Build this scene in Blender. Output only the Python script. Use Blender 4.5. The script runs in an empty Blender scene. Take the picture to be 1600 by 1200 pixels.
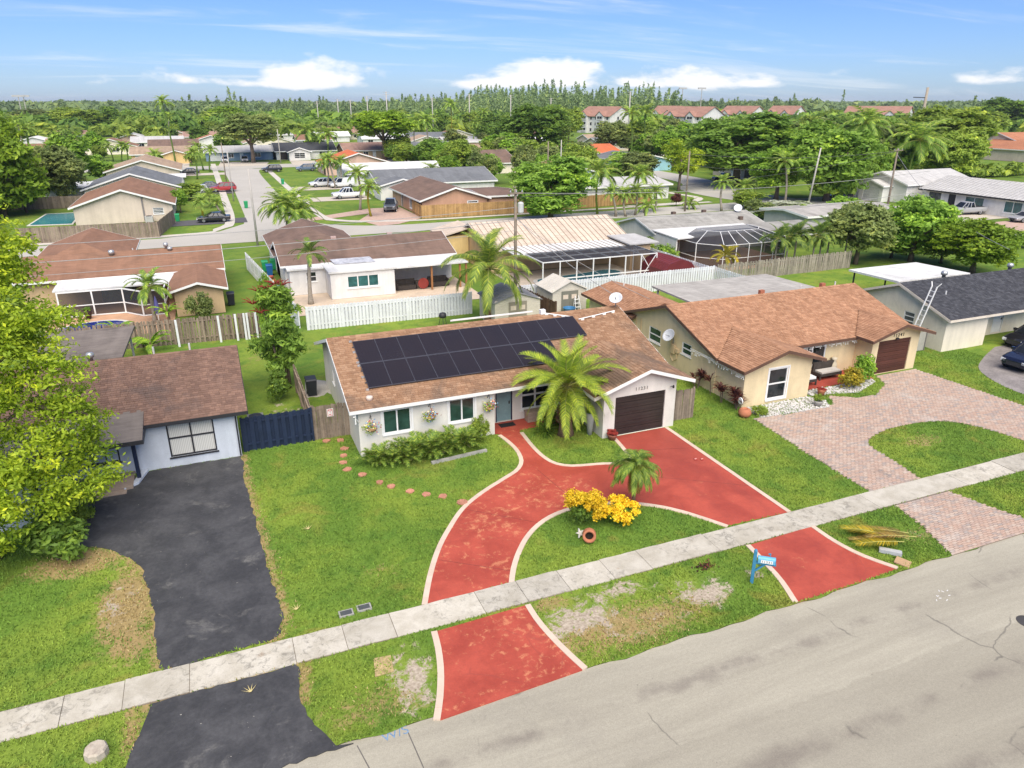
import bpy, math, random
import numpy as np
from mathutils import Vector, Matrix, Euler
R = math.radians
random.seed(7)
scene = bpy.context.scene
C = scene.collection

# ------------------------------------------------------------------ camera
F, HZ, VPX, CH = 1135.0, 159.0, 300.0, 16.0
PIT = math.atan((600 - HZ) / F)
YAW = math.atan((800 - VPX) / (F * math.cos(PIT) + (600 - HZ) * math.sin(PIT)))
cam_d = bpy.data.cameras.new('camera')
cam_d.sensor_width = 36.0
cam_d.lens = F / 1600 * 36
cam_d.clip_end = 9000
cam = bpy.data.objects.new('camera', cam_d)
C.objects.link(cam)
cam.location = (0, 0, CH)
cam.rotation_euler = (math.pi / 2 - PIT, 0, -YAW)
scene.camera = cam

# ------------------------------------------------------------------ sky, sun, exposure
SUN_EL, SUN_AZ = 54.0, 192.0      # azimuth clockwise from +Y
world = bpy.data.worlds.new('World')
scene.world = world
world.use_nodes = True
wn, wl = world.node_tree.nodes, world.node_tree.links
wn.clear()
def N(tree, t, **kw):
    n = tree.nodes.new(t)
    for k, v in kw.items():
        setattr(n, k, v)
    return n
wt = world.node_tree
sky = N(wt, 'ShaderNodeTexSky', sky_type='NISHITA', sun_disc=False)
sky.sun_elevation = R(SUN_EL)
sky.sun_rotation = R(SUN_AZ)
sky.air_density = 1.0
sky.dust_density = 0.25
sky.ozone_density = 3.5
tc = N(wt, 'ShaderNodeTexCoord')
sep = N(wt, 'ShaderNodeSeparateXYZ')
wl.new(tc.outputs['Generated'], sep.inputs[0])
def wmath(op, a, b=None, c=None, clamp=False):
    n = N(wt, 'ShaderNodeMath', operation=op, use_clamp=clamp)
    for i, x in enumerate((a, b, c)):
        if x is None:
            continue
        if isinstance(x, (int, float)):
            n.inputs[i].default_value = x
        else:
            wl.new(x, n.inputs[i])
    return n.outputs[0]
def wmap(x, a, b, c, d, smooth=True):
    n = N(wt, 'ShaderNodeMapRange', interpolation_type='SMOOTHSTEP' if smooth else 'LINEAR')
    wl.new(x, n.inputs[0])
    for i, v in enumerate((a, b, c, d)):
        n.inputs[i + 1].default_value = v
    return n.outputs[0]
zc = wmath('MAXIMUM', sep.outputs[2], 0.0)
# cumulus band low over the horizon: flat bases, billowing tops
comb = N(wt, 'ShaderNodeCombineXYZ')
wl.new(wmath('MULTIPLY', sep.outputs[0], 5.6), comb.inputs[0])
wl.new(wmath('MULTIPLY', sep.outputs[1], 5.6), comb.inputs[1])
wl.new(wmath('MULTIPLY', zc, 15.0), comb.inputs[2])
nz = N(wt, 'ShaderNodeTexNoise')
nz.inputs['Scale'].default_value = 1.0
nz.inputs['Detail'].default_value = 8
nz.inputs['Roughness'].default_value = 0.56
nz.inputs['Distortion'].default_value = 0.15
wl.new(comb.outputs[0], nz.inputs['Vector'])
band = wmath('MULTIPLY', wmap(zc, 0.004, 0.022, 0, 1), wmap(zc, 0.02, 0.10, 1, 0))
cum = wmap(wmath('ADD', nz.outputs[0], wmath('MULTIPLY', wmath('SUBTRACT', band, 1.0), 0.30)), 0.455, 0.555, 0, 1)
# thin cirrus streaks
dv = wmath('ADD', zc, 0.10)
comb2 = N(wt, 'ShaderNodeCombineXYZ')
wl.new(wmath('DIVIDE', sep.outputs[0], dv), comb2.inputs[0])
wl.new(wmath('DIVIDE', sep.outputs[1], dv), comb2.inputs[1])
mp = N(wt, 'ShaderNodeMapping')
mp.inputs['Rotation'].default_value = (0, 0, R(38))
mp.inputs['Scale'].default_value = (0.34, 1.15, 1)
mp.inputs['Location'].default_value = (3.1, 1.7, 0)
wl.new(comb2.outputs[0], mp.inputs[0])
nz2 = N(wt, 'ShaderNodeTexNoise')
nz2.inputs['Scale'].default_value = 1.0
nz2.inputs['Detail'].default_value = 7
nz2.inputs['Roughness'].default_value = 0.62
nz2.inputs['Distortion'].default_value = 0.6
wl.new(mp.outputs[0], nz2.inputs['Vector'])
cir = wmath('MULTIPLY', wmap(nz2.outputs[0], 0.49, 0.78, 0, 1), 0.6)
cloud = wmath('MAXIMUM', cum, cir)
tint = N(wt, 'ShaderNodeMix', data_type='RGBA', blend_type='MULTIPLY')
tint.inputs[0].default_value = 1.0
wl.new(sky.outputs[0], tint.inputs[6])
tint.inputs[7].default_value = (0.60, 0.79, 1.24, 1)
mixc = N(wt, 'ShaderNodeMix', data_type='RGBA')
wl.new(wmath('MULTIPLY', cloud, 0.92), mixc.inputs[0])
wl.new(tint.outputs[2], mixc.inputs[6])
mixc.inputs[7].default_value = (9.8, 9.7, 9.7, 1)
bg = N(wt, 'ShaderNodeBackground')
bg.inputs[1].default_value = 0.075
wl.new(mixc.outputs[2], bg.inputs[0])
wo = N(wt, 'ShaderNodeOutputWorld')
wl.new(bg.outputs[0], wo.inputs[0])

sd = bpy.data.lights.new('sun', 'SUN')
sd.energy = 4.1
sd.angle = R(65)
sd.color = (1.0, 0.925, 0.80)
sun = bpy.data.objects.new('sun', sd)
C.objects.link(sun)
sv = Vector((math.sin(R(SUN_AZ)) * math.cos(R(SUN_EL)), math.cos(R(SUN_AZ)) * math.cos(R(SUN_EL)), math.sin(R(SUN_EL))))
sun.rotation_euler = sv.to_track_quat('Z', 'Y').to_euler()
sun.location = sv * 60

scene.view_settings.view_transform = 'Standard'
scene.view_settings.look = 'None'
scene.view_settings.exposure = 0.65
scene.view_settings.gamma = 1.0
scene.view_settings.use_curve_mapping = False
scene.render.engine = 'CYCLES'
scene.cycles.max_bounces = 8
scene.cycles.diffuse_bounces = 5
scene.cycles.glossy_bounces = 3
scene.cycles.transmission_bounces = 6
scene.cycles.transparent_max_bounces = 6
scene.cycles.caustics_reflective = False
scene.cycles.caustics_refractive = False

# ------------------------------------------------------------------ helpers
def ray(u, v):
    x, y, z = u - 800, -(v - 600), F
    f = z * math.cos(PIT) + y * math.sin(PIT)
    up = y * math.cos(PIT) - z * math.sin(PIT)
    return (x * math.cos(YAW) + f * math.sin(YAW), -x * math.sin(YAW) + f * math.cos(YAW), up)
def G(u, v, z=0.0):
    """point of the horizontal plane at height z that the surveyed mark (u, v) refers to"""
    r = ray(u, v)
    t = (z - CH) / r[2]
    return (r[0] * t, r[1] * t)
def top_height(u, vb, vt):
    g = G(u, vb)
    r = ray(u, vt)
    return CH + r[2] * math.hypot(*g) / math.hypot(r[0], r[1])
def width_at(u, vb, w):
    g = G(u, vb)
    r = ray(u, vb)
    return w * math.hypot(g[0], g[1]) / math.hypot(r[0], r[1])

class MB:
    """collects faces for one mesh"""
    def __init__(s):
        s.v, s.f, s.m, s.t = [], [], [], []
    def add(s, verts, faces, m=0, t=0.5):
        o = len(s.v)
        s.v += [tuple(p) for p in verts]
        for f in faces:
            s.f.append([i + o for i in f])
            s.m.append(m)
            s.t.append(t)
        return s
    def box(s, x0, y0, z0, x1, y1, z1, m=0, t=0.5):
        v = [(x0, y0, z0), (x1, y0, z0), (x1, y1, z0), (x0, y1, z0), (x0, y0, z1), (x1, y0, z1), (x1, y1, z1), (x0, y1, z1)]
        return s.add(v, [(0, 3, 2, 1), (4, 5, 6, 7), (0, 1, 5, 4), (1, 2, 6, 5), (2, 3, 7, 6), (3, 0, 4, 7)], m, t)
    def hexa(s, a, b, m=0, t=0.5):
        """a, b: two quads (lists of 4 points), joined"""
        return s.add(list(a) + list(b), [(3, 2, 1, 0), (4, 5, 6, 7), (0, 1, 5, 4), (1, 2, 6, 5), (2, 3, 7, 6), (3, 0, 4, 7)], m, t)
    def beam(s, p, q, w, h, m=0, t=0.5):
        p, q = Vector(p), Vector(q)
        d = (q - p).normalized()
        up = Vector((0, 0, 1)) if abs(d.z) < 0.95 else Vector((0, 1, 0))
        a = d.cross(up).normalized() * (w / 2)
        b = a.cross(d).normalized() * (h / 2)
        return s.hexa([p - a - b, p + a - b, p + a + b, p - a + b], [q - a - b, q + a - b, q + a + b, q - a + b], m, t)
    def tube(s, pts, rad, n=8, m=0, t=0.5, cap=True):
        pts = [Vector(p) for p in pts]
        if isinstance(rad, (int, float)):
            rad = [rad] * len(pts)
        o = len(s.v)
        for i, p in enumerate(pts):
            d = (pts[min(i + 1, len(pts) - 1)] - pts[max(i - 1, 0)]).normalized()
            up = Vector((0, 0, 1)) if abs(d.z) < 0.9 else Vector((1, 0, 0))
            a = d.cross(up).normalized()
            b = d.cross(a)
            for k in range(n):
                w = 2 * math.pi * k / n
                s.v.append(tuple(p + (a * math.cos(w) + b * math.sin(w)) * rad[i]))
        for i in range(len(pts) - 1):
            for k in range(n):
                s.f.append([o + i * n + k, o + i * n + (k + 1) % n, o + (i + 1) * n + (k + 1) % n, o + (i + 1) * n + k])
                s.m.append(m); s.t.append(t)
        if cap:
            s.f.append([o + k for k in range(n)][::-1]); s.m.append(m); s.t.append(t)
            s.f.append([o + (len(pts) - 1) * n + k for k in range(n)]); s.m.append(m); s.t.append(t)
        return s
    def lathe(s, prof, c=(0, 0, 0), n=14, m=0, t=0.5, axis='z'):
        """prof: list of (radius, height)"""
        o = len(s.v)
        for r, h in prof:
            for k in range(n):
                w = 2 * math.pi * k / n
                x, y, z = r * math.cos(w), r * math.sin(w), h
                if axis == 'x':
                    x, y, z = z, x, y
                elif axis == 'y':
                    x, y, z = y, z, x
                s.v.append((c[0] + x, c[1] + y, c[2] + z))
        for i in range(len(prof) - 1):
            for k in range(n):
                s.f.append([o + i * n + k, o + i * n + (k + 1) % n, o + (i + 1) * n + (k + 1) % n, o + (i + 1) * n + k])
                s.m.append(m); s.t.append(t)
        s.f.append([o + k for k in range(n)][::-1]); s.m.append(m); s.t.append(t)
        s.f.append([o + (len(prof) - 1) * n + k for k in range(n)]); s.m.append(m); s.t.append(t)
        return s
    def prism(s, pts, z0, z1, m=0, t=0.5):
        """pts: 2d outline"""
        a = sum(pts[i][0] * pts[(i + 1) % len(pts)][1] - pts[(i + 1) % len(pts)][0] * pts[i][1] for i in range(len(pts)))
        if a < 0:
            pts = pts[::-1]
        n = len(pts)
        v = [(p[0], p[1], z0) for p in pts] + [(p[0], p[1], z1) for p in pts]
        f = [tuple(range(n, 2 * n)), tuple(range(n))[::-1]]
        f += [(i, (i + 1) % n, n + (i + 1) % n, n + i) for i in range(n)]
        return s.add(v, f, m, t)
    def mesh(s, name, mats, smooth=False):
        me = bpy.data.meshes.new(name)
        me.from_pydata(s.v, [], s.f)
        for x in (mats if isinstance(mats, (list, tuple)) else [mats]):
            me.materials.append(x)
        if s.f:
            me.polygons.foreach_set('material_index', s.m)
            at = me.attributes.new('tint', 'FLOAT', 'FACE')
            at.data.foreach_set('value', s.t)
            if smooth:
                me.polygons.foreach_set('use_smooth', [True] * len(s.f))
        me.update()
        return me
    def build(s, name, mats, parent=None, smooth=False):
        return link(name, s.mesh(name, mats, smooth), parent)

def link(name, me, parent=None):
    """parts are modelled in world coordinates; the offset to an un-rotated root is taken out here"""
    o = bpy.data.objects.new(name, me)
    C.objects.link(o)
    if parent is not None:
        o.parent = parent
        if parent.parent is None:
            o.location = -parent.location
    return o
def child(name, me, parent, loc=(0, 0, 0), rot=(0, 0, 0), scl=(1, 1, 1), mat=None):
    """a part placed in its parent's own space"""
    o = bpy.data.objects.new(name, me)
    C.objects.link(o)
    o.parent = parent
    o.location, o.rotation_euler, o.scale = loc, rot, scl
    if mat is not None:
        for i in range(len(o.material_slots)):
            o.material_slots[i].link = 'OBJECT'
            o.material_slots[i].material = mat
    return o
def tag(o, label=None, cat=None, group=None, kind=None):
    for k, v in (('label', label), ('category', cat), ('group', group), ('kind', kind)):
        if v:
            o[k] = v
    return o
def thing(name, label, cat, loc=(0, 0, 0), rz=0.0, group=None):
    o = bpy.data.objects.new(name, None)
    o.empty_display_size = 0.3
    C.objects.link(o)
    o.location = (loc[0], loc[1], loc[2] if len(loc) > 2 else 0)
    o.rotation_euler = (0, 0, rz)
    return tag(o, label, cat, group)
def solo(name, mb, mats, label, cat, group=None, smooth=False):
    return tag(mb.build(name, mats, None, smooth), label, cat, group)
def struct(name, mb, mats, smooth=False):
    return tag(mb.build(name, mats, None, smooth), kind='structure')
KIDS = {}
def copy_tree(o, parent=None):
    c = o.copy()
    C.objects.link(c)
    if parent is not None:
        c.parent = parent
        c.matrix_parent_inverse = o.matrix_parent_inverse.copy()
    for ch in list(KIDS.get(o.name) or []):
        copy_tree(ch, c)
    return c
def remember(o):
    KIDS[o.name] = list(o.children)
    for ch in o.children:
        KIDS[ch.name] = list(ch.children)
def smoothline(pts, step=0.35, closed=False):
    """Catmull-Rom through 2d points, resampled evenly"""
    P = [Vector(p) for p in pts]
    out = []
    n = len(P)
    for i in range(n - (0 if closed else 1)):
        if closed:
            a, b, c, d = P[(i - 1) % n], P[i], P[(i + 1) % n], P[(i + 2) % n]
        else:
            a, b, c, d = P[max(i - 1, 0)], P[i], P[i + 1], P[min(i + 2, n - 1)]
        for k in range(12):
            t = k / 12
            out.append(0.5 * ((2 * b) + (c - a) * t + (2 * a - 5 * b + 4 * c - d) * t * t + (3 * b - a - 3 * c + d) * t ** 3))
    out.append(P[0] if closed else P[-1])
    L = [0]
    for i in range(1, len(out)):
        L.append(L[-1] + (out[i] - out[i - 1]).length)
    m = max(1, round(L[-1] / step))
    res, j = [], 0
    for k in range(m + 1):
        s = L[-1] * k / m
        while j < len(L) - 2 and L[j + 1] < s:
            j += 1
        t = 0 if L[j + 1] == L[j] else (s - L[j]) / (L[j + 1] - L[j])
        res.append(tuple(out[j].lerp(out[j + 1], t)))
    return res
def text_mesh(s, size, mat, depth=0.004):
    cu = bpy.data.curves.new('lettering', 'FONT')
    cu.body = s
    cu.size = size
    cu.extrude = depth
    cu.align_x = 'CENTER'
    o = bpy.data.objects.new('lettering', cu)
    C.objects.link(o)
    dg = bpy.context.evaluated_depsgraph_get()
    me = bpy.data.meshes.new_from_object(o.evaluated_get(dg))
    bpy.data.objects.remove(o)
    me.materials.clear()
    me.materials.append(mat)
    return me

# ------------------------------------------------------------------ materials
MATS = {}
def srgb(*c):
    return tuple(((x / 255) / 12.92 if x <= 10 else (((x / 255) + 0.055) / 1.055) ** 2.4) for x in c) + (1,)
class NT:
    def __init__(s, name):
        s.mat = bpy.data.materials.new(name)
        s.mat.use_nodes = True
        s.t = s.mat.node_tree
        s.b = s.t.nodes['Principled BSDF']
        s.out = s.t.nodes['Material Output']
    def n(s, t, **kw):
        return N(s.t, t, **kw)
    def l(s, a, b):
        s.t.links.new(a, b)
    def val(s, x, sock):
        if isinstance(x, (int, float)):
            sock.default_value = x
        elif isinstance(x, tuple):
            sock.default_value = x
        else:
            s.l(x, sock)
    def math(s, op, a, b=0.0, clamp=False):
        n = s.n('ShaderNodeMath', operation=op, use_clamp=clamp)
        s.val(a, n.inputs[0]); s.val(b, n.inputs[1])
        return n.outputs[0]
    def rng(s, x, a, b, c, d, smooth=False):
        n = s.n('ShaderNodeMapRange', interpolation_type='SMOOTHSTEP' if smooth else 'LINEAR')
        s.val(x, n.inputs[0])
        for i, v in enumerate((a, b, c, d)):
            n.inputs[i + 1].default_value = v
        return n.outputs[0]
    def mix(s, f, a, b, mode='MIX'):
        n = s.n('ShaderNodeMix', data_type='RGBA', blend_type=mode)
        s.val(f, n.inputs[0]); s.val(a, n.inputs[6]); s.val(b, n.inputs[7])
        return n.outputs[2]
    def pos(s, world=False):
        if world:
            return s.n('ShaderNodeNewGeometry').outputs['Position']
        return s.n('ShaderNodeTexCoord').outputs['Object']
    def noise(s, vec, scale, detail=4, rough=0.55, dist=0.0, scl=None):
        if scl:
            m = s.n('ShaderNodeMapping')
            m.inputs['Scale'].default_value = scl
            s.l(vec, m.inputs[0])
            vec = m.outputs[0]
        n = s.n('ShaderNodeTexNoise')
        n.inputs['Scale'].default_value = scale
        n.inputs['Detail'].default_value = detail
        n.inputs['Roughness'].default_value = rough
        n.inputs['Distortion'].default_value = dist
        s.l(vec, n.inputs['Vector'])
        return n.outputs[0]
    def voro(s, vec, scale, feature='DISTANCE_TO_EDGE'):
        n = s.n('ShaderNodeTexVoronoi', feature=feature)
        n.inputs['Scale'].default_value = scale
        s.l(vec, n.inputs['Vector'])
        return n.outputs[0]
    def attr(s, name):
        return s.n('ShaderNodeAttribute', attribute_name=name).outputs['Fac']
    def scale(s, col, f):
        """multiply a colour by a scalar socket"""
        n = s.n('ShaderNodeVectorMath', operation='SCALE')
        s.val(col if not isinstance(col, tuple) else col[:3], n.inputs[0])
        s.val(f, n.inputs[3])
        return n.outputs[0]
    def bump(s, h, strength=0.3, dist=0.02):
        n = s.n('ShaderNodeBump')
        n.inputs['Strength'].default_value = strength
        n.inputs['Distance'].default_value = dist
        s.l(h, n.inputs['Height'])
        s.l(n.outputs[0], s.b.inputs['Normal'])
    def fin(s, col, rough=0.8, spec=0.3, metal=0.0):
        s.val(col, s.b.inputs['Base Color'])
        s.val(rough, s.b.inputs['Roughness'])
        s.b.inputs['Specular IOR Level'].default_value = spec
        s.b.inputs['Metallic'].default_value = metal
        return s.mat
def M(name, col, rough=0.8, spec=0.3, var=0.12, vs=1.3, fine=0.10, fs=14, bump=0.0, tint=0.0, orand=0.0, metal=0.0, streak=None, dirt=None, dirt_amt=0.0, world=False):
    """paint, concrete, wood, metal...: base colour broken up by two scales of noise"""
    if name in MATS:
        return MATS[name]
    s = NT(name)
    p = s.pos(world)
    a = s.noise(p, vs, 5, 0.6, 0.3)
    b = s.noise(p, fs, 4, 0.65)
    f = s.math('ADD', s.rng(a, 0.25, 0.75, 1 - var, 1 + var), s.rng(b, 0.25, 0.75, -fine, fine))
    if streak:
        c = s.noise(p, streak[0], 4, 0.6, 0, scl=streak[1])
        f = s.math('ADD', f, s.rng(c, 0.3, 0.7, -streak[2], streak[2]))
    if tint:
        f = s.math('ADD', f, s.rng(s.attr('tint'), 0, 1, -tint, tint))
    if orand:
        f = s.math('ADD', f, s.rng(s.n('ShaderNodeObjectInfo').outputs['Random'], 0, 1, -orand, orand))
    c = s.scale(col, f)
    if dirt:
        d = s.noise(p, 0.55, 6, 0.68, 0.4)
        c = s.mix(s.rng(d, 0.46, 0.72, 0, dirt_amt, True), c, dirt)
    if bump:
        s.bump(b, bump, 0.02)
    MATS[name] = s.fin(c, rough, spec, metal)
    return MATS[name]
# ------------------------------------------------------------------ ground materials
def grass_colour(s, p):
    big = s.noise(p, 0.16, 5, 0.6, 0.5)
    mid = s.noise(p, 0.9, 5, 0.62, 0.3)
    fin = s.noise(p, 9, 4, 0.7)
    c = s.mix(s.rng(big, 0.40, 0.60, 0, 1, True), (0.118, 0.200, 0.028, 1), (0.190, 0.260, 0.036, 1))
    c = s.mix(s.rng(mid, 0.45, 0.70, 0, 0.85, True), c, (0.085, 0.165, 0.024, 1))
    c = s.mix(s.rng(s.noise(p, 0.42, 4, 0.6, 0.8), 0.54, 0.70, 0, 0.65, True), c, (0.235, 0.225, 0.045, 1))
    return s.scale(c, s.rng(fin, 0.25, 0.75, 0.72, 1.28)), fin
s = NT('lawn_turf')
p = s.pos(True)
c, fin = grass_colour(s, p)
dry = s.attr('dry'); dirt = s.attr('dirt')
nb = s.noise(p, 2.6, 6, 0.72, 0.2)
dn = s.math('ADD', dry, s.rng(nb, 0.25, 0.75, -0.45, 0.45))
c = s.mix(s.rng(dn, 0.30, 0.78, 0, 0.9, True), c, s.scale(s.mix(nb, (0.25, 0.165, 0.065, 1), (0.40, 0.29, 0.145, 1)), s.rng(s.noise(p, 7, 5, 0.8), 0.25, 0.75, 0.7, 1.3)))
nd = s.noise(p, 1.5, 8, 0.78, 0.4)
dd = s.math('ADD', dirt, s.rng(nd, 0.25, 0.75, -0.95, 0.95))
c = s.mix(s.math('MULTIPLY', s.rng(dd, 0.40, 0.75, 0, 1, True), s.rng(dirt, 0.02, 0.2, 0, 1)), c, s.mix(s.rng(s.noise(p, 11, 4, 0.7), 0.35, 0.7, 0, 1), (0.50, 0.425, 0.325, 1), (0.24, 0.185, 0.135, 1)))
s.bump(fin, 0.5, 0.05)
MATS['lawn'] = s.fin(c, 0.95, 0.15)
s = NT('distant_turf')
p = s.pos(True)
c, fin = grass_colour(s, p)
c = s.mix(s.rng(s.noise(p, 0.02, 4, 0.6), 0.4, 0.65, 0, 0.6, True), c, (0.09, 0.15, 0.025, 1))
MATS['ground'] = s.fin(c, 0.95, 0.15)
s = NT('grass_blade')
c, fin = grass_colour(s, s.pos(True))
c = s.scale(c, s.rng(s.n('ShaderNodeObjectInfo').outputs['Random'], 0, 1, 0.9, 1.42))
MATS['blade'] = s.fin(c, 0.8, 0.2)

def cracks(s, p, scale, width, lo, hi):
    w = s.noise(p, 0.45, 3, 0.5)
    v = s.n('ShaderNodeVectorMath', operation='ADD')
    n3 = s.n('ShaderNodeTexNoise'); n3.inputs['Scale'].default_value = 0.55; n3.inputs['Detail'].default_value = 7
    s.l(p, n3.inputs['Vector'])
    sc = s.n('ShaderNodeVectorMath', operation='SCALE'); sc.inputs[3].default_value = 0.9
    s.l(n3.outputs[1], sc.inputs[0])
    s.l(p, v.inputs[0]); s.l(sc.outputs[0], v.inputs[1])
    e = s.voro(v.outputs[0], scale)
    k = s.rng(e, 0, width, 1, 0)
    return s.math('MULTIPLY', k, s.rng(w, lo, hi, 0, 1, True))
s = NT('worn_road_asphalt')
p = s.pos(True)
st = s.noise(p, 0.5, 6, 0.7, 0.35, scl=(0.16, 1.5, 1))
bl = s.noise(p, 0.23, 6, 0.66, 0.4)
gr = s.noise(p, 26, 4, 0.8)
g2 = s.noise(p, 9, 5, 0.85)
c = s.mix(s.rng(st, 0.32, 0.7, 0, 1, True), (0.315, 0.287, 0.222, 1), (0.40, 0.368, 0.286, 1))
c = s.mix(s.rng(bl, 0.48, 0.75, 0, 0.5, True), c, (0.275, 0.25, 0.20, 1))
sy = s.n('ShaderNodeSeparateXYZ'); s.l(p, sy.inputs[0])
yw = s.math('ADD', sy.outputs[1], s.rng(s.noise(p, 0.9, 5, 0.7), 0.2, 0.8, -0.22, 0.22))
lane = s.rng(yw, 11.72, 11.80, 1, 0)
c = s.mix(s.math('MULTIPLY', lane, 0.4), c, (0.265, 0.24, 0.185, 1))
for y0, w_ in ((10.4, 0.5), (13.6, 0.4), (8.3, 0.5)):
    d_ = s.math('ABSOLUTE', s.math('SUBTRACT', yw, y0))
    k_ = s.math('MULTIPLY', s.rng(d_, 0.0, w_, 1, 0, True), s.rng(s.noise(p, 0.3, 5, 0.7), 0.42, 0.62, 0, 0.6, True))
    c = s.mix(k_, c, (0.17, 0.145, 0.12, 1))
c = s.scale(c, s.rng(gr, 0.25, 0.75, 0.80, 1.20))
c = s.scale(c, s.rng(g2, 0.25, 0.75, 0.86, 1.14))
c = s.mix(s.math('MULTIPLY', cracks(s, p, 0.17, 0.0055, 0.52, 0.58), 0.7), c, (0.11, 0.10, 0.085, 1))
c = s.mix(s.rng(s.noise(p, 5.5, 3, 0.6), 0.73, 0.76, 0, 0.7, True), c, (0.12, 0.105, 0.09, 1))
s.bump(gr, 0.35, 0.012)
MATS['road'] = s.fin(c, 0.9, 0.25)
s = NT('distant_road')
p = s.pos(True)
c = s.mix(s.noise(p, 0.12, 5, 0.6, 0.3), (0.36, 0.335, 0.29, 1), (0.50, 0.47, 0.41, 1))
MATS['road_far'] = s.fin(c, 0.9, 0.2)
s = NT('red_painted_concrete')
p = s.pos(True)
a = s.noise(p, 0.55, 5, 0.6, 0.4)
b = s.noise(p, 3.0, 7, 0.74, 0.35)
g = s.noise(p, 22, 3, 0.7)
c = s.mix(s.rng(a, 0.35, 0.65, 0, 1, True), (0.335, 0.056, 0.034, 1), (0.43, 0.078, 0.048, 1))
wear = s.math('ADD', b, s.rng(s.noise(p, 0.30, 3, 0.5), 0.3, 0.7, -0.12, 0.10))
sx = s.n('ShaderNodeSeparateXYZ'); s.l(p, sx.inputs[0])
wear = s.math('SUBTRACT', wear, s.rng(sx.outputs[0], 12.0, 17.0, 0.0, 0.11, True))
c = s.mix(s.rng(wear, 0.545, 0.66, 0, 0.62, True), c, (0.60, 0.25, 0.12, 1))
garage_y = s.math('ADD', sx.outputs[1], s.rng(s.noise(p, 0.6, 4, 0.6), 0.3, 0.7, -1.6, 1.6))
c = s.mix(s.math('MULTIPLY', s.rng(garage_y, 22.5, 26.5, 0, 0.5, True), s.rng(sx.outputs[0], 15.5, 17.5, 0, 1, True)), c, (0.26, 0.048, 0.034, 1))  # darker red towards the garage, with a noise-broken edge
for x0_ in (18.15, 19.95):
    tr_ = s.rng(s.math('ABSOLUTE', s.math('SUBTRACT', sx.outputs[0], x0_)), 0.05, 0.38, 1, 0, True)
    c = s.mix(s.math('MULTIPLY', tr_, s.rng(s.noise(p, 0.7, 5, 0.7, 0, scl=(1, 0.3, 1)), 0.35, 0.65, 0, 0.5, True)), c, (0.27, 0.05, 0.035, 1))
c = s.scale(c, s.rng(s.noise(p, 5, 5, 0.8), 0.25, 0.75, 0.88, 1.12))
c = s.scale(c, s.rng(g, 0.2, 0.8, 0.90, 1.10))
c = s.mix(s.math('MULTIPLY', cracks(s, p, 0.45, 0.016, 0.5, 0.6), 0.45), c, (0.25, 0.055, 0.04, 1))
s.bump(g, 0.15, 0.01)
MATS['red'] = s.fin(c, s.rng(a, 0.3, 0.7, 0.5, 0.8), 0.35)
s = NT('sealed_black_asphalt')
p = s.pos(True)
a = s.noise(p, 0.8, 6, 0.68, 0.3)
g = s.noise(p, 26, 3, 0.75)
c = s.mix(s.rng(a, 0.35, 0.7, 0, 1, True), (0.042, 0.042, 0.044, 1), (0.076, 0.075, 0.076, 1))
c = s.mix(s.rng(s.noise(p, 0.62, 7, 0.72, 0.6), 0.56, 0.72, 0, 0.55, True), c, (0.20, 0.19, 0.17, 1))
c = s.scale(c, s.rng(s.noise(p, 8, 4, 0.8), 0.25, 0.75, 0.75, 1.25))
c = s.mix(s.rng(s.noise(p, 7, 3, 0.6), 0.735, 0.76, 0, 0.8), c, (0.38, 0.36, 0.30, 1))
s.bump(g, 0.4, 0.012)
MATS['black_asphalt'] = s.fin(c, 0.75, 0.35)
s = NT('aged_sidewalk_concrete')
p = s.pos(True)
a = s.noise(p, 1.1, 6, 0.7, 0.4)
g = s.noise(p, 24, 3, 0.7)
c = s.mix(s.rng(a, 0.3, 0.7, 0, 1, True), (0.41, 0.372, 0.295, 1), (0.545, 0.505, 0.42, 1))
c = s.scale(c, s.rng(s.n('ShaderNodeObjectInfo').outputs['Random'], 0, 1, 0.86, 1.08))
w = s.noise(p, 3.4, 7, 0.78, 0.9)
msk = s.rng(s.noise(p, 0.33, 3, 0.6), 0.40, 0.55, 0, 1, True)
c = s.mix(s.math('MULTIPLY', s.rng(w, 0.50, 0.62, 0, 0.66, True), msk), c, (0.19, 0.175, 0.145, 1))
c = s.mix(s.rng(s.noise(p, 0.8, 5, 0.7, 0.2), 0.64, 0.74, 0, 0.45, True), c, (0.30, 0.20, 0.12, 1))
c = s.scale(c, s.rng(g, 0.2, 0.8, 0.9, 1.1))
s.bump(g, 0.25, 0.01)
MATS['sidewalk'] = s.fin(c, 0.9, 0.2)
M('border', (0.60, 0.475, 0.37, 1), 0.85, 0.25, 0.08, 0.9, 0.05, 16, 0.1, tint=0.0, orand=0.05, dirt=(0.40, 0.33, 0.26, 1), dirt_amt=0.25)
s = NT('clay_pavers')
p = s.pos(True)
t = s.attr('tint')
o = s.n('ShaderNodeObjectInfo').outputs['Random']
t2 = s.math('FRACT', s.math('ADD', t, s.math('MULTIPLY', o, 7.31)))
c = s.mix(s.rng(t2, 0.0, 0.45, 0, 1), (0.34, 0.29, 0.255, 1), (0.45, 0.31, 0.235, 1))
c = s.mix(s.rng(t2, 0.5, 1.0, 0, 1), c, (0.49, 0.385, 0.305, 1))
c = s.mix(s.rng(s.noise(p, 0.6, 5, 0.6, 0.3), 0.5, 0.75, 0, 0.6, True), c, (0.52, 0.47, 0.41, 1))
c = s.mix(s.rng(s.noise(p, 0.5, 6, 0.7, 0.4), 0.60, 0.72, 0, 0.55, True), c, (0.17, 0.14, 0.12, 1))
c = s.scale(c, s.rng(s.noise(p, 18, 3, 0.7), 0.2, 0.8, 0.88, 1.12))
MATS['paver'] = s.fin(c, 0.85, 0.25)
M('joint_sand', (0.20, 0.165, 0.13, 1), 0.95, 0.1)
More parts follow.
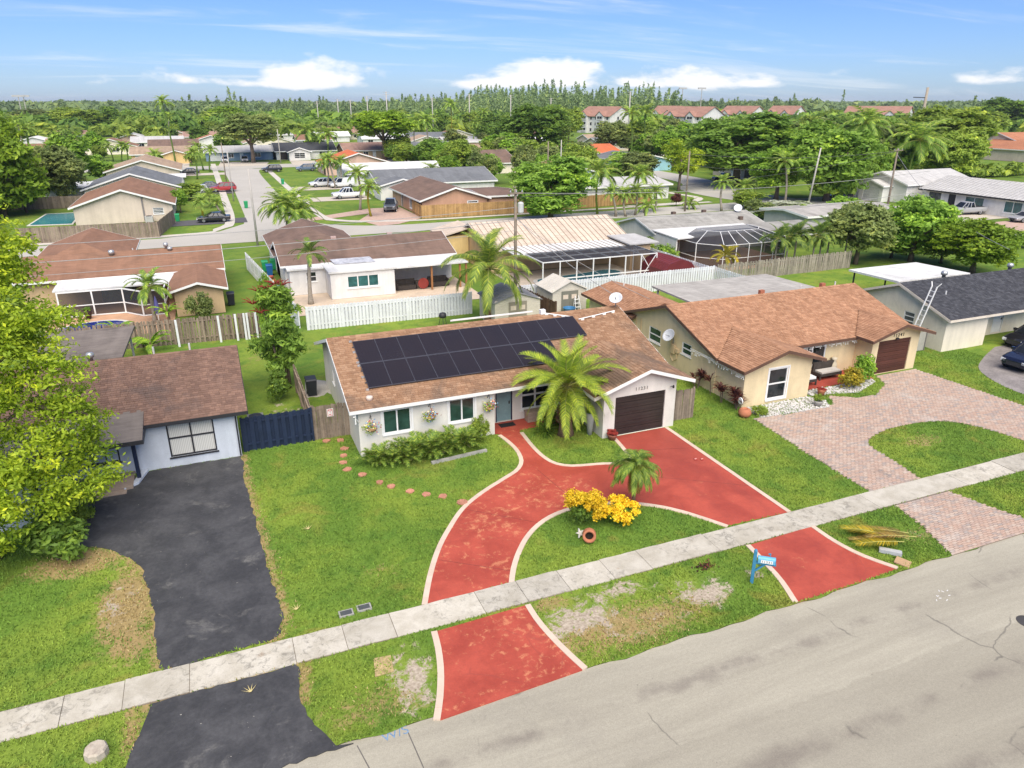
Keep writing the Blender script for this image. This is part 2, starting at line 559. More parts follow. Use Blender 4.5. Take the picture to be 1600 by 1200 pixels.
def water(name, col):
    s = NT(name)
    p = s.pos(True)
    n = s.noise(p, 2.2, 3, 0.6, 0.4)
    c = s.scale(col, s.rng(n, 0.3, 0.7, 0.8, 1.2))
    s.bump(s.noise(p, 4, 2, 0.5), 0.12, 0.04)
    return s.fin(c, 0.06, 0.5)
MATS['pool_teal'] = water('pool_water_teal', (0.045, 0.20, 0.24, 1))
MATS['pool_blue'] = water('pool_water_deep_blue', (0.012, 0.03, 0.19, 1))

# ------------------------------------------------------------------ ground, roads, pavings
struct('ground', MB().add([(-4500, -400, -0.05), (4500, -400, -0.05), (4500, 8000, -0.05), (-4500, 8000, -0.05)], [(0, 1, 2, 3)]), MATS['ground'])
mb = MB()
edge = [(x, 15.2 + 0.05 * math.sin(x * 1.7) + 0.04 * math.sin(x * 4.1 + 1)) for x in np.arange(-60, 200, 0.5)]
mb.add([(x, y, 0.0) for x, y in edge] + [(edge[-1][0], 2, 0.0), (edge[0][0], 2, 0.0)], [tuple(range(len(edge) + 2))[::-1]])
road = struct('road', mb, MATS['road'])
# saw cut joints and the painted survey mark on the road
mb = MB()
for a, b in (((558, 1165), (585, 1215)), ((637, 1143), (662, 1200))):
    p, q = G(*a), G(*b)
    mb.beam((p[0], p[1], 0.0), (q[0], q[1], 0.0), 0.03, 0.006)
mb.build('saw_cut', M('joint_dark', (0.13, 0.12, 0.105, 1), 0.9), road)
blue_paint = M('faded_blue_paint', (0.16, 0.25, 0.36, 1), 0.8, var=0.4, vs=5, fine=0.3)
mk = bpy.data.objects.new('painted_letters', text_mesh('W/S', 0.42, blue_paint, 0.0))
C.objects.link(mk); mk.parent = road
g0 = G(620, 1152)
mk.location = (g0[0], g0[1], 0.004); mk.rotation_euler = (0, 0, R(4))
mb = MB()
for k in range(9):
    g1 = G(1480 + random.uniform(-18, 22), 932 + random.uniform(-10, 10))
    a = random.uniform(0, 3)
    mb.beam((g1[0], g1[1], 0.003), (g1[0] + 0.09 * math.cos(a), g1[1] + 0.09 * math.sin(a), 0.003), 0.025, 0.004)
mb.build('paint_scuff', M('white_paint_worn', (0.7, 0.69, 0.66, 1), 0.8), road)
g1 = G(1606, 972)
mh = MB().lathe([(0.33, 0.001), (0.33, 0.012), (0.27, 0.012), (0.27, 0.008), (0.02, 0.008)], (g1[0], g1[1], 0), 24)
solo('manhole_cover', mh, M('cast_iron', (0.06, 0.055, 0.05, 1), 0.6, 0.4), 'round dark iron manhole cover in the road by the right edge', 'manhole')

# sidewalk: separate slabs with open joints
sw = thing('sidewalk', None, None, (0, 19.3, 0))
sw['kind'] = 'structure'
MB().box(-60, 18.72, -0.03, 150, 19.98, 0.022).build('joint_bed', MATS['joint_sand'], sw)
x = -12.0
k = 0
while x < 60:
    L = random.choice((1.55, 1.6, 1.75, 3.0)) if x < 12 else random.choice((3.0, 3.1, 5.2))
    dz = random.uniform(-0.006, 0.012)
    off = 0.02 * math.sin(k * 2.1)
    mb = MB()
    n = 5
    lo = [(x + L * i / n, 18.74 + off + random.uniform(-0.015, 0.015)) for i in range(n + 1)]
    hi = [(x + L * i / n, 19.96 + off + random.uniform(-0.015, 0.015)) for i in range(n + 1)]
    mb.prism(lo + hi[::-1], -0.02, 0.045 + dz)
    mb.build('slab', MATS['sidewalk'], sw)
    x += L + 0.018
    k += 1

# --- outlines
def W(*uv):
    return [G(u, v) for u, v in uv]
lineL = smoothline(W((668, 946), (676, 902), (688, 862), (704, 830), (727, 796), (757, 771), (790, 750), (811, 736), (818, 722), (812, 706), (799, 692), (783, 680)), 0.4)
line2 = smoothline(W((812, 677), (826, 695), (838, 708), (850, 718), (865, 726), (885, 730), (905, 730), (945, 727), (985, 727)), 0.4)
line3 = smoothline(W((961, 683), (975, 699), (995, 722)), 0.4)
isl = smoothline(W((795, 911), (798, 890), (806, 865), (820, 839), (840, 818), (865, 803), (895, 793), (930, 787), (975, 785), (1020, 789), (1060, 797), (1100, 809), (1138, 822)), 0.4)
lineR = smoothline([(20.62, 29.1), (20.62, 24), (20.62, 19.98)], 0.4)
red_in = lineL + [(12.2, 31.75), (13.5, 31.75)] + line2[:-3] + line3[::-1] + [(17.5, 29.15), (20.6, 29.15)] + lineR + isl[::-1]
apL1 = smoothline(W((683, 987), (690, 1015), (694, 1050), (693, 1090), (688, 1126)), 0.4)
apR1 = smoothline(W((820, 947), (836, 972), (860, 1000), (885, 1025), (910, 1048)), 0.4)
apL2 = smoothline(W((1172, 852), (1203, 884), (1225, 909), (1247, 942)), 0.4)
apR2 = smoothline(W((1266, 824), (1300, 847), (1344, 870), (1402, 891)), 0.4)
asphalt_in = W((378, 714), (384, 760), (398, 810), (412, 860), (423, 905), (438, 950), (440, 972), (428, 1000), (350, 1020), (268, 1045), (250, 1042), (242, 990), (238, 945), (228, 905), (212, 880), (185, 864), (150, 856), (120, 855), (95, 850), (85, 820), (130, 790), (205, 765), (232, 738))
asphalt_out = [(-3.4, 18.70), (-0.2, 18.70), (0.62, 18.70)] + W((470, 1095), (490, 1130), (528, 1166)) + [(1.3, 15.12), (-4.0, 15.12), (-4.05, 16.0)] + [(-3.75, 17.4)]
paver_in = [(25.75, 28.3), (25.4, 24), (25.2, 19.98), (28.3, 19.98)] + smoothline(W((1430, 744), (1395, 720), (1362, 700), (1357, 688), (1385, 672), (1430, 662), (1480, 659), (1530, 668), (1580, 683), (1612, 694)), 0.5) + [(37.5, 19.98), (41.2, 19.98), (41.0, 24), (40.5, 30.6), (37.2, 30.7), (36.6, 29.4), (34.6, 28.3), (33.3, 28.4), (32.0, 29.2), (31.2, 28.1), (28, 28.0)]
paver_out = [(25.25, 18.72), (25.0, 17.2), (24.2, 15.18), (29.6, 15.18), (28.9, 17), (28.4, 18.72)]
grey_drive = smoothline([(43.6, 19.9), (42.8, 24.0), (42.9, 26.5), (44.2, 29.0), (46.6, 30.5), (49.5, 31.8)], 0.6) + [(58, 31.8), (58, 19.98)]

def paving(name, outline, mat, z, label=None):
    return struct(name, MB().prism(outline, -0.02, z), mat)
drive = thing('driveway', None, None, (12, 22, 0))
drive['kind'] = 'structure'
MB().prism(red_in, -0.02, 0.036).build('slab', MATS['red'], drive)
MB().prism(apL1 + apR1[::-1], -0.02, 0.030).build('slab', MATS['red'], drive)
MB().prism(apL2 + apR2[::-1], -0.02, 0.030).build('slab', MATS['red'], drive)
BORDERS = []
def border(line, side, w=0.20, z=0.052):
    pts = [Vector(p) for p in line]
    ofs = []
    for j in range(len(pts)):
        d = (pts[min(j + 1, len(pts) - 1)] - pts[max(j - 1, 0)]).normalized()
        ofs.append(tuple(pts[j] + Vector((-d.y, d.x)) * side * (w + 0.03)))
    BORDERS.append([tuple(p) for p in pts] + ofs[::-1])
    for i in range(len(pts) - 1):
        a, b = pts[i], pts[i + 1]
        def nrm(j):
            d = (pts[min(j + 1, len(pts) - 1)] - pts[max(j - 1, 0)]).normalized()
            return Vector((-d.y, d.x)) * side
        na, nb = nrm(i), nrm(i + 1)
        d = (b - a) * 0.004
        q = [a + d, b - d, b - d + nb * w, a + d + na * w]
        MB().prism([tuple(x) for x in q], -0.01, z + random.uniform(-0.003, 0.003)).build('border_block', MATS['border'], drive)
border(lineL, 1); border(line2, 1); border(line3, -1); border(isl, -1); border(lineR, 1)
border(apL1, -1); border(apR1, 1); border(apL2, -1); border(apR2, 1)
# control joints scored across the red concrete
mb = MB()
for a, b in (((686, 876), (798, 893)), ((728, 797), (842, 818)), ((840, 735), (905, 790)), ((1010, 745), (1172, 760)), ((990, 705), (1095, 700))):
    p, q = G(*a), G(*b)
    mb.beam((p[0], p[1], 0.035), (q[0], q[1], 0.035), 0.018, 0.006)
mb.build('control_joint', M('joint_red', (0.17, 0.05, 0.04, 1), 0.9), drive)
aspd = thing('asphalt_driveway', None, None, (-1.5, 25, 0)); aspd['kind'] = 'structure'
def ragged(pts, amp=0.07, step=0.25):
    line = smoothline(pts + [pts[0]], step)
    return [(x + random.uniform(-amp, amp), y + random.uniform(-amp, amp)) for x, y in line[:-1]]
MB().prism(ragged(asphalt_in), -0.02, 0.040).build('surface', MATS['black_asphalt'], aspd)
MB().prism(ragged(asphalt_out, 0.05), -0.02, 0.038).build('surface', MATS['black_asphalt'], aspd)

def inside(px, py, poly):
    px = np.asarray(px); py = np.asarray(py)
    r = np.zeros(px.shape, bool)
    n = len(poly)
    j = n - 1
    for i in range(n):
        xi, yi = poly[i][0], poly[i][1]
        xj, yj = poly[j][0], poly[j][1]
        if yi != yj:
            c = ((yi > py) != (yj > py)) & (px < (xj - xi) * (py - yi) / (yj - yi) + xi)
            r ^= c
        j = i
    return r
def pavers(outline, root, big, L=0.24, B=0.12, gap=0.009, parts=300):
    xs = [p[0] for p in outline]; ys = [p[1] for p in outline]
    cells = []
    y = min(ys); row = 0
    while y < max(ys):
        x = min(xs) - (L / 2 if row % 2 else 0)
        while x < max(xs):
            cells.append((x + L / 2, y + B / 2)); x += L
        y += B; row += 1
    a = np.array(cells)
    a = a[inside(a[:, 0], a[:, 1], outline)]
    a = a[np.argsort(a[:, 1])]
    me = MB().box(-L / 2 + gap, -B / 2 + gap, -0.02, L / 2 - gap, B / 2 - gap, 0.045).mesh('brick', MATS['paver'])
    n = parts if big else 0
    for i in range(min(n, len(a))):
        child('brick', me, root, (a[i][0] - root.location.x, a[i][1] - root.location.y, random.uniform(-0.004, 0.004)))
    mb = MB()
    for i in range(n, len(a)):
        h = 0.045 + random.uniform(-0.004, 0.004)
        cx, cy = a[i]
        x0, x1, y0, y1 = cx - L / 2 + gap, cx + L / 2 - gap, cy - B / 2 + gap, cy + B / 2 - gap
        mb.add([(x0, y0, 0.01), (x1, y0, 0.01), (x1, y1, 0.01), (x0, y1, 0.01), (x0, y0, h), (x1, y0, h), (x1, y1, h), (x0, y1, h)], [(4, 5, 6, 7), (0, 1, 5, 4), (1, 2, 6, 5), (2, 3, 7, 6), (3, 0, 4, 7)], 0, random.random())
    tag(mb.build('bricks', MATS['paver'], root), kind='stuff')
pav = thing('paver_driveway', None, None, (30, 22, 0)); pav['kind'] = 'structure'
MB().prism(paver_in, -0.02, 0.03).build('bedding', MATS['joint_sand'], pav)
MB().prism(paver_out, -0.02, 0.03).build('bedding', MATS['joint_sand'], pav)
pavers(paver_out, pav, True)
pavers(paver_in, pav, False)
gdr = thing('grey_paver_driveway', None, None, (46, 26, 0)); gdr['kind'] = 'structure'
M('grey_paver', (0.24, 0.215, 0.20, 1), 0.9, 0.2, 0.3, 1.2, 0.25, 9)
MB().prism(grey_drive, -0.02, 0.036).build('surface', MATS['grey_paver'], gdr)
# ------------------------------------------------------------------ houses: shared builders
def shingle_mat(name, a, b, c, stain, stain_amt=0.6, algae=0.0):
    s = NT(name)
    p = s.pos(True)
    t = s.attr('tint')
    col = s.mix(s.rng(t, 0, 0.55, 0, 1), a, b)
    col = s.mix(s.rng(t, 0.55, 1, 0, 1), col, c)
    n = s.noise(p, 0.45, 6, 0.66, 0.5)
    if algae:
        q = s.n('ShaderNodeSeparateXYZ'); s.l(p, q.inputs[0])
        n = s.math('ADD', n, s.rng(q.outputs[1], 31.3, 34.2, algae, 0.0))
    col = s.mix(s.rng(n, 0.5, 0.74, 0, stain_amt, True), col, stain)
    col = s.scale(col, s.rng(s.noise(p, 16, 4, 0.75), 0.2, 0.8, 0.80, 1.20))
    col = s.scale(col, s.rng(s.noise(p, 1.1, 5, 0.65, 0.2, scl=(1.5, 0.13, 0.3)), 0.3, 0.7, 0.84, 1.13))
    col = s.mix(s.rng(s.noise(p, 2.3, 5, 0.75, 0.5), 0.66, 0.74, 0, 0.45, True), col, stain)
    return s.fin(col, 0.92, 0.15)
SH = {
    'tan': shingle_mat('tan_shingle', (0.26, 0.145, 0.083, 1), (0.315, 0.183, 0.107, 1), (0.375, 0.23, 0.14, 1), (0.135, 0.098, 0.073, 1), 0.75, 0.17),
    'orange': shingle_mat('terracotta_shingle', (0.31, 0.162, 0.092, 1), (0.375, 0.20, 0.116, 1), (0.44, 0.245, 0.145, 1), (0.25, 0.13, 0.079, 1), 0.4),
    'plum': shingle_mat('weathered_plum_shingle', (0.165, 0.10, 0.075, 1), (0.205, 0.125, 0.092, 1), (0.25, 0.152, 0.11, 1), (0.115, 0.088, 0.078, 1), 0.75),
    'slate': shingle_mat('dark_slate_shingle', (0.045, 0.046, 0.052, 1), (0.062, 0.063, 0.07, 1), (0.085, 0.086, 0.094, 1), (0.075, 0.073, 0.075, 1), 0.4),
}
def flat_shingle(name, col, stain, amt=0.6):
    """roofs too far off to show their shingles"""
    s = NT(name)
    p = s.pos(True)
    n = s.noise(p, 0.33, 6, 0.68, 0.5)
    f = s.noise(p, 3.2, 5, 0.75, 0, scl=(0.22, 1.7, 1))
    c = s.mix(s.rng(n, 0.42, 0.72, 0, amt, True), col, stain)
    c = s.scale(c, s.rng(f, 0.25, 0.75, 0.74, 1.26))
    c = s.scale(c, s.rng(s.noise(p, 0.8, 5, 0.65, 0.2, scl=(1.5, 0.16, 0.3)), 0.3, 0.7, 0.85, 1.12))
    return s.fin(c, 0.92, 0.15)
FR = {
    'rust': flat_shingle('rust_brown_roof', (0.265, 0.145, 0.092, 1), (0.18, 0.105, 0.07, 1)),
    'mauve': flat_shingle('mauve_brown_roof', (0.19, 0.125, 0.095, 1), (0.115, 0.082, 0.066, 1), 0.8),
    'tan': flat_shingle('sand_tan_roof', (0.38, 0.275, 0.19, 1), (0.27, 0.19, 0.135, 1)),
    'grey': flat_shingle('mid_grey_roof', (0.17, 0.175, 0.18, 1), (0.11, 0.115, 0.12, 1)),
    'dark': flat_shingle('charcoal_roof', (0.06, 0.062, 0.068, 1), (0.085, 0.085, 0.088, 1)),
    'pink': flat_shingle('dusty_pink_roof', (0.36, 0.22, 0.17, 1), (0.26, 0.165, 0.13, 1)),
    'orange': flat_shingle('coral_orange_roof', (0.55, 0.15, 0.062, 1), (0.45, 0.13, 0.07, 1)),
    'terra': flat_shingle('terracotta_tile_roof', (0.40, 0.175, 0.095, 1), (0.30, 0.13, 0.08, 1)),
    'tile': flat_shingle('faded_tile_roof', (0.34, 0.19, 0.14, 1), (0.25, 0.13, 0.10, 1)),
    'white': flat_shingle('white_roof', (0.66, 0.65, 0.62, 1), (0.48, 0.47, 0.44, 1), 0.5),
    'cream': flat_shingle('cream_metal_roof', (0.56, 0.46, 0.36, 1), (0.47, 0.38, 0.295, 1), 0.5),
    'gravel': flat_shingle('stained_grey_roll_roof', (0.34, 0.325, 0.29, 1), (0.19, 0.18, 0.16, 1), 0.85),
    'silver': flat_shingle('pale_silver_metal_roof', (0.47, 0.455, 0.43, 1), (0.40, 0.385, 0.36, 1), 0.5),
    'deck': flat_shingle('weathered_flat_roof', (0.40, 0.375, 0.335, 1), (0.25, 0.23, 0.205, 1), 0.75),
    'olddeck': flat_shingle('dark_weathered_flat_roof', (0.20, 0.17, 0.145, 1), (0.12, 0.10, 0.088, 1), 0.75),
}
WM = {}
for nm, col in dict(white=(0.70, 0.68, 0.64, 1), offwhite=(0.69, 0.66, 0.59, 1), bluewhite=(0.60, 0.64, 0.69, 1), cream=(0.72, 0.585, 0.36, 1), cream2=(0.78, 0.70, 0.56, 1), beige=(0.62, 0.52, 0.42, 1), peach=(0.56, 0.33, 0.215, 1),
                    yellow=(0.66, 0.48, 0.22, 1), blue=(0.20, 0.29, 0.40, 1), aqua=(0.30, 0.52, 0.58, 1), sand=(0.52, 0.37, 0.22, 1), grey=(0.45, 0.44, 0.42, 1), pink=(0.62, 0.42, 0.33, 1)).items():
    WM[nm] = M('stucco_' + nm, col, 0.9, 0.2, 0.08, 0.7, 0.06, 22, 0.15, dirt=tuple(x * 0.72 for x in col[:3]) + (1,), dirt_amt=0.5, streak=(1.6, (1.4, 1.4, 0.12), 0.07), world=True)
white_trim = M('white_trim_paint', (0.76, 0.75, 0.72, 1), 0.6, 0.4, 0.06, 1.5, 0.04, 12)
brown_trim = M('brown_trim_paint', (0.115, 0.062, 0.042, 1), 0.6, 0.35, 0.15, 2)
tan_trim = M('tan_trim_paint', (0.55, 0.42, 0.30, 1), 0.65, 0.35)
black_trim = M('black_trim_paint', (0.03, 0.03, 0.034, 1), 0.5, 0.4)
peach_trim = M('pale_trim', (0.66, 0.58, 0.48, 1), 0.65)
def glass(name, col, rough=0.06):
    s = NT(name)
    p = s.pos(True)
    c = s.scale(col, s.rng(s.noise(p, 1.1, 3, 0.6, 0.5), 0.3, 0.7, 0.45, 1.6))
    return s.fin(c, rough, 0.55)
GL = {'dark': glass('dark_window_glass', (0.018, 0.022, 0.025, 1)), 'green': glass('green_window_glass', (0.022, 0.055, 0.042, 1)), 'teal': glass('teal_window_glass', (0.035, 0.11, 0.11, 1)), 'grey': glass('grey_window_glass', (0.10, 0.11, 0.11, 1))}
s = NT('vertical_blinds')
w = s.n('ShaderNodeTexWave', wave_type='BANDS', bands_direction='X')
w.inputs['Scale'].default_value = 4.2; w.inputs['Distortion'].default_value = 0.3
s.l(s.pos(True), w.inputs['Vector'])
GL['blinds'] = s.fin(s.mix(w.outputs[1], (0.50, 0.49, 0.44, 1), (0.72, 0.71, 0.66, 1)), 0.25, 0.5)
lap = M('garage_steel_brown', (0.035, 0.025, 0.022, 1), 0.5, 0.4, 0.25, 0.8, 0.15, 10, streak=(3, (0.4, 1, 4), 0.12), orand=0.12)
lap_red = M('garage_steel_mahogany', (0.085, 0.03, 0.021, 1), 0.5, 0.4, 0.2, 0.8, 0.15, 10, orand=0.1)
lap_white = M('garage_steel_white', (0.62, 0.62, 0.61, 1), 0.5, 0.4)
screen_mesh = NT('insect_screen')
tr = screen_mesh.n('ShaderNodeBsdfTransparent'); mx = screen_mesh.n('ShaderNodeMixShader'); mx.inputs[0].default_value = 0.66
screen_mesh.b.inputs['Base Color'].default_value = (0.035, 0.036, 0.04, 1); screen_mesh.b.inputs['Roughness'].default_value = 0.7
screen_mesh.l(tr.outputs[0], mx.inputs[1]); screen_mesh.l(screen_mesh.b.outputs[0], mx.inputs[2]); screen_mesh.l(mx.outputs[0], screen_mesh.out.inputs[0])
screen_mesh = screen_mesh.mat

FACE = {  # face -> (along axis vector, outward normal)
    'S': (Vector((1, 0, 0)), Vector((0, -1, 0))), 'N': (Vector((1, 0, 0)), Vector((0, 1, 0))),
    'W': (Vector((0, 1, 0)), Vector((-1, 0, 0))), 'E': (Vector((0, 1, 0)), Vector((1, 0, 0)))}
def wall_face(mb, face, plane, a0, a1, z0, z1, openings, depth=0.13):
    A, Nn = FACE[face]
    def pt(a, z, d=0.0):
        q = A * a - Nn * d
        if face in 'SN':
            return (a, plane - Nn.y * d, z)
        return (plane - Nn.x * d, a, z)
    us = sorted({a0, a1} | {min(max(x, a0), a1) for o in openings for x in o[:2]})
    zs = sorted({z0, z1} | {min(max(x, z0), z1) for o in openings for x in o[2:4]})
    flip = face in 'NW'
    def q(p):
        mb.add(p[::-1] if flip else p, [(0, 1, 2, 3)])
    for i in range(len(us) - 1):
        for j in range(len(zs) - 1):
            cu, cz = (us[i] + us[i + 1]) / 2, (zs[j] + zs[j + 1]) / 2
            if any(o[0] < cu < o[1] and o[2] < cz < o[3] for o in openings):
                continue
            q([pt(us[i], zs[j]), pt(us[i + 1], zs[j]), pt(us[i + 1], zs[j + 1]), pt(us[i], zs[j + 1])])
    for o in openings:
        b0, b1, c0, c1 = o[:4]
        D = depth
        q([pt(b0, c0), pt(b1, c0), pt(b1, c0, D), pt(b0, c0, D)])
        q([pt(b0, c1, D), pt(b1, c1, D), pt(b1, c1), pt(b0, c1)])
        q([pt(b0, c0), pt(b0, c0, D), pt(b0, c1, D), pt(b0, c1)])
        q([pt(b1, c0, D), pt(b1, c0), pt(b1, c1), pt(b1, c1, D)])
    return pt
def fbox(mb, face, plane, a0, a1, z0, z1, d0, d1, m=0):
    """box on a wall face; d measured inwards from the plane"""
    A, Nn = FACE[face]
    if face in 'SN':
        y0, y1 = sorted((plane - Nn.y * d0, plane - Nn.y * d1))
        mb.box(a0, y0, z0, a1, y1, z1, m)
    else:
        x0, x1 = sorted((plane - Nn.x * d0, plane - Nn.x * d1))
        mb.box(x0, a0, z0, x1, a1, z1, m)
def feature(root, face, plane, o):
    """o = (a0, a1, z0, z1, type, options)"""
    a0, a1, z0, z1, ty = o[:5]
    op = o[5] if len(o) > 5 else {}
    if ty == 'window':
        fr = op.get('frame', white_trim); gl = GL[op.get('glass', 'dark')]
        nx, ny = op.get('grid', (2, 1)); b = op.get('bar', 0.06)
        mb = MB()
        fbox(mb, face, plane, a0, a1, z0, z0 + b, 0.02, 0.12); fbox(mb, face, plane, a0, a1, z1 - b, z1, 0.02, 0.12)
        fbox(mb, face, plane, a0, a0 + b, z0 + b, z1 - b, 0.02, 0.12); fbox(mb, face, plane, a1 - b, a1, z0 + b, z1 - b, 0.02, 0.12)
        for i in range(1, nx):
            c = a0 + (a1 - a0) * i / nx
            fbox(mb, face, plane, c - b / 2, c + b / 2, z0 + b, z1 - b, 0.025, 0.115)
        for j in range(1, ny):
            c = z0 + (z1 - z0) * j / ny
            fbox(mb, face, plane, a0 + b, a1 - b, c - b / 2, c + b / 2, 0.028, 0.112)
        if op.get('sill', True):
            fbox(mb, face, plane, a0 - 0.06, a1 + 0.06, z0 - 0.07, z0 - 0.004, -0.06, 0.04)
        if op.get('surround'):
            for aa, bb, cc, dd in ((a0 - .09, a0 - .003, z0 - .003, z1 + .09), (a1 + .003, a1 + .09, z0 - .003, z1 + .09), (a0 - .003, a1 + .003, z1 + .003, z1 + .09)):
                fbox(mb, face, plane, aa, bb, cc, dd, -0.03, 0.02)
        w = mb.build('window', fr, root)
        for i in range(nx):
            for j in range(ny):
                mb = MB()
                wa, wz = (a1 - a0) / nx, (z1 - z0) / ny
                fbox(mb, face, plane, a0 + i * wa + b / 2, a0 + (i + 1) * wa - b / 2, z0 + j * wz + b / 2, z0 + (j + 1) * wz - b / 2, 0.07, 0.085)
                mb.build('pane', gl, w)
    elif ty == 'door':
        mb = MB()
        fbox(mb, face, plane, a0 + 0.05, a1 - 0.05, z0 + 0.02, z1 - 0.05, 0.07, 0.11)
        for k in range(op.get('panels', 2)):
            h = (z1 - z0 - 0.3) / op.get('panels', 2)
            fbox(mb, face, plane, a0 + 0.17, a1 - 0.17, z0 + 0.15 + k * h, z0 + 0.05 + (k + 1) * h, 0.055, 0.07)
        d = mb.build('door', op.get('mat', white_trim), root)
        mb = MB()
        fbox(mb, face, plane, a0, a0 + 0.05, z0, z1, -0.01, 0.12); fbox(mb, face, plane, a1 - 0.05, a1, z0, z1, -0.01, 0.12); fbox(mb, face, plane, a0 + .05, a1 - .05, z1 - 0.05, z1, -0.01, 0.12)
        mb.build('frame', op.get('frame', white_trim), d)
        mb = MB(); fbox(mb, face, plane, a1 - 0.19, a1 - 0.13, z0 + 0.95, z0 + 1.12, 0.02, 0.07)
        mb.build('handle', M('door_hardware', (0.10, 0.09, 0.08, 1), 0.35, 0.5, metal=0.8), d)
    elif ty == 'garage':
        mb = MB(); n = op.get('n', 6)
        fbox(mb, face, plane, a0, a1, z0, z1, 0.11, 0.125)
        d = mb.build('garage_door', black_trim, root)
        h = (z1 - z0) / n
        for k in range(n):
            mb = MB(); fbox(mb, face, plane, a0 + 0.015, a1 - 0.015, z0 + k * h + 0.012, z0 + (k + 1) * h - 0.012, 0.05 + 0.012 * (k % 2), 0.105)
            if op.get('ribs', True):
                fbox(mb, face, plane, a0 + 0.05, a1 - 0.05, z0 + k * h + h * 0.45, z0 + k * h + h * 0.55, 0.035, 0.05)
            mb.build('panel', op.get('mat', lap), d)
    elif ty == 'void':
        mb = MB(); fbox(mb, face, plane, a0, a1, z0, z1, op.get('d', 0.125), op.get('d', 0.125) + 0.01)
        mb.build('back_panel', op.get('mat', GL['dark']), root)

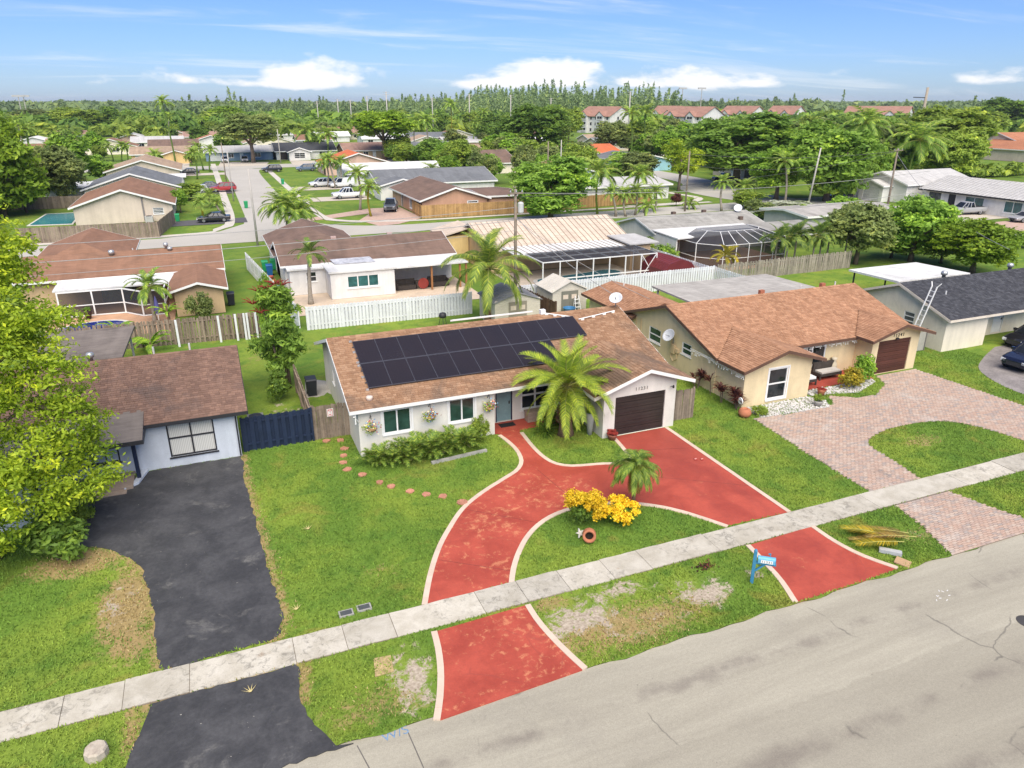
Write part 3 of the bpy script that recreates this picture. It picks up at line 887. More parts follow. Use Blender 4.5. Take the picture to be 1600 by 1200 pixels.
def plane_z(vol, x, y):
    """height of the roof top over (x, y) for a gable volume"""
    p = vol['pitch']
    if vol['axis'] == 'x':
        return vol['zr'] - abs(y - vol['rc']) * p
    return vol['zr'] - abs(x - vol['rc']) * p
def house(name, label, cat, vols, wall, roofm, fascia, shingles=None, group=None, fas_h=0.17):
    """vols: list of dicts x0 x1 y0 y1 wz pitch axis oh (eave overhang) og (gable overhang) feats {face: [...]}, flat=True for flat roofs"""
    v0 = vols[0]
    root = thing(name, label, cat, (v0['x0'], v0['y0'], 0), 0, group)
    wmb = MB()
    for v in vols:
        x0, x1, y0, y1, wz = v['x0'], v['x1'], v['y0'], v['y1'], v['wz']
        ft = v.get('feats', {})
        faces = v.get('faces', 'SNEW')
        for fc, plane, a0, a1 in (('S', y0, x0, x1), ('N', y1, x0, x1), ('W', x0, y0, y1), ('E', x1, y0, y1)):
            if fc not in faces:
                continue
            fl = ft.get(fc, [])
            wall_face(wmb, fc, plane, a0, a1, 0.0, wz, [f for f in fl if f[4] != 'none'])
            for f in fl:
                feature(root, fc, plane, f)
        if v.get('flat'):
            oh = v.get('oh', 0.3)
            t = v.get('tilt', 0.0)
            a = [(x0 - oh, y0 - oh, wz + 0.02), (x1 + oh, y0 - oh, wz + 0.02), (x1 + oh, y1 + oh, wz + 0.02 + t), (x0 - oh, y1 + oh, wz + 0.02 + t)]
            b = [(p[0], p[1], p[2] + 0.14) for p in a]
            MB().hexa(a, b).build('roof', v.get('roofm', roofm), root)
            continue
        p, oh, og = v['pitch'], v.get('oh', 0.4), v.get('og', 0.35)
        ax = v['axis']
        base = wz + 0.10
        if ax == 'x':
            rc = v.get('rc', (y0 + y1) / 2); hw0, hw1 = rc - y0, y1 - rc
        else:
            rc = v.get('rc', (x0 + x1) / 2); hw0, hw1 = rc - x0, x1 - rc
        zr = base + hw0 * p
        v['zr'], v['rc'] = zr, rc
        e0, e1 = hw0 + oh, hw1 + oh
        lo, hi = (x0, x1) if ax == 'x' else (y0, y1)
        lo2, hi2 = lo - v.get('og0', og), hi + v.get('og1', og)
        def T(a, c, z):
            return (a, c, z) if ax == 'x' else (c, a, z)
        # gable triangles of the wall
        zw0, zw1 = zr - 0.10, 0
        hip_ = v.get('hip')
        ends = (('W', lo), ('E', hi)) if ax == 'x' else (('S', lo), ('N', hi))
        for fc, a in ends:
            if fc in faces and not (hip_ and a == lo):
                s0, s1 = (y0, y1) if ax == 'x' else (x0, x1)
                zb1 = zr - 0.10 - hw1 * p
                wmb.add([T(a, s0, wz), T(a, s1, wz), T(a, s1, max(zb1, wz)), T(a, rc, zr - 0.10)], [(0, 1, 2, 3)])
        rmb = MB(); th = 0.09
        hip = e0 if v.get('hip') else 0.0
        hv = v.get('hv', hi2)
        if hip:
            rmb.add([T(lo2 + hip, rc, zr), T(lo2, rc - e0, zr - e0 * p), T(lo2, rc + e1, zr - e1 * p)], [(0, 1, 2)])
        for sgn, e in ((-1, e0), (1, e1)):
            ze = zr - e * p
            top = [T(lo2 + hip, rc, zr), T(hi2, rc, zr), T(hv, rc + sgn * e, ze), T(lo2, rc + sgn * e, ze)]
            bot = [(q[0], q[1], q[2] - th) for q in top]
            if (sgn < 0) == (ax == 'x'):
                top, bot = top[::-1], bot[::-1]
            rmb.hexa(bot, top)
        roof = rmb.build('roof', v.get('roofm', roofm), root)
        fmb = MB()
        for sgn, e in ((-1, e0), (1, e1)):
            ze = zr - e * p
            c = rc + sgn * (e + 0.016)
            fmb.beam(T(lo2 - 0.03, c, ze - fas_h / 2 + 0.005), T(hv + (0.03 if hv == hi2 else 0.0), c, ze - fas_h / 2 + 0.005), 0.032, fas_h)
            for a in ((hi2 + 0.016,) if hip else (lo2 - 0.016,) if hv != hi2 else (lo2 - 0.016, hi2 + 0.016)):
                A, B = Vector(T(a, rc, zr)), Vector(T(a, rc + sgn * e, ze))
                hh = Vector((0, 0, fas_h))
                w = Vector(T(0.016, 0, 0))
                up = Vector((0, 0, 0.006))
                q1 = [A - hh - w, B - hh - w, B + up - w, A + up - w]
                q2 = [A - hh + w, B - hh + w, B + up + w, A + up + w]
                fmb.hexa(q1, q2)
        fmb.build('fascia', v.get('fascia', fascia), roof)
        # soffit return
        if shingles and v.get('shingled', True):
            smb = MB(); rng = random.Random(int(abs(x0 * 100 + y0 * 7)))
            sides = v.get('sides', (-1, 1))
            cosp = 1 / math.sqrt(1 + p * p)
            for sgn, e in ((-1, e0), (1, e1)):
                if sgn not in sides:
                    continue
                Ls = e / cosp
                exp = v.get('exp', 0.165)
                nrow = int(Ls / exp) + 1
                for r_ in range(nrow):
                    s0 = r_ * exp - 0.02; s1 = min(s0 + exp * 1.12, Ls + 0.02)
                    a = lo2 - rng.uniform(0, 0.3)
                    rowt = rng.uniform(-0.08, 0.08)
                    hr = hv + (hi2 - hv) * min(1, max(0, (s0 + s1) / 2 / Ls))
                    while a < hr:
                        wd = rng.choice((0.16, 0.22, 0.28, 0.32))
                        b0, b1 = max(a, lo2 - 0.01), min(a + wd - 0.012, hr + 0.01)
                        a += wd
                        if b1 - b0 < 0.03:
                            continue
                        def sp(aa, ss, h):
                            hor = e - ss * cosp; z = zr - e * p + ss * p * cosp
                            return T(aa, rc + sgn * hor, z + h)
                        h0 = 0.026 + rng.uniform(0, 0.012)
                        P = [sp(b0, s0, 0.002), sp(b1, s0, 0.002), sp(b0, s0, h0), sp(b1, s0, h0), sp(b1, s1, 0.010), sp(b0, s1, 0.010)]
                        smb.add(P, [(0, 1, 3, 2), (2, 3, 4, 5), (0, 2, 5), (1, 4, 3)], 0, min(1, max(0, rng.random() + rowt)))
            # ridge caps
            a = lo2
            while a < hi2:
                b = min(a + 0.3, hi2)
                c = 0.14
                zc_ = zr + 0.035
                smb.add([T(a, rc - c, zr - c * p + 0.03), T(a, rc, zc_ + 0.012), T(a, rc + c, zr - c * p + 0.03), T(b, rc - c, zr - c * p + 0.02), T(b, rc, zc_), T(b, rc + c, zr - c * p + 0.02)], [(0, 1, 4, 3), (1, 2, 5, 4), (0, 2, 1)], 0, rng.random())
                a = b
            tag(smb.build('shingles', shingles, roof), kind='stuff')
    wmb.build('wall', wall, root)
    return root
def win(a0, a1, z0, z1, **k):
    return (a0, a1, z0, z1, 'window', k)
def vent(root, x, y, z, r=0.16, h=0.3, mat=None):
    MB().lathe([(r * 0.6, -0.15), (r * 0.6, h * 0.45), (r, h * 0.45), (r * 1.05, h * 0.8), (r * 0.75, h), (0.02, h * 1.05)], (x, y, z), 12).build('roof_vent', mat or M('galvanised', (0.5, 0.5, 0.49, 1), 0.4, 0.5, metal=0.6), root, True)
def stack(root, x, y, z, h=0.35):
    MB().lathe([(0.05, -0.15), (0.05, h)], (x, y, z), 8).build('vent_pipe', M('vent_white', (0.6, 0.59, 0.56, 1), 0.6), root)

# ------------------------------------------------------------------ the solar house (middle of the picture)
teal_door = M('sage_teal_door_paint', (0.21, 0.33, 0.34, 1), 0.5, 0.4)
main_v = dict(x0=5.2, x1=21.75, y0=31.8, y1=42.4, wz=2.62, pitch=0.333, axis='x', oh=0.36, og=0.42, rc=37.1, faces='NEW', sides=(-1,),
              feats={'W': [win(38.6, 39.2, 1.3, 2.0, grid=(1, 1))]})
main_w = dict(x0=16.95, x1=21.2, y0=29.2, y1=34.0, wz=2.70, pitch=0.333, axis='y', oh=0.78, og=0.45, rc=19.3, faces='SEW', og1=0.45, hv=31.35,
              feats={'S': [(17.62, 20.56, 0.03, 2.16, 'garage', dict(n=6, mat=lap))]})
SOLAR = house('bungalow', 'off white bungalow with black solar panels and tan shingle roof', 'house', [main_v, main_w], WM['offwhite'], SH['tan'], white_trim, SH['tan'])
mb = MB()
wall_face(mb, 'S', 31.8, 5.2, 12.1, 0, 2.62, [(6.36, 7.76, 1.0, 2.25), (9.68, 11.03, 1.03, 2.28)])
feature(SOLAR, 'S', 31.8, win(6.36, 7.76, 1.0, 2.25, glass='green', bar=0.07, surround=True))
feature(SOLAR, 'S', 31.8, win(9.68, 11.03, 1.03, 2.28, glass='green', bar=0.07, surround=True))
wall_face(mb, 'E', 12.1, 31.8, 33.0, 0, 2.62, [])
wall_face(mb, 'S', 33.0, 12.1, 17.0, 0, 2.62, [(12.62, 13.56, 0.08, 2.1), (14.05, 16.6, 0.55, 2.2)])
feature(SOLAR, 'S', 33.0, (12.62, 13.56, 0.08, 2.1, 'door', dict(mat=teal_door, frame=M('navy_frame', (0.02, 0.025, 0.05, 1), 0.5), panels=1)))
feature(SOLAR, 'S', 33.0, win(14.05, 16.6, 0.55, 2.2, grid=(3, 2), bar=0.10))
mb.build('front_wall', WM['offwhite'], SOLAR)
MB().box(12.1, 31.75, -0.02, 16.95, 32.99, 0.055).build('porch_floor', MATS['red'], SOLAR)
mb = MB().beam((4.95, 31.42, 2.32), (5.2, 31.78, 1.85), 0.05, 0.05).beam((5.02, 31.5, 2.42), (5.02, 31.5, 1.9), 0.05, 0.05)
mb.build('eave_bracket', white_trim, SOLAR)
zr = main_v['zr']
def main_z(y):
    return zr - abs(y - 37.1) * 0.333
MB().lathe([(0.02, 0.16), (0.14, 0.15), (0.17, 0.09), (0.15, 0.0), (0.10, -0.1)][::-1], (5.85, 32.05, main_z(32.05) + 0.05), 12).build('roof_vent', M('vent_cream', (0.62, 0.5, 0.42, 1), 0.6), SOLAR, True)
# house number, lamp and camera at the garage
for i, ch in enumerate('11231'):
    child('house_number', text_mesh(ch, 0.25, M('number_bronze', (0.22, 0.20, 0.17, 1), 0.5), 0.012), SOLAR, (18.78 + i * 0.16 - 5.2, 29.183 - 31.8, 2.38), (math.pi / 2, 0, 0))
MB().beam((20.86, 29.2, 2.3), (20.86, 29.0, 2.38), 0.03, 0.03).lathe([(0.02, 2.28), (0.055, 2.30), (0.055, 2.42), (0.02, 2.45)], (20.86, 28.97, 0), 8).build('security_camera', black_trim, SOLAR)
# conduit with standoffs on the roof
mb = MB()
for (a, b) in (((19.0, 36.1), (21.6, 36.5)), ((17.2, 37.05), (18.7, 36.4))):
    z0_, z1_ = main_z(a[1]) + 0.1, main_z(b[1]) + 0.1
    mb.tube([(a[0], a[1], z0_), (b[0], b[1], z1_)], 0.03, 6)
    for t in (0.1, 0.4, 0.7, 0.95):
        x, y = a[0] + (b[0] - a[0]) * t, a[1] + (b[1] - a[1]) * t
        mb.box(x - 0.1, y - 0.05, main_z(y) + 0.0, x + 0.1, y + 0.05, main_z(y) + 0.09)
mb.box(17.0, 36.98, zr + 0.02, 17.3, 37.25, zr + 0.28)
mb.build('conduit', white_trim, SOLAR)
# white ladder lying on the rear slope, its top edge seen above the ridge
lad = thing('ladder', 'white ladder lying along the solar house roof behind the ridge', 'ladder', (12, 38.3, 4.3))
for y in (38.2, 38.55):
    MB().beam((12.0, y, main_z(y) + 0.27), (17.0, y, main_z(y) + 0.27), 0.06, 0.08).build('rail', white_trim, lad)
for k in range(14):
    MB().beam((12.2 + k * 0.35, 38.2, main_z(38.2) + 0.27), (12.2 + k * 0.35, 38.55, main_z(38.55) + 0.27), 0.04, 0.04).build('rung', white_trim, lad)

# solar array
s = NT('solar_cell_glass')
p = s.pos(True)
c = s.mix(s.noise(p, 0.35, 4, 0.6, 0.3), (0.012, 0.012, 0.016, 1), (0.030, 0.021, 0.020, 1))
br = s.n('ShaderNodeTexBrick'); br.offset = 0.0
br.inputs['Scale'].default_value = 6.0; br.inputs['Mortar Size'].default_value = 0.012; br.inputs['Color1'].default_value = (1, 1, 1, 1); br.inputs['Color2'].default_value = (1, 1, 1, 1); br.inputs['Mortar'].default_value = (1.5, 1.5, 1.6, 1)
br.inputs['Brick Width'].default_value = 1.0; br.inputs['Row Height'].default_value = 1.0
s.l(p, br.inputs['Vector'])
c = s.mix(1.0, c, br.outputs[0], 'MULTIPLY')
cell = s.fin(c, s.rng(s.noise(p, 0.5, 3, 0.5), 0.3, 0.7, 0.16, 0.30), 0.5)
sol = thing('solar_array', 'two rows of black solar panels bolted to the tan shingle roof', 'solar panels', (6, 32.7, 3.0))
pm = Matrix.Rotation(math.atan(0.333), 4, 'X')
pw, pl = 1.163, 1.94
fr_mat = M('panel_frame', (0.075, 0.076, 0.09, 1), 0.4, 0.5)
pmesh = MB().box(0.012, 0.012, 0.0, pw - 0.012, pl - 0.012, 0.035).mesh('solar_panel', cell)
fmb = MB()
for b in ((0.004, 0.002, pw - 0.004, 0.028), (0.004, pl - 0.028, pw - 0.004, pl - 0.002), (0.004, 0.028, 0.016, pl - 0.028), (pw - 0.016, 0.028, pw - 0.004, pl - 0.028)):
    fmb.box(b[0], b[1], -0.004, b[2], b[3], 0.043)
fmesh = fmb.mesh('panel_frame', fr_mat)
for row in range(2):
    for col in range(11 if row else 9):
        y = 32.72 + row * (pl + 0.02) * math.cos(math.atan(0.333)) + 0.0
        x = 5.97 + col * pw
        o = child('solar_panel', pmesh, sol, (x - 6, y - 32.7, main_z(y) + 0.10 - 3.0), (math.atan(0.333), 0, 0))
        child('panel_frame', fmesh, o)
for y in (32.66, 33.6, 34.5, 34.75, 35.6, 36.5):
    MB().box(5.83, y, main_z(y) + 0.03, 5.97, y + 0.05, main_z(y) + 0.13).build('mounting_clip', M('bright_alloy', (0.7, 0.7, 0.7, 1), 0.35, 0.5, metal=0.7), sol)
for y in (33.2, 34.1, 35.15, 36.05):
    MB().box(5.9, y, main_z(y) + 0.02, 18.7 if y > 34.6 else 16.4, y + 0.04, main_z(y) + 0.09).build('rail', fr_mat, sol)

# ------------------------------------------------------------------ left house (white, plum roof)
navy = M('navy_paint', (0.012, 0.022, 0.055, 1), 0.5, 0.4)
lh = dict(x0=-13.5, x1=-0.1, y0=34.15, y1=43.6, wz=2.5, pitch=0.32, axis='x', oh=0.42, og=0.5, sides=(-1,), rc=38.9, fascia=black_trim,
          feats={'S': [win(-3.18, -1.15, 0.52, 2.38, glass='blinds', frame=black_trim, grid=(2, 2), bar=0.07)]})
LEFT = house('white_house', 'white house with weathered plum roof beside the black driveway', 'house', [lh], WM['bluewhite'], SH['plum'], black_trim, SH['plum'])
# porch with low slung roof
mb = MB()
wall_face(mb, 'S', 34.12, -13.4, -4.4, 0, 2.5, [(-6.9, -5.25, 0.75, 2.2)])
mb.build('porch_wall', WM['bluewhite'], LEFT)
feature(LEFT, 'S', 34.12, win(-6.9, -5.25, 0.75, 2.2, glass='dark', frame=black_trim, grid=(3, 1)))
a = [(-12.5, 32.3, 2.26), (-4.0, 32.3, 2.26), (-4.0, 34.9, 2.72), (-12.5, 34.9, 2.72)]
MB().hexa(a, [(p[0], p[1], p[2] + 0.12) for p in a]).build('porch_roof', FR['olddeck'], LEFT)
MB().box(-12.5, 32.262, 2.2, -3.96, 32.298, 2.39).build('gutter', black_trim, LEFT)
MB().box(-3.998, 32.3, 2.2, -3.96, 34.7, 2.39).build('gutter', black_trim, LEFT)
MB().box(-4.62, 33.3, 0.1, -4.46, 33.46, 2.3).build('post', navy, LEFT)
MB().box(-8.6, 32.55, -0.02, -4.75, 34.11, 0.16).box(-8.6, 32.15, -0.02, -5.0, 32.545, 0.07).build('porch_step', M('porch_concrete', (0.36, 0.28, 0.22, 1), 0.9, 0.2, 0.2, 1.5), LEFT)
MB().prism([(-4.5, 34.1), (-4.2, 34.1), (-4.55, 32.9), (-5.1, 32.5), (-5.1, 32.7), (-4.75, 33.1)], -0.02, 0.14).build('kerb', WM['bluewhite'], LEFT)
MB().tube([(-0.3, 34.0, 2.42), (-0.16, 34.02, 2.3), (-0.16, 34.02, 0.1)], 0.04, 6).build('downspout', black_trim, LEFT)
mb = MB()
wall_face(mb, 'S', 30.7, -13.5, -8.15, 0, 2.3, []); wall_face(mb, 'E', -8.15, 30.7, 34.1, 0, 2.3, [(31.2, 32.1, 0.05, 2.0)])
mb.build('garage_wall', WM['bluewhite'], LEFT)
feature(LEFT, 'E', -8.15, (31.2, 32.1, 0.05, 2.0, 'door', dict(mat=navy, frame=navy)))
a = [(-13.6, 30.3, 2.32), (-7.8, 30.3, 2.32), (-7.8, 34.0, 2.6), (-13.6, 34.0, 2.6)]
MB().hexa(a, [(p[0], p[1], p[2] + 0.12) for p in a]).build('garage_roof', FR['olddeck'], LEFT)
a = [(-10.4, 44.0, 2.5), (-5.6, 44.0, 2.5), (-5.4, 50.8, 2.45), (-10.4, 50.8, 2.45)]
MB().hexa(a, [(p[0], p[1], p[2] + 0.14) for p in a]).build('patio_roof', FR['olddeck'], LEFT)
for x in (-10.0, -5.8):
    MB().box(x, 50.4, 0, x + 0.12, 50.52, 2.46).build('patio_post', WM['grey'], LEFT)
zl = lh['zr']
vent(LEFT, -6.4, 39.4, zl - 0.1, 0.18, 0.42); stack(LEFT, -3.6, 39.8, zl - 0.25, 0.4); stack(LEFT, -1.9, 40.1, zl - 0.3, 0.35)

# ------------------------------------------------------------------ right house (cream, terracotta roof)
rh = dict(x0=26.0, x1=40.6, y0=32.2, y1=41.8, wz=2.5, pitch=0.33, axis='x', oh=0.55, og=0.45, rc=37.0, sides=(-1,),
          feats={'W': [win(37.95, 39.35, 1.25, 2.2, glass='green', grid=(1, 2), frame=white_trim), win(34.6, 35.6, 1.45, 2.2, glass='green', grid=(1, 2))],
                 'S': [win(32.2, 34.3, 0.7, 2.1, grid=(2, 1), bar=0.08)]})
rw = dict(x0=26.05, x1=30.75, y0=29.7, y1=34.5, wz=2.45, pitch=0.30, axis='y', oh=0.5, og=0.5, rc=28.45, faces='SEW', og1=-0.5, hv=31.45,
          feats={'S': [win(27.72, 29.08, 0.25, 2.1, grid=(1, 2), bar=0.08, surround=True)]})
rg = dict(x0=36.7, x1=40.62, y0=30.9, y1=34.5, wz=2.6, pitch=0.30, axis='y', oh=0.65, og=0.55, rc=38.66, faces='SEW', og1=-0.4, hv=31.7,
          feats={'S': [(37.2, 39.9, 0.03, 2.2, 'garage', dict(n=8, mat=lap_red))]})
rb = dict(x0=26.05, x1=30.2, y0=41.5, y1=47.8, wz=2.35, pitch=0.28, axis='y', oh=0.45, og=0.5, rc=28.2, faces='NEW', sides=(-1, 1))
CREAM = house('cream_house', 'cream house with terracotta shingle roof and front bay beside brick pavers', 'house', [rh, rw, rg, rb], WM['cream'], SH['orange'], brown_trim, SH['orange'])
def rz_(y):
    return rh['zr'] - abs(y - 37.0) * 0.33
for i, ch in enumerate('11241'):
    child('house_number', text_mesh(ch, 0.3, M('number_black', (0.03, 0.025, 0.02, 1), 0.5), 0.012), CREAM, (38.35 + i * 0.2 - 26.0, 30.885 - 32.2, 2.36), (math.pi / 2, 0, 0))
MB().lathe([(0.03, 0), (0.1, 0.03), (0.1, 0.1), (0.03, 0.14)], (38.6, 30.8, 2.2), 10).build('wall_lamp', black_trim, CREAM)
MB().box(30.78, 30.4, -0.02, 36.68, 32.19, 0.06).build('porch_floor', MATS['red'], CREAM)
a = [(31.2, 42.0, 2.45), (42.9, 42.0, 2.45), (42.6, 47.6, 2.4), (31.4, 47.6, 2.4)]
MB().hexa(a, [(p[0], p[1], p[2] + 0.13) for p in a]).build('patio_roof', FR['deck'], CREAM)
for x in (31.6, 36.5, 41.9):
    MB().box(x, 47.0, 0, x + 0.12, 47.12, 2.41).build('patio_post', white_trim, CREAM)
for x, y in ((33.5, 37.7), (38.9, 37.8)):
    MB().box(x, y, rz_(y) - 0.05, x + 0.34, y + 0.25, rz_(y) + 0.26).build('roof_vent', M('terracotta_vent', (0.38, 0.14, 0.08, 1), 0.8), CREAM)
stack(CREAM, 37.0, 37.8, rz_(37.8), 0.35); stack(CREAM, 40.2, 37.9, rz_(37.9), 0.3); stack(CREAM, 28.2, 46.5, rb['zr'] - 0.05, 0.3)
MB().tube([(31.1, 30.2, 2.46), (31.1, 31.3, 2.4)], 0.06, 6).build('gutter', white_trim, CREAM)
MB().tube([(36.2, 31.6, 2.5), (36.2, 30.6, 2.36)], 0.06, 6).build('gutter', white_trim, CREAM)
# pipes, meter box and pull tabs on the side wall
mb = MB()
mb.tube([(25.93, 36.6, 2.3), (25.93, 36.6, 0.9), (25.9, 36.3, 0.7), (25.93, 36.0, 0.9), (25.93, 36.0, 1.5)], 0.035, 6)
mb.box(25.84, 36.2, 1.2, 25.995, 36.55, 1.75).box(25.86, 35.8, 1.35, 25.995, 36.1, 1.6)
for y in (40.3, 40.9, 41.4):
    mb.box(25.94, y, 0.4, 25.995, y + 0.07, 2.4)
mb.build('meter_and_pipes', M('cream_pipe', (0.58, 0.44, 0.26, 1), 0.8), CREAM)
# icicle light strings under the eaves
def icicles(pts, host):
    mb = MB(); rg_ = random.Random(5)
    for (p, q) in pts:
        p, q = Vector(p), Vector(q)
        L = (q - p).length
        mb.beam(p, q, 0.018, 0.018)
        n = int(L / 0.09)
        for i in range(n):
            c = p.lerp(q, (i + 0.5) / n)
            h = rg_.choice((0.09, 0.18, 0.28))
            mb.beam(c, c - Vector((0, 0, h)), 0.016, 0.016)
            mb.box(c.x - 0.018, c.y - 0.018, c.z - h - 0.03, c.x + 0.018, c.y + 0.018, c.z - h)
    return mb
z_l = rw['zr'] - (28.45 - 25.58) * 0.30 - 0.17
ic = icicles([((25.6, 29.25, z_l), (25.6, 34.2, z_l)), ((31.2, 31.66, 2.34), (36.2, 31.66, 2.34)), ((36.75, 31.3, 2.36), (36.75, 30.9, 2.36))], CREAM)
solo('icicle_lights', ic, M('white_light_string', (0.78, 0.78, 0.76, 1), 0.5), 'white icicle light string hanging under the cream house eaves', 'light string')

# ------------------------------------------------------------------ far right house (slate roof)
gh = dict(x0=45.1, x1=66, y0=32.5, y1=40.3, wz=2.5, pitch=0.36, axis='x', oh=0.5, og=0.4, rc=36.4, sides=(-1,), faces='NEW',
          feats={'W': [win(35.0, 35.9, 1.1, 2.1, grid=(1, 3), glass='grey'), win(38.6, 39.4, 1.5, 2.2, grid=(1, 2), glass='grey')]})
SLATE = house('slate_roof_house', 'cream house with dark slate shingle roof at the right edge', 'house', [gh], WM['cream2'], SH['slate'], peach_trim, SH['slate'])
mb = MB()
wall_face(mb, 'S', 32.5, 45.1, 49.2, 0, 2.5, []); wall_face(mb, 'E', 49.2, 32.5, 34.0, 0, 2.5, []); wall_face(mb, 'S', 34.0, 49.2, 66, 0, 2.5, [(50.0, 51.3, 0.6, 2.1), (52.0, 53.1, 0.1, 2.15), (57, 60, 0.1, 2.1)])
mb.build('front_wall', WM['cream2'], SLATE)
feature(SLATE, 'S', 34.0, win(50.0, 51.3, 0.6, 2.1, grid=(2, 3), glass='grey')); feature(SLATE, 'S', 34.0, (52.0, 53.1, 0.1, 2.15, 'door', {})); feature(SLATE, 'S', 34.0, (57, 60, 0.1, 2.1, 'garage', dict(mat=lap_white)))
MB().box(53.6, 32.5, 0, 53.85, 32.75, 2.5).build('post', tan_trim, SLATE)
MB().lathe([(0.03, 0), (0.08, 0.02), (0.1, 0.18), (0.03, 0.2)], (49.35, 33.2, 2.1), 8).build('wall_lamp', black_trim, SLATE)
a = [(50.1, 40.9, 2.5), (58.2, 40.9, 2.5), (58.0, 46.0, 2.45), (50.1, 46.0, 2.45)]
MB().hexa(a, [(p[0], p[1], p[2] + 0.16) for p in a]).build('patio_roof', FR['white'], SLATE)
for x in (50.4, 54.2, 57.6):
    MB().box(x, 45.6, 0, x + 0.1, 45.7, 2.46).build('patio_post', black_trim, SLATE)
zg = gh['zr']
vent(SLATE, 49.3, 36.6, zg - 0.05, 0.22, 0.5); vent(SLATE, 56.4, 36.6, zg - 0.05, 0.22, 0.5)
stack(SLATE, 47.2, 34.6, zg - 1.8 * 0.36, 0.25)
# white side door and low grey gates between the two right houses
hg = thing('side_gate', 'white ornate side door with grey panel gates between the cream houses', 'gate', (40.7, 33.2, 0))
mb = MB().box(40.75, 33.2, 0.1, 41.75, 33.27, 2.15); mb.build('door_panel', white_trim, hg)
MB().box(41.05, 33.17, 0.5, 41.12, 33.2, 1.8).box(41.3, 33.17, 0.4, 41.37, 33.2, 1.9).box(41.5, 33.17, 0.6, 41.55, 33.2, 1.7).build('scrollwork', M('pale_blue_metal', (0.35, 0.42, 0.5, 1), 0.5), hg)
for x in (41.85, 43.1):
    MB().box(x, 33.2, 0.05, x + 1.15, 33.26, 1.35).build('panel', M('dull_grey_panel', (0.36, 0.345, 0.30, 1), 0.7), hg)
    MB().box(x + 1.16, 33.17, 0, x + 1.23, 33.29, 1.6).build('post', M('rusty_post', (0.16, 0.15, 0.14, 1), 0.7), hg)
# ------------------------------------------------------------------ far roads and paths
def sheet(name, pts, mat, z):
    return struct(name, MB().add([(p[0], p[1], z) for p in (pts if sum(pts[i][0] * pts[(i + 1) % len(pts)][1] - pts[(i + 1) % len(pts)][0] * pts[i][1] for i in range(len(pts))) > 0 else pts[::-1])], [tuple(range(len(pts)))]), mat)
back = smoothline([(-140, 94.5), (-60, 94.5), (6, 94.8), (40, 95.0), (84, 95.5), (120, 95.5)], 4)
back2 = smoothline([(90, 103), (60, 102.0), (33, 101.0), (24, 101.0), (18, 103.0), (14.0, 107.0), (12.6, 113), (12.5, 150), (12.9, 195), (15.5, 203), (22, 206), (140, 204)], 2)
sheet('road', back + [(120, 103)] + back2 + [(140, 217), (-140, 219), (-140, 209), (-10, 209), (1, 207), (5.0, 201), (5.2, 150), (5.0, 118), (4.4, 110), (1, 104.5), (-6, 101.5), (-60, 101.0), (-140, 101.0)], MATS['road_far'], -0.02)
sheet('road', smoothline([(86, 102.5), (84.5, 112), (86.5, 124), (95, 140), (100, 205)], 2) + smoothline([(108, 205), (103.5, 140), (97, 118), (97, 100), (100, 80), (101, 40)], 2) + [(92, 40), (91, 90)], MATS['road_far'], -0.015)
M('path_far', (0.53, 0.49, 0.42, 1), 0.9, 0.2)
sheet('sidewalk', smoothline([(2.4, 225), (2.4, 150), (2.2, 116), (0.5, 107.5), (-6, 104.0), (-60, 103.2)], 2) + smoothline([(-60, 102.0), (-6, 102.6), (1.2, 106.3), (3.4, 114), (3.6, 150), (3.6, 225)], 2), MATS['path_far'], -0.005)
sheet('sidewalk', smoothline([(14.8, 203), (14.8, 150), (15.0, 115), (17, 107.5), (24, 104.2), (34, 103.4), (80, 104.4)], 2) + smoothline([(80, 105.6), (34, 104.6), (24.5, 105.4), (18, 108.5), (16.1, 116), (16.0, 150), (16.0, 203)], 2), MATS['path_far'], -0.005)
sheet('sidewalk', smoothline([(64, 105), (75, 105.2), (80, 107.5), (82.5, 112), (82, 122), (88, 140)], 2) + smoothline([(86.8, 140.5), (80.7, 122), (81, 112.5), (79, 108.6), (74.5, 106.6), (64, 106.4)], 2), MATS['path_far'], -0.003)
sheet('path', [(140, 140), (230, 116), (230, 118.4), (140, 142.4)], MATS['path_far'], -0.003)
M('drive_far', (0.50, 0.44, 0.36, 1), 0.9, 0.2)
M('drive_brick', (0.47, 0.33, 0.26, 1), 0.9, 0.2, 0.2, 2)
M('drive_dark', (0.10, 0.095, 0.10, 1), 0.9, 0.2)
for a in (((16.1, 131), (27, 131), (27, 137), (16.1, 137)), ((16.1, 149), (27, 149), (27, 156), (16.1, 156)), ((5.2, 232), (18, 226), (16, 214), (4, 214)), ((24, 230), (32, 226), (30, 212), (23, 212)), ((46, 226), (56, 222), (52, 210), (42, 210)), ((-10, 232), (-3, 232), (-3, 216), (-10, 216))):
    sheet('driveway', a, MATS['drive_far'], -0.008)
sheet('driveway', [(12.9, 111.6), (24, 119.0), (29, 119.0), (29.2, 106), (24.5, 101.6), (21.6, 101.0), (20.0, 107), (23, 113.5), (13.5, 109.2)], MATS['drive_brick'], -0.006)
sheet('driveway', [(-5, 111.2), (5.0, 111.4), (5.0, 116.4), (-5, 116.4)], MATS['drive_dark'], -0.006)
sheet('driveway', [(-5, 149.5), (5.0, 149.5), (5.0, 155), (-5, 155)], MATS['drive_dark'], -0.006)
sheet('driveway', [(-6, 190), (5.0, 190), (5.0, 196), (-6, 196)], MATS['drive_far'], -0.006)
sheet('driveway', [(97, 73), (110, 73), (110, 88), (98, 90)], MATS['drive_far'], -0.006)
sheet('driveway', [(89, 64), (108, 64), (108, 71), (96, 71)], MATS['drive_brick'], -0.004)
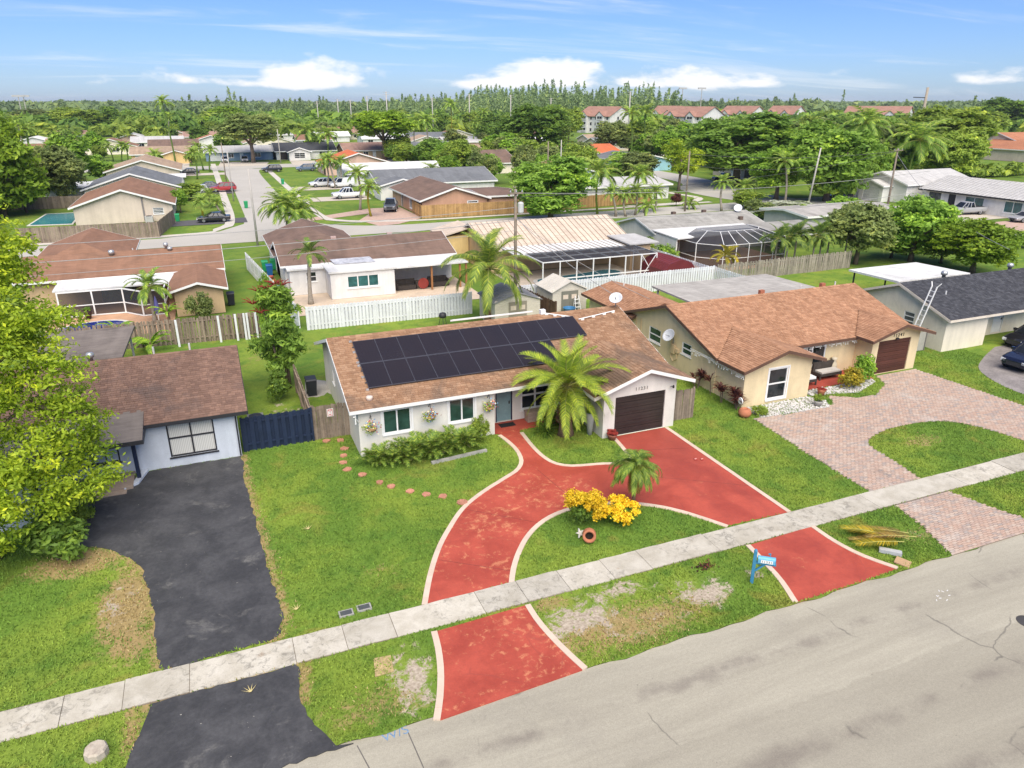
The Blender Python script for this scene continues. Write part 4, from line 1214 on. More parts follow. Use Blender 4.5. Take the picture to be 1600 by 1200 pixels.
sheet('terrace', [(5.4, 58.5), (21.5, 58.2), (21.5, 68), (5.4, 68)], M('terrace_beige', (0.55, 0.44, 0.33, 1), 0.9, 0.2, 0.15, 1), -0.02)
sheet('terrace', [(-12.5, 58.0), (-3.6, 58.0), (-3.6, 69), (-12.5, 69)], M('terrace_coral', (0.52, 0.31, 0.19, 1), 0.9, 0.2, 0.15, 1), -0.02)
sheet('terrace', [(25.5, 57.2), (40.5, 57.2), (40.5, 66.8), (25.5, 66.8)], M('terrace_sand', (0.50, 0.42, 0.33, 1), 0.9, 0.2, 0.15, 1), -0.02)
sheet('terrace', [(3.4, 34.9), (5.2, 34.9), (5.2, 44.5), (4.2, 44.5), (3.4, 38)], M('terrace_grey', (0.40, 0.375, 0.33, 1), 0.9, 0.2, 0.25, 1.2, 0.15), 0.012)
sheet('terrace', smoothline([(5.0, 42.0), (4.3, 44.5), (5.2, 46.2), (9, 47.0), (14.5, 46.6), (17, 45.5)], 0.5) + [(17, 42), (5.2, 42)], MATS['terrace_grey'], 0.010)
sheet('terrace', [(44.5, 59.3), (58, 59.3), (58, 69), (44.5, 69)], MATS['terrace_coral'], -0.02)

# ------------------------------------------------------------------ second row of houses
def slab(root, name, pts, t, mat):
    MB().hexa(pts, [(p[0], p[1], p[2] + t) for p in pts]).build(name, mat, root)
b1 = dict(x0=-15, x1=0.25, y0=68.9, y1=77.4, wz=2.35, pitch=0.27, axis='x', oh=0.5, og=0.4)
b1w = dict(x0=-3.4, x1=0.2, y0=61.9, y1=70, wz=2.15, pitch=0.28, axis='y', oh=0.4, og=0.5, rc=-1.6, faces='SEW')
b1n = dict(x0=-15, x1=-7.6, y0=73.6, y1=86, wz=2.5, pitch=0.36, axis='y', oh=0.5, og=0.4, hip=True)
RUST = house('rust_roof_house', 'house with rust brown roof and screened rear porch over a blue pool', 'house', [b1, b1w, b1n], WM['sand'], FR['rust'], white_trim)
slab(RUST, 'porch_roof', [(-12.2, 65.2, 2.02), (-3.5, 65.2, 2.02), (-3.5, 68.4, 2.12), (-12.2, 68.4, 2.12)], 0.12, FR['white'])
scr = MB(); frm = MB()
pts = [(-11.9, 64.9), (-9.5, 64.9), (-7.3, 64.8), (-5.9, 63.2), (-4.2, 63.2), (-4.1, 66)]
for i, (a, b) in enumerate(zip(pts[:-1], pts[1:])):
    scr.add([(a[0], a[1], 0), (b[0], b[1], 0), (b[0], b[1], 2.04), (a[0], a[1], 2.04)], [(0, 1, 2, 3)])
    frm.beam((a[0], a[1], 0), (a[0], a[1], 2.06), 0.11, 0.11).beam((a[0], a[1], 0.9), (b[0], b[1], 0.9), 0.07, 0.07).beam((a[0], a[1], 2.02), (b[0], b[1], 2.02), 0.09, 0.09).beam((a[0], a[1], 0.05), (b[0], b[1], 0.05), 0.09, 0.09)
scr.build('screen', screen_mesh, RUST); frm.build('screen_frame', white_trim, RUST)
MB().box(-9.3, 68.7, 0.1, -6.6, 68.86, 2.1).build('sliding_door', GL['teal'], RUST)
vent(RUST, -8.4, 72.4, b1['zr'] - 0.35, 0.25, 0.6); vent(RUST, -4.0, 73.0, b1['zr'] - 0.1, 0.2, 0.6); vent(RUST, -3.7, 72.6, b1['zr'] - 0.2, 0.22, 0.35)
stack(RUST, -8.6, 74.6, b1['zr'] - 0.5, 0.4); stack(RUST, -6.9, 74.8, b1['zr'] - 0.5, 0.4)
def pool(name, label, px_or_xy, mat, z=0.0):
    t = thing(name, label, 'pool', (px_or_xy[0][0], px_or_xy[0][1], 0))
    cx = sum(p[0] for p in px_or_xy) / len(px_or_xy); cy = sum(p[1] for p in px_or_xy) / len(px_or_xy)
    big = [(cx + (p[0] - cx) * 1.06 + math.copysign(0.12, p[0] - cx), cy + (p[1] - cy) * 1.06 + math.copysign(0.12, p[1] - cy)) for p in px_or_xy]
    MB().prism(big, -0.018, 0.05).build('coping', M('pool_coping', (0.58, 0.55, 0.49, 1), 0.8), t)
    MB().add([(p[0], p[1], 0.056) for p in (px_or_xy if sum(px_or_xy[i][0] * px_or_xy[(i + 1) % len(px_or_xy)][1] - px_or_xy[(i + 1) % len(px_or_xy)][0] * px_or_xy[i][1] for i in range(len(px_or_xy))) > 0 else px_or_xy[::-1])], [tuple(range(len(px_or_xy)))]).build('water', mat, t)
    return t
pool('swimming_pool', 'kidney shaped deep blue pool behind the rust roofed house', smoothline([(-12.6, 59.0), (-11.6, 61.4), (-9.6, 62.6), (-7.8, 62.4), (-6.9, 61.2), (-7.0, 59.8), (-8.6, 59.2), (-10.6, 58.6)], 0.5, True)[:-1], MATS['pool_blue'])
pool('swimming_pool', 'teal pool inside the flat screened cage of the cream metal roof house', smoothline([(28.2, 60.4), (28.4, 62.6), (31, 63.2), (34, 63.6), (36.6, 64.2), (37.6, 63.2), (36.8, 61.6), (34, 60.4), (31, 59.8)], 0.6, True)[:-1], MATS['pool_teal'])
pool('swimming_pool', 'rectangular turquoise pool in the fenced yard at far left', [(-23.2, 119.6), (-22.8, 131), (-18.3, 131), (-18.0, 118.9)], water('pool_water_turquoise', (0.06, 0.27, 0.30, 1)))

b2 = dict(x0=5.6, x1=21.2, y0=67.2, y1=75.6, wz=2.45, pitch=0.30, axis='x', oh=0.5, og=0.4)
b2n = dict(x0=5.6, x1=13.4, y0=72.4, y1=84, wz=2.45, pitch=0.36, axis='y', oh=0.5, og=0.4, hip=True)
b2a = dict(x0=8.9, x1=14.5, y0=62.7, y1=66.6, wz=2.25, flat=True, oh=0.15, tilt=0.03, roofm=FR['white'], feats={'S': [win(10.3, 13.1, 0.85, 1.95, grid=(3, 1), glass='teal', bar=0.09)]})
b2b = dict(x0=5.8, x1=8.88, y0=65.4, y1=66.9, wz=2.2, flat=True, oh=0.2, tilt=0.05, roofm=FR['white'], feats={'S': [win(7.2, 8.1, 1.1, 2.0, grid=(1, 2))]})
MAUVE = house('mauve_roof_house', 'white house with mauve brown roof behind the white picket fence', 'house', [b2, b2n, b2a, b2b], WM['white'], FR['mauve'], white_trim)
slab(MAUVE, 'patio_roof', [(14.68, 62.6, 2.24), (21.4, 62.7, 2.24), (21.4, 66.7, 2.29), (14.68, 66.7, 2.29)], 0.12, FR['white'])
slab(MAUVE, 'tarpaulin', [(9.8, 65.4, 2.46), (13.4, 65.3, 2.46), (13.2, 66.9, 2.62), (9.6, 66.9, 2.62)], 0.05, M('silver_tarp', (0.46, 0.46, 0.47, 1), 0.35, 0.5, 0.35, 1.2, 0.3, 3))
pw_ = M('orange_wood', (0.32, 0.15, 0.06, 1), 0.8, 0.2, 0.2)
for x in (17.9, 20.6, 21.2):
    MB().box(x, 62.9, 0, x + 0.16, 63.06, 2.24).build('patio_post', pw_, MAUVE)
MB().box(14.6, 67.0, 0, 21, 67.15, 2.4).build('rear_wall', WM['white'], MAUVE)
for x, y in ((10.5, 71.4), (16.0, 71.5)):
    MB().box(x, y - 0.15, b2['zr'] - 0.1, x + 0.5, y + 0.15, b2['zr'] + 0.16).build('roof_vent', M('pink_vent', (0.46, 0.33, 0.29, 1), 0.8), MAUVE)
wick = M('dark_wicker', (0.055, 0.046, 0.04, 1), 0.85, 0.2, 0.3, 5)
def sofa(x, y, label):
    t = thing('patio_sofa', label, 'sofa', (x, y, 0))
    MB().box(x - 0.9, y - 0.4, 0.05, x + 0.9, y + 0.45, 0.42).build('seat', wick, t)
    MB().box(x - 0.9, y + 0.25, 0.42, x + 0.9, y + 0.47, 0.85).build('backrest', wick, t)
    for d in (-0.98, 0.84):
        MB().box(x + d, y - 0.4, 0.05, x + d + 0.14, y + 0.47, 0.65).build('armrest', wick, t)
sofa(15.8, 64.0, 'dark wicker patio sofa nearer the white wall window')
sofa(18.9, 64.2, 'dark wicker patio sofa beside the orange wood posts')
mb = MB().lathe([(0.42, -0.05), (0.5, -0.05), (0.5, 0.05), (0.42, 0.05)], (17.3, 63.5, 0.52), 16, axis='y')
for k in range(6):
    a = k * math.pi / 3
    mb.beam((17.3, 63.5, 0.52), (17.3 + 0.45 * math.cos(a), 63.5, 0.52 + 0.45 * math.sin(a)), 0.06, 0.06)
solo('wagon_wheel', mb, M('red_wood', (0.25, 0.04, 0.03, 1), 0.7), 'red spoked wheel standing between the dark patio sofas', 'wheel')

b3 = dict(x0=25.1, x1=40.6, y0=66.9, y1=77.1, wz=2.5, pitch=0.34, axis='x', oh=0.5, og=0.4, rc=72)
CREAMM = house('metal_roof_house', 'sand coloured house with cream standing seam metal roof and pool cage', 'house', [b3], WM['sand'], FR['cream'], peach_trim)
def seams(root, v, step, mat, side=-1, name='seam'):
    e = (v['rc'] - v['y0'] if v['axis'] == 'x' else v['rc'] - v['x0']) + v['oh']
    lo, hi = (v['x0'], v['x1']) if v['axis'] == 'x' else (v['y0'], v['y1'])
    a = lo - 0.3
    while a < hi + 0.35:
        ze = v['zr'] - e * v['pitch']
        if v['axis'] == 'x':
            p, q = (a, v['rc'], v['zr'] + 0.02), (a, v['rc'] + side * e, ze + 0.02)
        else:
            p, q = (v['rc'], a, v['zr'] + 0.02), (v['rc'] + side * e, a, ze + 0.02)
        MB().beam(p, q, 0.05, 0.06).build(name, mat, root)
        a += step
M('seam_brown', (0.33, 0.25, 0.19, 1), 0.6)
seams(CREAMM, b3, 0.62, MATS['seam_brown'])
slab(CREAMM, 'patio_roof', [(26.2, 62.9, 2.42), (38.4, 63.3, 2.42), (38.4, 66.6, 2.52), (26.2, 66.6, 2.52)], 0.1, FR['white'])
x = 26.4
while x < 38.4:
    MB().beam((x, 63.0, 2.54), (x, 66.6, 2.64), 0.04, 0.05).build('patio_rib', MATS['seam_brown'], CREAMM); x += 0.62
slab(CREAMM, 'shed_roof', [(38.5, 62.8, 2.62), (42.0, 62.9, 2.62), (41.8, 67.4, 2.78), (38.5, 67.4, 2.78)], 0.12, FR['silver'])
MB().box(38.9, 63.2, 0, 41.2, 66.8, 2.61).build('side_room', WM['sand'], CREAMM)
MB().box(25.0, 66.95, 1.0, 25.06, 68.6, 2.0).build('window', GL['dark'], CREAMM)
w_y = dict(x0=21.9, x1=25.0, y0=71.0, y1=76)
MB().box(22.4, 73.0, 0, 25.0, 77, 2.9).build('front_wing', WM['yellow'], CREAMM)
slab(CREAMM, 'front_wing_roof', [(22.0, 72.7, 2.9), (25.3, 72.7, 3.7), (25.3, 77.3, 3.7), (22.0, 77.3, 2.9)], 0.12, FR['cream'])
cage = thing('pool_cage', 'flat topped white pool cage with dark screens behind the sheds', 'pool cage', (27.2, 58.9, 0))
frm = MB(); X0, X1, Y0, Y1, ZT = 27.2, 39.2, 58.9, 63.1, 2.5
n = 7
for i in range(n + 1):
    x = X0 + (X1 - X0) * i / n
    MB().beam((x, Y0, 0), (x, Y0, ZT), 0.09, 0.09).build('post', white_trim, cage)
    MB().beam((x, Y0, ZT), (x, Y1, ZT + 0.03), 0.08, 0.1).build('roof_beam', white_trim, cage)
for z, y in ((ZT, Y0), (0.9, Y0), (ZT + 0.015, (Y0 + Y1) / 2), (0.06, Y0)):
    MB().beam((X0, y, z), (X1, y, z), 0.075, 0.09).build('rail', white_trim, cage)
MB().beam((X1, Y0, 0), (X1, Y1, 0), 0.07, 0.07).beam((X1, Y1, 0), (X1, Y1, ZT), 0.08, 0.08).beam((X1, Y0, ZT), (X1, Y1, ZT), 0.08, 0.08).beam((X1, Y0, 0.1), (X1, Y1, ZT), 0.06, 0.06).beam((37.5, Y0, 0.1), (X1, Y0, ZT), 0.06, 0.06).beam((37.5, Y0, ZT), (X1, Y0, 0.1), 0.06, 0.06).build('brace', white_trim, cage)
MB().add([(X0, Y0, ZT + 0.06), (X1, Y0, ZT + 0.06), (X1, Y1, ZT + 0.09), (X0, Y1, ZT + 0.09)], [(0, 1, 2, 3)]).build('screen', screen_mesh, cage)
MB().add([(X1 + 0.01, Y0, 0), (X1 + 0.01, Y1, 0), (X1 + 0.01, Y1, ZT), (X1 + 0.01, Y0, ZT)], [(0, 1, 2, 3)]).build('screen', screen_mesh, cage)

b4 = dict(x0=45.6, x1=60.5, y0=69.0, y1=77, wz=2.5, pitch=0.27, axis='x', oh=0.4, og=0.4)
GRAV = house('grey_roof_house', 'white house with stained grey roof and domed pool cage', 'house', [b4], WM['white'], FR['gravel'], white_trim)
slab(GRAV, 'patio_roof', [(45.2, 64.2, 2.5), (56.8, 65.0, 2.5), (57.6, 69.3, 2.66), (45.2, 69.3, 2.66)], 0.12, FR['white'])
slab(GRAV, 'side_roof', [(57.7, 65.0, 2.48), (66, 65.2, 2.48), (66, 69.2, 2.6), (57.7, 69.2, 2.6)], 0.12, FR['gravel'])
MB().box(45.3, 64.6, 0, 45.45, 69, 2.49).build('side_wall', WM['white'], GRAV)
for x, y in ((50.5, 73.4), (54.8, 73.4), (58.0, 70.5)):
    MB().box(x, y - 0.2, b4['zr'] - 0.15 - abs(y - 73) * 0.27, x + 0.45, y + 0.2, b4['zr'] + 0.35 - abs(y - 73) * 0.27).build('roof_vent', M('rust_vent', (0.13, 0.09, 0.07, 1), 0.8), GRAV)
dome = thing('domed_pool_cage', 'white framed mansard pool cage with dark screens behind the red shed', 'pool cage', (46.5, 60.5, 0))
base = [(46.4, 65.6), (46.4, 62.6), (48.2, 60.4), (56.2, 60.4), (58.0, 62.6), (58.0, 65.6)]
topr = [(49.0, 66.4), (49.0, 64.4), (49.9, 63.4), (54.9, 63.4), (55.8, 64.4), (55.8, 66.4)]
ZB, ZTp = 2.3, 3.15
for i in range(len(base)):
    a = base[i]; c = topr[i]
    MB().beam((a[0], a[1], 0), (a[0], a[1], ZB), 0.07, 0.07).build('post', white_trim, dome)
    MB().beam((a[0], a[1], ZB), (c[0], c[1], ZTp), 0.055, 0.055).build('rafter', white_trim, dome)
    if i + 1 < len(base):
        b = base[i + 1]; d = topr[i + 1]
        for (p, q, z) in ((a, b, ZB), (c, d, ZTp), (a, b, 0.9)):
            MB().beam((p[0], p[1], z), (q[0], q[1], z), 0.055, 0.055).build('rail', white_trim, dome)
        MB().add([(a[0], a[1], 0), (b[0], b[1], 0), (b[0], b[1], ZB), (a[0], a[1], ZB)], [(0, 1, 2, 3)]).build('screen', screen_mesh, dome)
        MB().add([(a[0], a[1], ZB), (b[0], b[1], ZB), (d[0], d[1], ZTp), (c[0], c[1], ZTp)], [(0, 1, 2, 3)]).build('screen', screen_mesh, dome)
for t in (0.2, 0.4, 0.6, 0.8):
    x = 48.2 + 8.0 * t; xt = 49.9 + 5.0 * t
    MB().beam((x, 60.4, 0), (x, 60.4, ZB), 0.07, 0.07).build('post', white_trim, dome)
    MB().beam((x, 60.4, ZB), (xt, 63.4, ZTp), 0.06, 0.06).build('rafter', white_trim, dome)
MB().add([(p[0], p[1], ZTp) for p in topr], [tuple(range(6))]).build('screen', screen_mesh, dome)

# ------------------------------------------------------------------ houses further off
def farhouse(name, label, x0, x1, y0, y1, axis, wall, roof, wz=2.5, pitch=0.3, front='S', seed=0, trim=None, extra=None, group=None, feats=None, oh=0.5):
    r = random.Random(seed + int(x0 * 3 + y0))
    ft = {}
    if feats is not None:
        ft = feats
    else:
        for fc, a0, a1 in (('S', x0, x1), ('W', y0, y1), ('E', y0, y1)):
            if fc not in ('S', front):
                continue
            L = a1 - a0
            if fc == front:
                lst = [(a0 + L * 0.06, a0 + L * 0.06 + 2.9, 0.05, 2.15, 'garage', dict(n=4, ribs=False, mat=r.choice((lap_white, lap, lap_white))))]
                lst.append((a0 + L * 0.5, a0 + L * 0.5 + 1.0, 0.05, 2.1, 'door', dict(mat=r.choice((white_trim, brown_trim, navy)))))
                lst += [win(a0 + L * 0.33, a0 + L * 0.33 + 1.5, 0.8, 2.1, grid=(2, 1), bar=0.1), win(a0 + L * 0.72, a0 + L * 0.72 + 1.8, 0.8, 2.1, grid=(2, 1), bar=0.1)]
            else:
                lst = [win(a0 + L * 0.55, a0 + L * 0.55 + 1.2, 1.1, 2.0, grid=(1, 2), bar=0.1)]
            ft[fc] = lst
    v = dict(x0=x0, x1=x1, y0=y0, y1=y1, wz=wz, pitch=pitch, axis=axis, oh=oh, og=0.5, feats=ft)
    return house(name, label, 'house', [v] + (extra or []), WM[wall], FR[roof], trim or white_trim, group=group, fas_h=0.24)
slat = [win(-7.3, -5.9, 1.0, 1.9, grid=(1, 4), bar=0.07, glass='grey')]
h = farhouse('bungalow', 'beige bungalow with rust roof beside the fenced turquoise pool', -17.2, -4.7, 117.2, 136, 'y', 'beige', 'rust', pitch=0.33, front='E', feats={'S': slat, 'E': [win(119, 121, 0.8, 2.1), (124, 125, 0.05, 2.1, 'door', {}), (129, 132, 0.05, 2.1, 'garage', dict(n=4, mat=lap_white, ribs=False))]})
MB().box(-8.6, 117.08, 0.2, -8.4, 117.19, 3.4).build('drain_pipe', M('grey_pipe', (0.2, 0.18, 0.17, 1), 0.7), h)
farhouse('bungalow', 'white gabled bungalow with grey roof behind the rust roofed one', -18.5, -4.2, 141, 157, 'y', 'cream2', 'grey', pitch=0.32, front='E')
farhouse('carport_block', 'low white roofed outbuilding beside the grey roofed bungalow', -25, -18.8, 146, 154, 'x', 'white', 'white', pitch=0.05, front='S', feats={})
farhouse('bungalow', 'white flat roofed wing facing the side street at left', -9, -3.6, 159.5, 165, 'x', 'white', 'white', pitch=0.06, feats={'S': [win(-7, -5, 0.8, 2.0)], 'E': [win(161, 163, 0.8, 2.1)]})
farhouse('bungalow', 'tan roofed bungalow at the upper end of the left street row', -18.5, -4.5, 176, 194, 'y', 'beige', 'tan', pitch=0.3, front='E')
farhouse('bungalow', 'peach stucco bungalow with brown gable roof behind a wooden fence', 29.4, 39.6, 106.5, 125, 'y', 'peach', 'mauve', pitch=0.31, front='W', feats={'S': [win(36.4, 38.2, 1.3, 2.1, grid=(1, 2), bar=0.16, glass='dark')], 'W': [win(108, 109.4, 0.5, 2.2, grid=(2, 2), bar=0.1), win(112, 114, 0.5, 2.2, grid=(3, 1), bar=0.1), (118, 119, 0.05, 2.1, 'door', dict(mat=brown_trim))]},
         extra=[dict(x0=39.5, x1=45.5, y0=107.2, y1=118, wz=2.5, pitch=0.06, axis='x', oh=0.4, og=0.3)])
farhouse('bungalow', 'white bungalow with blue grey roof behind the peach one', 28.5, 50, 130.5, 144, 'x', 'white', 'grey', pitch=0.27, front='W', extra=[dict(x0=28, x1=36, y0=128, y1=133, wz=2.5, pitch=0.25, axis='y', oh=0.4, og=0.4, feats={'W': [win(129, 131, 0.8, 2.1)]})])
farhouse('bungalow', 'white roofed bungalow beyond the parked white vans', 27, 47, 153, 166, 'x', 'white', 'white', pitch=0.22, front='W')
farhouse('bungalow', 'bungalow with coral orange roof at the top of the side street', 26.5, 42, 178, 191, 'y', 'pink', 'orange', pitch=0.3, front='W')
farhouse('bungalow', 'yellow bungalow with sandy roof across the far street', -17.5, -2.5, 233, 246, 'x', 'yellow', 'tan', pitch=0.25, front='S', extra=[dict(x0=-9.5, x1=-3, y0=230, y1=236, wz=2.5, pitch=0.3, axis='y', oh=0.5, og=0.5)])
farhouse('bungalow', 'slate blue bungalow with pale roof and two parked cars', 1.5, 20, 235, 247, 'x', 'blue', 'silver', pitch=0.22, front='S')
farhouse('bungalow', 'white bungalow with charcoal roof behind the date palms', 20.8, 38, 233, 246, 'x', 'white', 'dark', pitch=0.3, front='S', extra=[dict(x0=24, x1=30, y0=229, y1=236, wz=2.5, pitch=0.34, axis='y', oh=0.5, og=0.5, feats={'S': [win(25.5, 28.5, 0.6, 2.1, grid=(2, 3))]})])
farhouse('bungalow', 'tan bungalow with pinkish roof under the lime green tree', 40, 56.5, 228, 241, 'x', 'sand', 'pink', pitch=0.28, front='S')
farhouse('bungalow', 'white bungalow with grey roof right of the lime green tree', 59.5, 75, 226, 238, 'x', 'white', 'grey', pitch=0.3, front='S')
farhouse('bungalow', 'cream bungalow with brown roof among banana plants', 59, 70, 168, 184, 'x', 'cream2', 'mauve', pitch=0.3, front='W')
farhouse('bungalow', 'small pink bungalow with pale grey roof below the tall palm', 82, 96, 262, 274, 'x', 'pink', 'silver', pitch=0.26, front='W')
farhouse('bungalow', 'white bungalow behind the row of small palms', 56, 76, 112, 124, 'x', 'white', 'silver', pitch=0.14, front='E')
farhouse('bungalow', 'pale blue gabled bungalow with red brown roof beyond the mango tree', 62, 74, 132, 146, 'y', 'bluewhite', 'rust', pitch=0.3, front='E')
farhouse('bungalow', 'white bungalow with salmon roof and orange garage door', 98, 112, 190, 206, 'x', 'white', 'orange', pitch=0.24, front='W')
farhouse('bungalow', 'turquoise bungalow with light grey roof', 96, 109, 160, 178, 'y', 'aqua', 'grey', pitch=0.2, front='W')
farhouse('bungalow', 'beige bungalow half hidden under the big dark oak', 111, 124, 131, 146, 'y', 'beige', 'mauve', front='W')
gb = dict(x0=106.5, x1=111, y0=93.5, y1=98.5, wz=2.7, pitch=0.3, axis='x', oh=0.3, og=0.3, feats={'W': [(94.2, 97.6, 0.05, 2.3, 'garage', dict(n=5, mat=lap_white))]})
farhouse('garage_block', 'white gabled garage building with pale grey roof by the big trees', 108.5, 124, 90.5, 101, 'x', 'white', 'silver', wz=3.2, pitch=0.3, front='W', feats={}, extra=[gb])
rn = farhouse('ranch_house', 'long white ranch house with ribbed pale metal roof behind parked pickup', 109.8, 122, 66, 88.5, 'y', 'white', 'silver', wz=2.7, pitch=0.28, front='W', feats={'W': [win(85, 87.2, 0.7, 2.3, glass='grey', frame=black_trim), (82.4, 83.6, 0.05, 2.3, 'door', dict(mat=black_trim, frame=black_trim)), win(77.6, 80.8, 0.6, 2.3, glass='teal', frame=white_trim, bar=0.1), win(71.6, 74.4, 0.6, 2.3, glass='teal', bar=0.1)]}, trim=black_trim)
x = 66.0
while x < 88.6:
    MB().beam((115.9, x, 2.8 + 6.1 * 0.28 + 0.02), (109.3, x, 2.66 + 0.02), 0.06, 0.07).build('seam', M('seam_grey', (0.33, 0.32, 0.31, 1), 0.6), rn); x += 0.75
farhouse('bungalow', 'bungalow with flat grey roof hidden behind white flowering shrubs', 70, 86, 72, 80, 'x', 'grey', 'deck', pitch=0.1, feats={})
farhouse('long_house', 'terracotta roofed house with white gable across the grassy canal bank', 222, 262, 146, 168, 'x', 'beige', 'terra', wz=3.6, pitch=0.34, front='S', extra=[dict(x0=216, x1=229, y0=143, y1=158, wz=3.4, pitch=0.34, axis='y', oh=0.6, og=0.6, feats={})], feats={'S': [win(232, 235, 1, 2.4)]})
r_ = random.Random(11)
n_far = [(-52, 262, 'rust'), (-34, 278, 'rust'), (-15, 276, 'mauve'), (-3, 296, 'terra'), (15, 284, 'tan'), (35, 300, 'rust'), (-70, 240, 'tan'), (-44, 232, 'pink'), (-60, 310, 'white'), (-30, 330, 'silver'), (-5, 345, 'pink'), (25, 350, 'silver'), (45, 330, 'white'), (30, 390, 'pink'), (50, 420, 'tan'), (38, 450, 'white'), (20, 470, 'rust'), (10, 420, 'white'), (60, 385, 'rust'), (58, 350, 'pink'), (80, 300, 'grey'), (110, 260, 'white'), (128, 232, 'grey'), (118, 290, 'pink'), (-95, 262, 'rust'), (-75, 285, 'white'), (-90, 330, 'tan'), (-48, 300, 'pink'), (-22, 305, 'silver'), (70, 268, 'tan'), (98, 318, 'rust'), (60, 300, 'white'), (140, 262, 'tan'), (-20, 375, 'rust'), (-60, 380, 'pink'), (8, 390, 'tan'), (80, 350, 'white')]
for i, (x, y, rf) in enumerate(n_far):
    w, d = r_.uniform(13, 17), r_.uniform(10, 12)
    wl_ = r_.choice(('white', 'cream2', 'beige', 'pink'))
    farhouse('distant_house', 'distant %s walled bungalow with %s roof among far trees, %s' % ({'cream2': 'cream'}.get(wl_, wl_), {'terra': 'terracotta', 'mauve': 'brown'}.get(rf, rf), 'left' if x < 0 else 'centre' if x < 45 else 'right of centre'), x, x + w, y, y + d, r_.choice('xxy'), wl_, rf, pitch=0.3, feats={'S': [win(x + 2, x + 4, 0.8, 2.1), win(x + 8, x + 10, 0.8, 2.1)]}, group='distant bungalows')

# three storey apartment blocks
def apartment(label, cx, cy, rz, n=3, w=34, d=16):
    t = thing('apartment_block', label, 'building', (cx, cy, 0), rz)
    H3 = 9.0
    m = MB().box(-w / 2, -d / 2, 0, w / 2, d / 2, H3)
    for s_ in (-1, 1):
        m.add([(s_ * w / 2, -d / 2, H3), (s_ * w / 2, d / 2, H3), (s_ * w / 2, 0, H3 + 4.6)], [(0, 1, 2)])
    child('wall', m.mesh('wall', WM['white']), t)
    rm = MB()
    for s_ in (-1, 1):
        a = [(-w / 2 - 0.6, 0, H3 + 4.7), (w / 2 + 0.6, 0, H3 + 4.7), (w / 2 + 0.6, s_ * (d / 2 + 0.8), H3 - 0.3), (-w / 2 - 0.6, s_ * (d / 2 + 0.8), H3 - 0.3)]
        rm.hexa([(p[0], p[1], p[2] - 0.25) for p in a], a)
    roof = child('roof', rm.mesh('roof', FR['tile']), t)
    for i in range(n):
        x = -w / 2 + w * (i + 0.5) / n
        g = MB().box(x - 2.6, -d / 2 - 1.6, 0, x + 2.6, -d / 2 + 0.1, H3)
        g.add([(x - 2.6, -d / 2 - 1.6, H3), (x + 2.6, -d / 2 - 1.6, H3), (x, -d / 2 - 1.6, H3 + 2.2)], [(0, 1, 2)])
        child('bay', g.mesh('bay', WM['white']), t)
        g = MB()
        for s_ in (-1, 1):
            a = [(x, -d / 2 - 2.0, H3 + 2.4), (x, -d / 2 + 5, H3 + 2.4), (x + s_ * 3.1, -d / 2 + 5, H3 - 0.1), (x + s_ * 3.1, -d / 2 - 2.0, H3 - 0.1)]
            g.hexa([(p[0], p[1], p[2] - 0.2) for p in a], a)
        child('gable_roof', g.mesh('gable_roof', FR['tile']), t)
        for k in range(3):
            g = MB().box(x - 1.7, -d / 2 - 1.66, 0.7 + 3 * k, x + 1.7, -d / 2 - 1.5, 2.7 + 3 * k)
            b = child('balcony_opening', g.mesh('balcony_opening', GL['dark']), t)
            child('railing', MB().box(x - 1.8, -d / 2 - 1.8, 0.5 + 3 * k, x + 1.8, -d / 2 - 1.7, 1.5 + 3 * k).box(x - 0.08, -d / 2 - 1.8, 1.5 + 3 * k, x + 0.08, -d / 2 - 1.7, 2.7 + 3 * k).mesh('railing', WM['grey']), b)
        for xx in (x - 4.2, x + 4.2):
            for k in range(3):
                child('window', MB().box(xx - 0.6, -d / 2 - 0.06, 1.0 + 3 * k, xx + 0.6, -d / 2 + 0.05, 2.5 + 3 * k).mesh('window', GL['dark']), t)
    for k in range(3):
        child('window', MB().box(w / 2 - 0.05, -3, 1.0 + 3 * k, w / 2 + 0.06, -1.8, 2.5 + 3 * k).mesh('window', GL['dark']), t)
for lb, u, d, a, n, w, dp in (('white three storey block with terracotta roof, left of the royal palms', 945, 430, -72, 2, 24, 18), ('white three storey block with terracotta roof, right of the royal palms', 1084, 430, -76, 2, 27, 19), ('terracotta roofed block mostly hidden behind the white blocks', 1046, 500, -70, 2, 18, 14), ('terracotta roofed block above the wide dark oak crown', 1160, 500, -78, 2, 24, 16), ('terracotta roofed block just right of the dark oak crown', 1228, 520, -78, 2, 20, 14), ('long terracotta roofed block left of the leaning utility pole', 1372, 500, -62, 2, 34, 16)):
    r0 = ray(u, 180); k = d / math.hypot(r0[0], r0[1])
    apartment(lb, r0[0] * k, r0[1] * k, R(a), n, w, dp)
